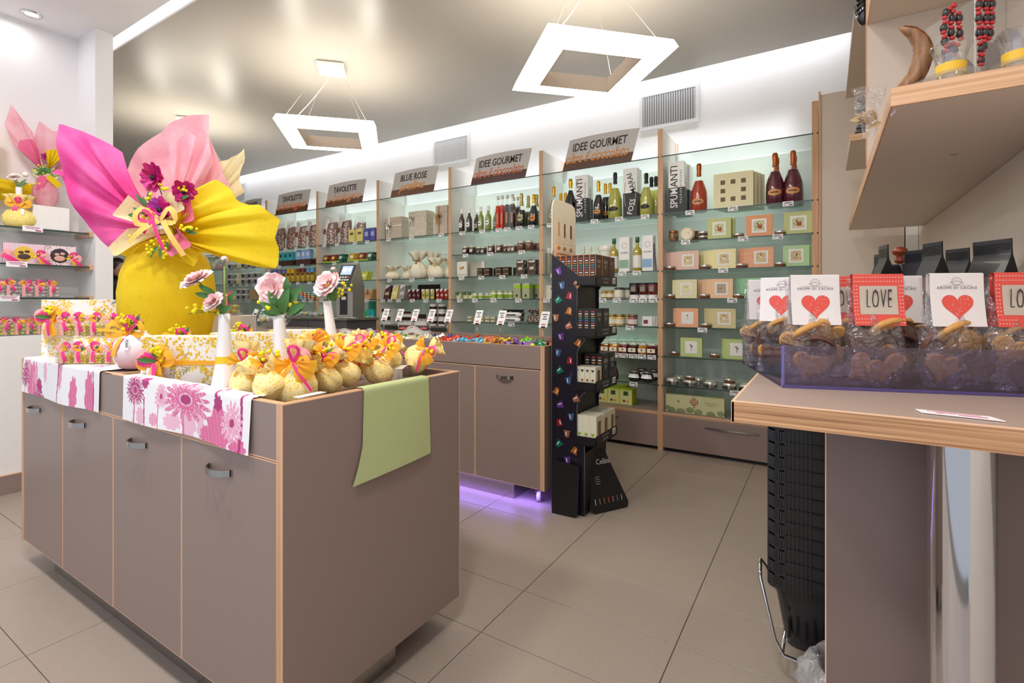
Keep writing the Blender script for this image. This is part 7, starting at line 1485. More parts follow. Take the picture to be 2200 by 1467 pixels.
# yellow paper egg cut by the frame, pink egg on block, vase with gauze bag
def small_egg(loc, z_, m1, m2, label, k, wings, cone=None):
    t = facing('wrapped_egg', label, 'egg', loc, z_, PI/2-.25)
    g = mb(clear('pink_tulle_'+m1.name, tuple(m1.node_tree.nodes['Principled BSDF'].inputs['Base Color'].default_value[:3]), .5, .05, .2)) if 0 else mb(m1)
    g.lathe([(.035*k, 0), (.06*k, .02*k), (.085*k, .08*k), (.09*k, .13*k), (.08*k, .19*k), (.055*k, .245*k), (.03*k, .275*k)], 40, fn=lambda a, i: 1+.03*math.sin(9*a)+.02*math.sin(17*a+i)); ob('wrapped_body', g, t)
    for w_ in wings: ob(w_[0], fan(w_[1], (0, .275*k), w_[2], w_[3], -.02, 4, .012, 0, nu=24, nv=10), t)
    s1, s2 = mb(MIMO), mb(LEAF); R = random.Random(3)
    for q in range(5): mimosa(s1, s2, (0, -.05*k, .28*k), .2+.65*q, .09*k, 8, .0075*k, -.25, q)
    for q in range(7): leaf(s2, (0, -.05*k, .28*k), .1+.5*q, .10*k, .03*k)
    ob('mimosa_balls', s1, t, kind='stuff'); ob('leaves', s2, t)
    p, c_ = anemone(.032*k, ANE1, ANE2, 3, 7); f = ob('anemone', p, t, (.0, -.05, .44*k)); ob('flower_centre', c_, f); ob('stem', mb(LEAF).tube([(0, -.05, .29*k), (0, -.05, .44*k)], .0025, 5), t)
    g = mb(PCRM); loop(g, (0, -.06*k, .27*k), .3, .07*k, .03*k); loop(g, (0, -.06*k, .27*k), 2.8, .07*k, .03*k); g.use(PROSE); tail(g, (-.01, -.06*k, .27*k), -1.8, .12*k, .05*k); g.use(PYEL); tail(g, (.01, -.06*k, .27*k), -.7, .10*k, .05*k); ob('paper_bow', g, t)
    return t
e1 = (-4.213, 1.166, 1.795)
ob('display_block', mb(WHITEG).box(-.11, .11, -.09, .09, 0, .150, .002), None, (-4.335, e1[1], 1.6265), label='white display block on the top niche shelf under the pink egg', cat='block')
small_egg((-4.335, e1[1]), 1.778, PPINK, PPINK, 'egg wrapped in pale pink tissue on the white block in the niche', .74, [('pink_wing', PPINK, [(-.06, .30), (-.15, .38), (-.19, .50), (-.16, .64), (-.06, .48)], .0), ('pink_wing', PPINK, [(-.06, .44), (-.03, .58), (.04, .52), (.13, .57), (.12, .46), (.10, .36)], .05), ('rose_tip', PROSE, [(-.13, .35), (-.12, .40), (-.06, .42), (-.03, .34)], -.08), ('yellow_tip', PYEL, [(.0, .36), (.05, .38), (.08, .33)], -.08), ('pink_wing', PPINK, [(.10, .40), (.20, .44), (.22, .34)], .03)])
e2 = (-4.383, 0.918, 1.772)
small_egg((-4.335, e2[1]-.10), 1.6265, PYEL, PYEL, 'yellow tissue wrapped egg cut off by the left picture edge', .95, [('yellow_wing', PYEL, [(-.1, .40), (-.05, .60), (.12, .62), (.13, .42)], .02), ('yellow_wing', PYEL, [(.05, .20), (.12, .17), (.30, .245), (.28, .30), (.08, .32)], .10)])
vz = (-4.162, 1.021, 1.766)
t = thing('bud_vase_gift', 'small white vase with a pale flower dressed in a yellow gauze bag, in the niche', 'vase', (-4.262, vz[1], 1.6265), PI/2-.3)
ob('vase', mb(VM).lathe([(r, h*1.0) for r, h in VPROF[:-2]], 24), t); ob('gauze_bag', sack(speckle('yellow_gauze', '#f5e08a', [('#f0cf4c', 1, .35, 0)], 90, rough=.8), .20, .075, 1.0, 28, 4, .8), t)
g = mb(ORANGE); loop(g, (0, -.025, .135), .4, .05, .028); loop(g, (0, -.025, .135), 2.7, .05, .028); loop(g, (0, -.025, .135), 1.6, .04, .024); g.use(MAGENTA); loop(g, (0, -.035, .15), 1.6, .03, .016); tail(g, (-.01, -.03, .13), -1.8, .055, .02); ob('bow', g, t); ob('gift_tag', mb(TAGM).box(-.008, .008, -.062, -.061, .075, .11), t, (.02, 0, 0))
ob('flower', ranunculus(.036, M('#fbe6dc', .6), PPET, 3), t, (-.02, -.01, .31), (.5, -.3, 0)); ob('bud', mb(M('#f4f2e6')).ball((.03, 0, .335), .016, 10, 7), t)
s1, s2 = mb(MIMO), mb(LEAF2); mimosa(s1, s2, (.0, 0, .26), .25, .09, 7, .0055, -.1, 4); leaf(s2, (0, 0, .25), 1.0, .07, .022); leaf(s2, (0, 0, .26), .5, .05, .018); leaf(s2, (0, 0, .25), 2.0, .05, .018); s2.tube([(0, 0, .24), (-.01, 0, .30)], .002, 5); ob('mimosa_balls', s1, t, kind='stuff'); ob('leaves', s2, t)
# niche price labels
nt = parts(('card', mb(TAGM).box(-.0015, 0, -.048, .048, -.017, .017)), ('printed_lines', mb(M('#b0307a')).box(0, .0006, -.036, .036, .007, .011).box(0, .0006, -.03, .028, -.001, .002).box(0, .0006, .012, .040, -.013, -.006)))
for (px_, zz, d_) in ((1.070, 1.625, 'on the top niche shelf edge'), (0.997, 1.400, 'on the middle niche shelf edge'), (0.962, 1.190, 'on the lowest niche shelf edge')):
    place(nt, 'price_tag', 'white price label with magenta print', d_, 'price tag', (-4.2, px_, zz-.006))
# chevron picture gift boxes on the middle niche shelf
def nbox(y_, w_, pat, disc, face, d_, big):
    t = thing('picture_gift_box', d_, 'gift box', (-4.27, y_, 1.4015), PI/2-.1)
    ob('carton', mb(pat).box(-w_/2, w_/2, 0, .06, 0, .128, .001), t); g = mb(M(disc)).ball((.0, -.0006, .064), 1, 20, 6, (.048, .0008, .048)); ob('round_print', g, t)
    g = mb(M(face)); g.ball((-.014, -.0016, .072), 1, 10, 6, (.013, .0008, .009)); g.ball((.014, -.0016, .078), 1, 10, 6, (.013, .0008, .009)); g.ball((0, -.0014, .046), 1, 10, 6, (.03, .0008, .018)); ob('glasses_print', g, t)
    g = mb(MAGENTA); loop(g, (w_*.35, -.02, .045), 1.2, .04, .018); tail(g, (w_*.35, -.02, .045), -.7, .07, .018); g.use(ORANGE); tail(g, (w_*.35, -.02, .045), -1.3, .05, .016); g.use(PINKR); loop(g, (w_*.35, -.02, .045), .2, .04, .02); ob('bow', g, t)
    s1 = mb(MIMO); R = random.Random(1); [s1.ball((w_*.35-.03*R.random(), -.03, .03+.04*R.random()), .006, 6, 4) for _ in range(6)]; ob('mimosa_balls', s1, t, kind='stuff')
nbox(1.047, .185, stripe('pink_chevron', '#e9a9c4', '#f7eef2', 40), '#f0c84a', '#4c3a3a', 'pink zigzag gift box with a yellow disc in the left niche', 1)
nbox(1.220, .165, speckle('red_dotted_card', '#f4e4e8', [('#c44a66', 1, .33, 0)], 110), '#3a2e3a', '#eab7a2', 'red patterned gift box with a dark disc in the left niche', 1)
g = mb(MAGENTA); tail(g, (0, 0, .05), -.5, .10, .03); g.use(PINKR); loop(g, (0, 0, .04), .6, .05, .02); ob('ribbon_end', g, None, (-4.24, 0.938, 1.40), (0, 0, PI/2), label='pink and magenta bow of a box cut off at the left edge', cat='ribbon')
def nsack(hm, seed, w_=.095):
    a = dbox(w_, .085, .075, hm, .0135, seed); c_ = mb(clear('soft_film', (.97, .95, .95), .12, .06, .1, .6, 30)).lathe([(w_*.5, .07), (w_*.2, .088), (w_*.5, .105), (w_*.62, .12)], 18, fn=lambda q, i: 1+.12*math.sin(7*q+seed)*(i > 1), cap0=False, cap1=False)
    return a+parts(('film_ruffle', c_))
PEARL = M('#eaddd2', .3, coat=.4, name='pearl_dragee'); LIMY = M('#d9d24a', .3, coat=.3, name='lime_dragee')
ny = [0.926, 0.981, 1.051, 1.111, 1.179]
for k, y_ in enumerate(ny): place(nsack(PEARL, k+30, .085 if k else .08), 'dragee_bag', '', '', 'sweet bag', (-4.27, y_, 1.1915), PI/2-.25, label=['cut off', 'leftmost fully visible', 'second', 'third', 'rightmost'][k]+' clear bag of pearl dragees on the lowest niche shelf', group='pearl dragee bags in the niche')
ny = [0.916, 0.963, 1.015, 1.067, 1.120]
for k, y_ in enumerate(ny): place(nsack(LIMY, k+40, .085), 'dragee_bag', '', '', 'sweet bag', (-4.27, y_, .9565), PI/2-.25, label=['cut off', 'leftmost fully visible', 'second', 'third', 'rightmost'][k]+' clear bag of yellow dragees on the white niche cabinet', group='yellow dragee bags in the niche')

# ================================================================== FOREGROUND TABLE
tr0 = (-0.0840, 1.3200); TA = .305
tr = thing('acrylic_tray', 'long clear acrylic tray with violet edges full of cookie bags on the right table', 'tray', (tr0[0], tr0[1], TZ+.001), TA)
AC2 = clear('violet_tinged_acrylic', (.78, .75, .90), .0, .06); VE = M('#6a5fb0', .12, coat=1, name='violet_acrylic_edge')
TL, TD, TH = .72, .47, .097
g = mb(AC2).box(0, TL, 0, .0035, 0, TH).box(0, .0035, .0035, TD, 0, TH).box(0, TL, TD, TD+.0035, 0, TH).box(0, TL, 0, TD, .0, .004); ob('panes', g, tr)
g = mb(VE).box(-.001, .0045, -.001, .0045, 0, TH).use(M('#4c4286', .12, coat=1)).box(0, TL, -.0015, .004, -.0003, .006); ob('violet_edge', g, tr)
def tl(x_, y_): c_, s_ = math.cos(TA), math.sin(TA); return (tr0[0]+c_*x_-s_*y_, tr0[1]+s_*x_+c_*y_)
COOK = M('#d9a25c', .6, noise=.3, nscale=120, name='cookie_dough'); CCH = M('#6a4638', .35, coat=.2, noise=.2, nscale=80, name='milk_chocolate')
def heart(n=28, s=1.0): return [(s*.5*math.sin(t)**3*1.0, s*(.41*math.cos(t)-.16*math.cos(2*t)-.06*math.cos(3*t)-.03*math.cos(4*t))) for t in [2*PI*k/n for k in range(n)]]
def cookie(s=.07, dip=.0, kind=0):
    pts = heart(28, s) if kind == 0 else [(.5*s*math.cos(t)*1.0, .34*s*math.sin(t)) for t in [2*PI*k/24 for k in range(24)]]
    n = len(pts); vs = []; g = MB()
    for (k, y_) in ((.90, -.0065), (1, -.003), (1, .003), (.90, .0065)): vs += [(a*k, y_, b_*k) for a, b_ in pts]
    fs = [tuple(range(n)), tuple(reversed(range(3*n, 4*n)))]+[(r*n+i, (r+1)*n+i, (r+1)*n+(i+1) % n, r*n+(i+1) % n) for r in range(3) for i in range(n)]
    # triangle fan so the dip line follows the faces
    g.use(COOK)
    def fan_(off, y_, k, rev):
        rings = 5
        for q in range(rings):
            k0, k1 = k*q/rings, k*(q+1)/rings
            for i in range(n):
                a, b_ = pts[i], pts[(i+1) % n]; cz = (a[1]+b_[1])/2*(k0+k1)/2; cx_ = (a[0]+b_[0])/2*(k0+k1)/2
                g.use(CCH if cz-.4*cx_ < dip*s else COOK); v = [(a[0]*k0, y_, a[1]*k0), (b_[0]*k0, y_, b_[1]*k0), (b_[0]*k1, y_, b_[1]*k1), (a[0]*k1, y_, a[1]*k1)]
                g.add(v, [(0, 1, 2, 3) if not rev else (3, 2, 1, 0)], True)
    fan_(0, -.0065, .90, False); fan_(0, .0065, .90, True)
    for r in range(3):
        for i in range(n):
            a, b_ = pts[i], pts[(i+1) % n]; g.use(CCH if a[1]-.4*a[0] < dip*s else COOK); j = (i+1) % n
            g.add([vs[r*n+i], vs[(r+1)*n+i], vs[(r+1)*n+j], vs[r*n+j]], [(0, 1, 2, 3)], True)
    return g.mesh('cookie')
CK = [cookie(.090, -.10, 0), cookie(.080, -.2, 0), cookie(.085, .0, 1), cookie(.076, .6, 0), cookie(.08, .5, 1), cookie(.075, -.9, 0)]
FILM = clear('cookie_bag_film', (.97, .96, .96), .05, .11, .12, 1.0, 34)
def film_bag(w_, d, h, seed):
    R = random.Random(seed); a1, a2, a3 = [R.uniform(0, 6) for _ in range(3)]
    def prof(v): return 1.0 if v < .45 else (1-.80*((v-.45)/.35) if v < .8 else .20)
    def fn(sg):
        def f(u, v):
            wv = w_*(1-.10*max(0, v-.5)); b_ = d/2*prof(v)*math.sin(PI*min(.999, max(.001, u)))**.45
            cr = .006*math.sin(17*u+a1+6*v)*math.sin(9*v+a2)*(1 if .03 < v < .8 else .1)+.003*math.sin(31*u+13*v+a3)
            return ((u-.5)*wv+.004*math.sin(9*v+a1), sg*(b_+cr), .004+h*v)
        return f
    return mb(FILM).sheet(fn(-1), 26, 26).sheet(fn(1), 16, 16)
RED = M('#e8574c', .5, name='coral_red_card'); CARDW = M('#eeeae8', .55, name='off_white_card'); CARDG = M('#c9beae', .5, name='greige_card')
def header(kind, w_=.106, h=.116):
    """folded card over the bag top; curved outwards a little at its foot"""
    a = []
    def sheetc(g, x0, x1, z0, z1, off, nx=4, nz=8):
        def crv(zz): q = 1-(zz/h); return -.006-.012*q*q-off
        return g.sheet(lambda u, v: (x0+(x1-x0)*u, crv(z0+(z1-z0)*v), z0+(z1-z0)*v), nx, nz)
    g = mb(CARDW if kind == 'heart' else RED); sheetc(g, -w_/2, w_/2, 0, h, 0); g.sheet(lambda u, v: (-w_/2+w_*u, -.006+.012*v, h+.002*math.sin(PI*v)), 2, 4); g.sheet(lambda u, v: (-w_/2+w_*u, .006+.008*(1-v)**2, h*v), 2, 4); a.append(('card', g))
    def crv(zz): q = 1-(zz/h); return -.006-.012*q*q
    if kind == 'heart':
        hp = heart(36, .062); g = mb(RED); c0 = (0, h*.40); n = len(hp)
        vs = [(c0[0]+x_*k/4, crv(c0[1]+z_*k/4)-.0006, c0[1]+z_*k/4) for k in range(1, 5) for x_, z_ in hp]; vs.append((c0[0], crv(c0[1])-.0006, c0[1]))
        fs = [(4*n, i, (i+1) % n) for i in range(n)]+[(r*n+i, (r+1)*n+i, (r+1)*n+(i+1) % n, r*n+(i+1) % n) for r in range(3) for i in range(n)]; g.add(vs, fs); a.append(('heart_print', g))
        R = random.Random(4); g = mb(M('#f6d9d2'))
        for _ in range(46):
            x_, z_ = R.uniform(-.026, .026), R.uniform(-.026, .022)
            if abs(x_)*1.1 < (.024 if z_ > 0 else .027+z_*.95): zz = c0[1]+z_; y_ = crv(zz)-.0009; s_ = .0009; g.add([(x_-s_, y_, zz), (x_, y_, zz-s_), (x_+s_, y_, zz), (x_, y_, zz+s_)], [(0, 1, 2, 3)])
        a.append(('speckles', g, None, 'stuff'))
        g = mb(M('#9a98a2')); g.tube([(.010*math.cos(k*PI/6), crv(h*.87)-.001, h*.86+.008*math.sin(k*PI/6)) for k in range(0, 12)], .0004, 3); g.tube([(-.014, crv(h*.83)-.001, h*.83), (0, crv(h*.86)-.001, h*.87), (.014, crv(h*.83)-.001, h*.83)], .0004, 3); g.box(-.030, .030, crv(h*.78)-.0012, crv(h*.78)-.0006, h*.785, h*.788); g.box(-.008, .009, crv(h*.08)-.0012, crv(h*.08)-.0006, h*.125, h*.13); a.append(('line_emblem', g))
        a.append(('lettering', tfm(text_mesh('AROMI DI CACAO', .0082, M('#8a8892'), th=.0002, space=1.2).copy(), Matrix.Translation((0, crv(h*.74)-.001, h*.735)))))
    else:
        g = mb(CARDG); sheetc(g, -w_*.37, w_*.37, h*.22, h*.78, .0006); a.append(('label_panel', g))
        a.append(('lettering', tfm(text_mesh('LOVE', .064, M('#3c3638'), th=.0003, sx=.30, bold=-.002, space=1.25).copy(), Matrix.Translation((0, crv(h*.5)-.0022, h*.5)))))
        g = mb(M('#f9e6de'))
        def dot(x_, zz): s_ = .0013; y_ = crv(zz)-.0008; g.add([(x_-s_, y_, zz-s_*.6), (x_+s_, y_, zz-s_*.6), (x_+s_, y_, zz+s_*.6), (x_-s_, y_, zz+s_*.6)], [(0, 1, 2, 3)])
        for k in range(17):
            x_ = -w_*.46+w_*.92*k/16
            for zz in (h*.87, h*.95): dot(x_, zz)
            if abs(x_) > w_*.16: dot(x_, h*.13); dot(x_, h*.06)
        for k in range(9):
            for sg in (-1, 1): dot(sg*w_*.42, h*.22+h*.56*k/8); dot(sg*w_*.47, h*.22+h*.56*k/8)
        a.append(('dot_pattern', g, None, 'stuff'))
    return parts(*a)
HH, HL = header('heart'), header('love')
def cookie_bag(x_, y_, kind, label, seed, cks, lean=0, zt=0, rz=0, hz=.140):
    p = tl(x_, y_); t = thing('cookie_bag', label, 'bag', (p[0], p[1], TZ+.0055), TA*0+.40+rz, 'bags of heart cookies in the acrylic tray')
    ob('film', film_bag(.128, .075, .245+zt, seed), t)
    R = random.Random(seed)
    for (cx_, cy_, cz_, k, r1, r2, r3) in cks: ob('cookie', CK[k], t, (cx_, cy_, cz_), (r1, r2, r3))
    hd_ = HH if kind == 'heart' else HL
    hb = ob('header_card', hd_[0][1], t, (0, -.010, hz+zt), (0, lean, 0))
    for pn, me, lb, kd in hd_[1:]: ob(pn, me, hb, kind=kd)
    return t
F1 = [(-.015, -.018, .045, 5, .1, .3, 0), (.022, -.005, .05, 1, .1, -.5, .2), (.01, -.02, .092, 4, .9, .5, .3), (-.03, .01, .09, 2, .4, .6, 0), (.03, .01, .085, 0, .3, 1.0, 0), (0, .02, .06, 5, 0, .2, 0), (-.012, -.012, .125, 2, .9, -.35, .2), (.028, -.01, .125, 5, .7, .4, .1)]
F2 = [(.018, -.022, .038, 0, .05, -.35, 0), (-.028, -.01, .04, 5, .1, .9, 0), (-.030, -.010, .098, 4, .4, 1.3, .2), (.005, .012, .08, 0, .6, .5, 0), (.032, .0, .108, 3, .7, -.5, 0), (-.012, .0, .128, 4, .8, .6, 0), (.022, -.012, .135, 2, .8, -.2, .2)]
F3 = [(.03, -.022, .05, 3, .05, .5, 0), (-.025, -.012, .05, 5, .2, .2, 0), (.0, .01, .10, 5, .6, .5, 0), (-.035, -.004, .105, 4, .5, -.9, 0), (.036, .0, .10, 1, .4, .4, .4), (.002, -.01, .130, 2, .8, -.3, .2)]
F4 = [(.0, -.02, .04, 3, .1, .2, 0), (-.02, -.01, .09, 5, .3, .4, 0), (.03, 0, .10, 4, .6, .9, 0)]
cookie_bag(.078, .055, 'heart', 'nearest left cookie bag with a white red-heart card, in the tray front row', 1, F1)
cookie_bag(.205, .050, 'love', 'cookie bag with a red LOVE card in the tray front row, left of centre', 2, F2)
cookie_bag(.355, .048, 'heart', 'cookie bag with a white red-heart card, second heart card in front row', 3, F3)
cookie_bag(.475, .050, 'love', 'cookie bag with a red card cut off at the right picture edge', 4, F4)
for k, (x_, y_, kd, lb) in enumerate(((.055, .21, 'heart', 'cookie bag seen from behind, middle of the tray left end'), (.045, .36, 'heart', 'rearmost cookie bag at the tray left end'), (.185, .19, 'love', 'cookie bag with red card hidden behind the first heart card'), (.31, .20, 'heart', 'cookie bag with white card between the two front heart cards, second row'), (.425, .20, 'love', 'cookie bag with a LOVE card in the second row at right'), (.56, .18, 'love', 'cookie bag with red card in the second row at the far right'), (.30, .35, 'love', 'rear cookie bag with a red card'))):
    cookie_bag(x_, y_, kd, lb, 20+k, F1 if k % 2 else F3, rz=-.05 if k else -.55, hz=.142)
# printed price strip on the table
sp = thing('price_strip', 'white price label with magenta print lying on the table edge', 'price tag', (0.196, 1.157, TZ+.0012), -.10)
g = mb(TAGM).prism([(-.056, .015), (.044, .015), (.060, -.016), (-.048, -.014)], 0, .0015, 'z'); ob('label', g, sp)
g = mb(M('#c04a80')).box(-.040, .032, .006, .009, .0015, .0019).box(-.028, -.0, -.0025, .0, .0015, .0019).box(.002, .040, -.009, -.004, .0015, .0019).box(-.026, -.018, -.008, -.006, .0015, .0019); ob('printed_lines', g, sp)
# black coffee bags and the brass mill behind
BLK = M('#0e0e10', .4, coat=.1, name='black_foil_bag'); BLK2 = M('#3a3b40', .38, coat=.2, name='grey_sheen_foil')  # lighter front colour is sheen painted onto the black foil
def coffee(w_=.085, h=.35, d=.125):
    def f(sg):
        def fn(u, v):
            k = 1 if v < .5 else max(.03, 1-((v-.5)/.40)**.85); return ((u-.5)*w_*(1-.04*math.sin(PI*v))+.003*math.sin(9*v), sg*d/2*k, h*v)
        return fn
    g = mb(BLK2).sheet(f(-1), 6, 24).use(BLK).sheet(f(1), 6, 24)
    for s_ in (0, 1): g.sheet(lambda u, v: (lambda a, b_: (a[0]+(.0), a[1]+(b_[1]-a[1])*u, a[2]))(f(-1)(s_, v), f(1)(s_, v)), 3, 24)
    z_ = mb(M('#3c3d42', .3)); [z_.box(-w_*.47, w_*.47, -d/2*.05-.0016-.0008*0, -.0008, h*.90+k*.005, h*.90+k*.005+.0012) for k in range(6)]
    n_ = mb(M('#a8aab0', .3)).box(-w_*.3, w_*.3, -.0046, -.0040, h*.865, h*.868)
    return parts(('foil_bag', g), ('seal_ribs', z_, None, 'stuff'))
for k, (px_, py_, t_, w_, rz, lb) in enumerate([((0.170, 2.205, 1.360), 0.075, 1.00), ((0.170, 2.369, 1.348), 0.075, 1.00), ((0.258, 2.189, 1.337), 0.075, 0.25), ((0.282, 2.004, 1.346), 0.085, 0.75), ((0.385, 2.268, 1.344), 0.085, 0.35), ((0.401, 1.924, 1.339), 0.090, 0.55), ((0.506, 2.226, 1.345), 0.075, 0.45), ((0.220, 2.436, 1.302), 0.090, 1.20)] and [(0,)*6] ) if 0 else []: pass
CL = [((0.177, 2.209, 1.365), 0.085, -1.35), ((0.179, 2.375, 1.348), 0.080, -1.20), ((0.258, 2.189, 1.341), 0.070, -0.95), ((0.282, 2.004, 1.348), 0.085, -1.15), ((0.385, 2.268, 1.347), 0.085, -0.95), ((0.409, 1.965, 1.343), 0.110, -0.95), ((0.518, 2.281, 1.351), 0.085, -1.00), ((0.228, 2.441, 1.310), 0.100, -0.60)]
LB = ['slender black foil bag standing left of the coffee mill', 'black foil bag behind the slender one, far left', 'small black foil bag just right of the coffee mill', 'black foil bag with tall curved top, fourth from the left', 'small black foil bag with grey sheen at the middle', 'largest black foil bag standing at the right', 'rightmost black foil bag, partly hidden', 'low black foil bag behind the coffee mill']
for (pos, w_, rz), lb in zip(CL, LB): place(coffee(w_, pos[2]-TZ-.002), 'coffee_bag', '', '', 'bag', (pos[0], pos[1], TZ+.001), rz, label=lb, group='black foil coffee bags on the table')
ml = (0.240, 2.272, 1.312)
t = thing('coffee_mill', 'coffee mill with reddish wooden knob among the black bags', 'mill', (ml[0], ml[1], TZ+.001))
ob('body', mb(M('#5a3a28', .4)).box(-.05, .05, -.05, .05, 0, .20, .004), t); ob('dome', mb(CHROME).lathe([(.048, .20), (.052, .215), (.042, .245), (.02, .262), (.012, .27)], 26), t)
ob('crank', mb(CHROME).lathe([(.006, .27), (.006, .30)], 12).lathe([(.011, .275), (.011, .29)], 12).tube([(0, 0, .30), (-.010, 0, .335), (-.010, 0, .345)], .003, 6), t)
kz = ml[2]-TZ; ob('wooden_knob', mb(M('#9c4424', .3, coat=.6)).lathe([(.008, .335), (.017, .342), (.014, .352), (.010, .362), (.022, .372), (.025, .380), (.020, .390), (.008, .396)], 24, (-.010, 0, 0)), t)

# ------------------------------------------------------------------ things on the right wall shelf
t = thing('seed_pod', 'curved brown wooden seed pod standing on the wall shelf', 'ornament', (0.195, 1.56, BZ+.001), .2)
pts = [(-0.0450, 0.0230), (-0.0270, 0.0400), (-0.0060, 0.0640), (0.0050, 0.1010), (0.0090, 0.1220), (0.0030, 0.1470), (-0.0110, 0.1700), (-0.0270, 0.1820), (-0.0410, 0.1890)]
def pod(u, v):
    i = v*(len(pts)-1); k = min(int(i), len(pts)-2); f = i-k; cx_ = pts[k][0]+(pts[k+1][0]-pts[k][0])*f; cz_ = pts[k][1]+(pts[k+1][1]-pts[k][1])*f
    dx, dz = pts[k+1][0]-pts[k][0], pts[k+1][1]-pts[k][1]; L = math.hypot(dx, dz); nx, nz = -dz/L, dx/L; w_ = .022*math.sin(PI*min(1, .16+.84*v))**.6*(1.25-.3*v); a = u*2*PI
    return (cx_+nx*w_*math.cos(a)*.8, w_*math.sin(a)*1.0, max(.0, cz_+nz*w_*math.cos(a)*.8))
ob('pod', mb(wood('pod_wood', '#6f4a2c', '#b08258', 'z', .25)).sheet(pod, 14, 22), t); ob('hollow', mb(M('#a9704c', .6, noise=.3)).sheet(lambda u, v: (lambda p, c_: (p[0], -abs(p[1])*.8-.004, p[2]))(pod(.32+.36*u, .1+.85*v), 0), 5, 18), t)
GL = clear('cup_glass', (.98, .98, .98), .02, .10)
def cup(): return parts(('glass', mb(GL).lathe([(.024, .004), (.026, .03), (.028, .06), (.036, .085), (.038, .088), (.035, .085), (.026, .06), (.024, .03), (.022, .008)], 30, cap1=False)), ('yellow_band', mb(M('#f0c23a', .5)).lathe([(.0262, .022), (.0275, .046)], 30, cap0=False, cap1=False)), ('saucer', mb(GL).lathe([(.02, 0), (.05, .004), (.062, .014), (.061, .016), (.048, .007)], 32, cap1=False)))
for q, lb in (((0.240, 1.476, 1.665), 'glass cup with yellow band on a saucer, near the shelf edge'), ((0.351, 1.481, 1.660), 'second glass cup with yellow band, cut off at the right edge')):
    place(cup(), 'glass_cup', '', '', 'cup', (q[0], q[1], BZ+.001), label=lb, group='glass cups with yellow bands')
place(parts(('saucer', mb(GL).lathe([(.02, 0), (.045, .003), (.055, .012), (.054, .014), (.043, .006)], 32, cap1=False))), 'glass_saucer', '', '', 'saucer', (*(0.203, 1.500, 1.672)[:2], BZ+.001), .0, label='empty glass saucer beside the seed pod')
bxq = (0.321, 1.697, 1.812)
t = thing('acrylic_box', 'tall clear acrylic box with grey dried leaves inside', 'box', (bxq[0], bxq[1]+.0, BZ+.001), .62)
ob('panes', mb(ACRYL).box(-.068, .068, -.068, -.066, 0, .24).box(-.068, -.066, -.066, .068, 0, .24).box(.066, .068, -.066, .068, 0, .24), t)
for ex in (-.0685, .0665): ob('bright_edge', mb(M('#e8ecf0', .1, coat=1)).box(ex, ex+.002, -.0685, -.0665, 0, .24), t)
g = mb(M('#6e6a6c', .8, noise=.3, nscale=60)); leaf(g, (.035, -.02, .0), 1.75, .17, .13, 0, .1); leaf(g, (.045, .02, .08), 1.0, .17, .12, 0, .1); leaf(g, (-.02, .02, .02), 1.9, .15, .10, 0, .1); ob('dried_leaf', g, t)
t = thing('bead_necklace', 'necklace of large black and small red beads hanging over the acrylic box', 'necklace', (bxq[0], bxq[1], BZ+.001))
bk, rd = mb(M('#2a2426', .35, coat=.3)), mb(M('#c0202a', .3, coat=.4)); R = random.Random(9)
for s_, st in enumerate([[(0.255, 1.538, 1.856), (0.240, 1.529, 1.839), (0.236, 1.527, 1.804), (0.238, 1.528, 1.772), (0.244, 1.531, 1.739), (0.247, 1.534, 1.719)], [(0.255, 1.538, 1.856), (0.252, 1.537, 1.826), (0.250, 1.535, 1.793), (0.253, 1.537, 1.766), (0.244, 1.531, 1.741), (0.251, 1.536, 1.722)], [(0.257, 1.539, 1.854), (0.266, 1.545, 1.837), (0.266, 1.545, 1.804), (0.268, 1.546, 1.777), (0.257, 1.539, 1.750), (0.247, 1.534, 1.726)], [(0.307, 1.571, 1.880), (0.305, 1.569, 1.837), (0.306, 1.571, 1.793), (0.310, 1.573, 1.755), (0.308, 1.572, 1.717)], [(0.319, 1.579, 1.880), (0.320, 1.579, 1.837), (0.317, 1.577, 1.793), (0.314, 1.575, 1.750), (0.305, 1.569, 1.706)], [(0.332, 1.587, 1.880), (0.331, 1.586, 1.848), (0.329, 1.584, 1.804), (0.325, 1.582, 1.766)]]):
    k = 0
    for (p, q) in zip(st, st[1:]):
        p, q = Vector(p), Vector(q); n = max(1, int((q-p).length/.0105))
        for j in range(n):
            c = p+(q-p)*j/n-Vector((bxq[0], bxq[1], BZ+.001)); k += 1
            if k % 3 == 0: bk.ball(tuple(c), .0092, 8, 6, (.85, .85, 1.15))
            else: rd.ball((c.x+R.uniform(-.0015, .0015), c.y-.002, c.z), .0056, 7, 5, (1.15, 1, .9))
ob('black_beads', bk, t, kind='stuff'); ob('red_beads', rd, t, kind='stuff')
cbq = (0.117, 1.487, 1.631)
t = thing('clear_pouch', 'small clear pouch of dried petals hanging at the corner of the wall shelf', 'pouch', (.125, cbq[1]+.03, 1.60), .2)
def pou(sg):
    return lambda u, v: (-.035-.0+.075*(u-.5)*(.35+.65*v)+.004*math.sin(9*v), sg*.018*math.sin(PI*u)*math.sin(PI*min(1, v*1.1))+.003*math.sin(13*u+7*v), -.03+.125*v)
ob('film', mb(FILM).sheet(pou(-1), 12, 14).sheet(pou(1), 12, 14), t); g = mb(M('#c9a878', .6, noise=.3)); [leaf(g, (-.038+.006*math.sin(k*3), .002*k-.005, -.01+.007*k), .4+.7*k, .032, .016, 0) for k in range(8)]; ob('petals', g, t, kind='stuff')
ob('label', mb(M('#d8d6e6')).box(-.0035, -.001, -.012, .012, -.0, .04), t, (.0, -.06, .0))
q = (0.153, 3.184, 2.133)
t = thing('carved_statuette', 'glossy black carved statuette on the small far shelf', 'statue', (q[0]+.02, q[1], 2.0115), .2)
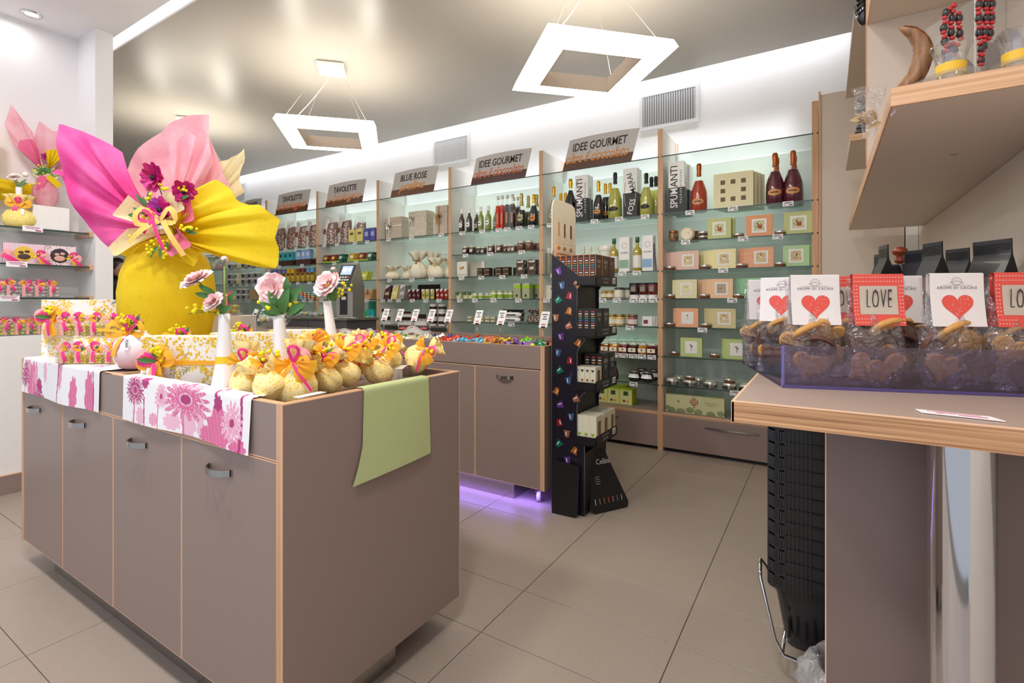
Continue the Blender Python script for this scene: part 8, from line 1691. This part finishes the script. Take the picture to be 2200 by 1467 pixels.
g = mb(M('#17151a', .15, coat=1, name='black_lacquered_wood')); R = random.Random(2)
for k in range(9): g.ball((.004*math.sin(k*2.1), -.004*math.cos(k*1.7), .014+.024*k), .040-.0016*k, 14, 8, (1+.2*math.sin(k*1.9), .8, .62))
for k in range(7): g.ball((-.022+.006*math.sin(k), -.018, .02+.025*k), .010, 8, 6, (1.2, .8, .7))
ob('carving', g, t)
q = (0.126, 2.496, 2.351)
g = mb(M('#17151a', .15, coat=1)); g.ball((0, 0, .07), .045, 14, 12, (.75, .6, 1.75)); [g.tube([(-.028, -.022, .03+.02*k), (0, -.030, .045+.02*k), (.028, -.02, .03+.02*k)], .004, 6) for k in range(5)]
t = thing('carved_mask', 'dark carved mask hanging at the top right near the shelf boards', 'mask', (q[0]+.01, q[1], q[2]-.05)); ob('carving', g, t); ob('cord', mb(BLACK).tube([(0, .0, .14), (.03, 0, .42)], .0015, 5), t)
for k in range(2):
    q = ((0.162, 3.755, 1.850), (0.175, 3.646, 1.855))[k]
    place(parts(('glass', mb(M('#3aa0d8', .2, coat=.6)).lathe([(.014, 0), (.016, .01), (.016, .06), (.008, .07)], 14)), ('cap', mb(M('#a8683c')).lathe([(.010, .07), (.010, .095)], 12))), 'blue_bottle', '', '', 'bottle', (q[0]+.03, q[1]-.02, BZ+.001), label=['left', 'right'][k]+' little blue bottle at the far left edge of the wall shelf')

# ================================================================== BASKETS UNDER THE TABLE
BK = M('#29292c', .28, name='black_basket_plastic')
bX, bY = -.150, 1.735
def basket_mesh(full):
    W_, D_, H_ = .42, .30, .235; g = mb(BK); n = 40
    def ring(k, z_, r=.045):
        pts = []; w_, d = W_*k, D_*k
        for (cx_, cy_, a0) in ((w_/2-r, -d/2+r, -PI/2), (w_/2-r, d/2-r, 0), (-w_/2+r, d/2-r, PI/2), (-w_/2+r, -d/2+r, PI)):
            for q in range(6): a = a0+PI/2*q/5; pts.append((cx_+r*math.cos(a), cy_+r*math.sin(a), z_))
        return pts
    rings = [ring(.78, 0), ring(.78, .004), ring(.925, H_-.045), ring(.985, H_-.04), ring(1.0, H_-.008), ring(1.012, H_), ring(.99, H_), ring(.95, H_-.03)]
    m_ = len(rings[0]); vs = [p for r in rings for p in r]; fs = [(r*m_+i, r*m_+(i+1) % m_, (r+1)*m_+(i+1) % m_, (r+1)*m_+i) for r in range(len(rings)-1) for i in range(m_)]; fs.append(tuple(reversed(range(m_))))
    g.add(vs, fs)
    return g, W_, D_, H_, ring
g, W_, D_, H_, ring = basket_mesh(True); bm_ = g.mesh('body')
rb = mb(BK); pr_ = ring(1.004, 0)
def ribs():
    g = mb(BK)
    P_ = ring(1.0, 0)
    for i in range(14, 24):
        a, b_ = P_[i], P_[(i+1) % 24]
        for f in (0, .5):
            x_, y_ = a[0]+(b_[0]-a[0])*f, a[1]+(b_[1]-a[1])*f; g.box(x_-.0022, x_+.0022, y_-.0022, y_+.0022, H_-.052, H_-.006)
    for k in range(16):
        x_ = -W_/2+.05+.011*k
        if k < 7: g.box(x_-.0018, x_+.0018, -D_/2-.0026, -D_/2+.002, H_-.052, H_-.006)
    return g.mesh('rim_ribs')
rbm = ribs(); slot = mb(M('#050506', .9))
for r in range(2):
    for k in range(14): slot.box(-.150+.022*k-.003, -.150+.022*k+.003, -D_*.435+.0-.006*(1-r)-.0, -D_*.435+.01, .04+.08*r+.01*(k % 2), .095+.08*r+.01*(k % 2))
for k in range(15):
    t = thing('shopping_basket', ('bottom' if k == 0 else ORD[k+1]+' from bottom')+' black plastic shopping basket of the stack under the table' if k < 14 else 'top black plastic shopping basket of the stack under the table', 'basket', (bX+W_/2-.002, bY+D_/2, .098+.0405*k), 0, 'stacked black shopping baskets')
    ob('body', bm_, t); ob('rim_ribs', rbm, t, kind='stuff')
    if k == 0: ob('slots', slot, t, kind='stuff')
t = thing('basket_trolley', 'steel wire trolley with castor carrying the basket stack', 'trolley', (bX+W_/2, bY+D_/2, 0))
ob('frame', mb(CHROME).tube([(-.235, -.10, .34), (-.232, -.14, .30), (-.19, -.155, .13), (-.165, -.16, .092), (-.10, -.165, .09), (.2, -.165, .09)], .0055, 8).tube([(-.235, -.10, .34), (-.225, -.05, .30), (-.17, .0, .15), (-.15, .04, .10)], .005, 8).tube([(-.17, -.16, .09), (-.17, .14, .09), (.17, .14, .09), (.17, -.16, .09)], .006, 8), t)
ob('handle_loop', mb(CHROME).tube([(-.098, -.215, .02), (-.098, -.215, .145), (-.085, -.213, .158), (-.03, -.21, .158)], .0065, 10), t)
ob('castor_fork', mb(STEEL).lathe([(.022, .072), (.024, .085), (.018, .092)], 20, (-.085, -.21, 0)).box(-.110, -.105, -.235, -.185, .012, .075).box(-.066, -.061, -.235, -.185, .012, .075).box(-.11, -.061, -.235, -.185, .062, .072), t)
w_ = mb(BLACK); w_.X = tf((-.0855, -.21, .030), (0, PI/2, 0)); w_.lathe([(.012, -.014), (.029, -.012), (.029, .012), (.012, .014)], 22); ob('castor_wheel', w_, t)
t = thing('waste_bin', 'dark wire mesh bin lined with a translucent white plastic bag', 'bin', (.075, 1.50, .002))
g = mb(M('#2c2320', .5)); 
for r in range(12):
    z_ = .0+.015*r; rr = .095+.0016*r
    g.tube([(rr*math.cos(a), rr*math.sin(a), z_+.006*((i+r) % 2)) for i, a in enumerate([2*PI*k/40 for k in range(41)])], .0018, 4)
g.lathe([(.094, 0), (.094, .004)], 30); ob('mesh', g, t)
LN = clear('bin_liner', (.93, .93, .94), .45, .10, .25, .7, 30)
ob('liner', mb(LN).lathe([(.088, .01), (.10, .10), (.108, .15), (.122, .175), (.135, .20), (.125, .235), (.10, .265), (.085, .245), (.09, .20)], 40, fn=lambda a, i: 1+.07*math.sin(7*a+i)+.05*math.sin(13*a+2*i), cap0=False, cap1=False).lathe([(.105, .19), (.118, .16), (.122, .11), (.112, .07)], 40, fn=lambda a, i: 1+.09*math.sin(9*a+i*1.3)+.05*math.sin(17*a), cap0=False, cap1=False), t)
finish_labels()
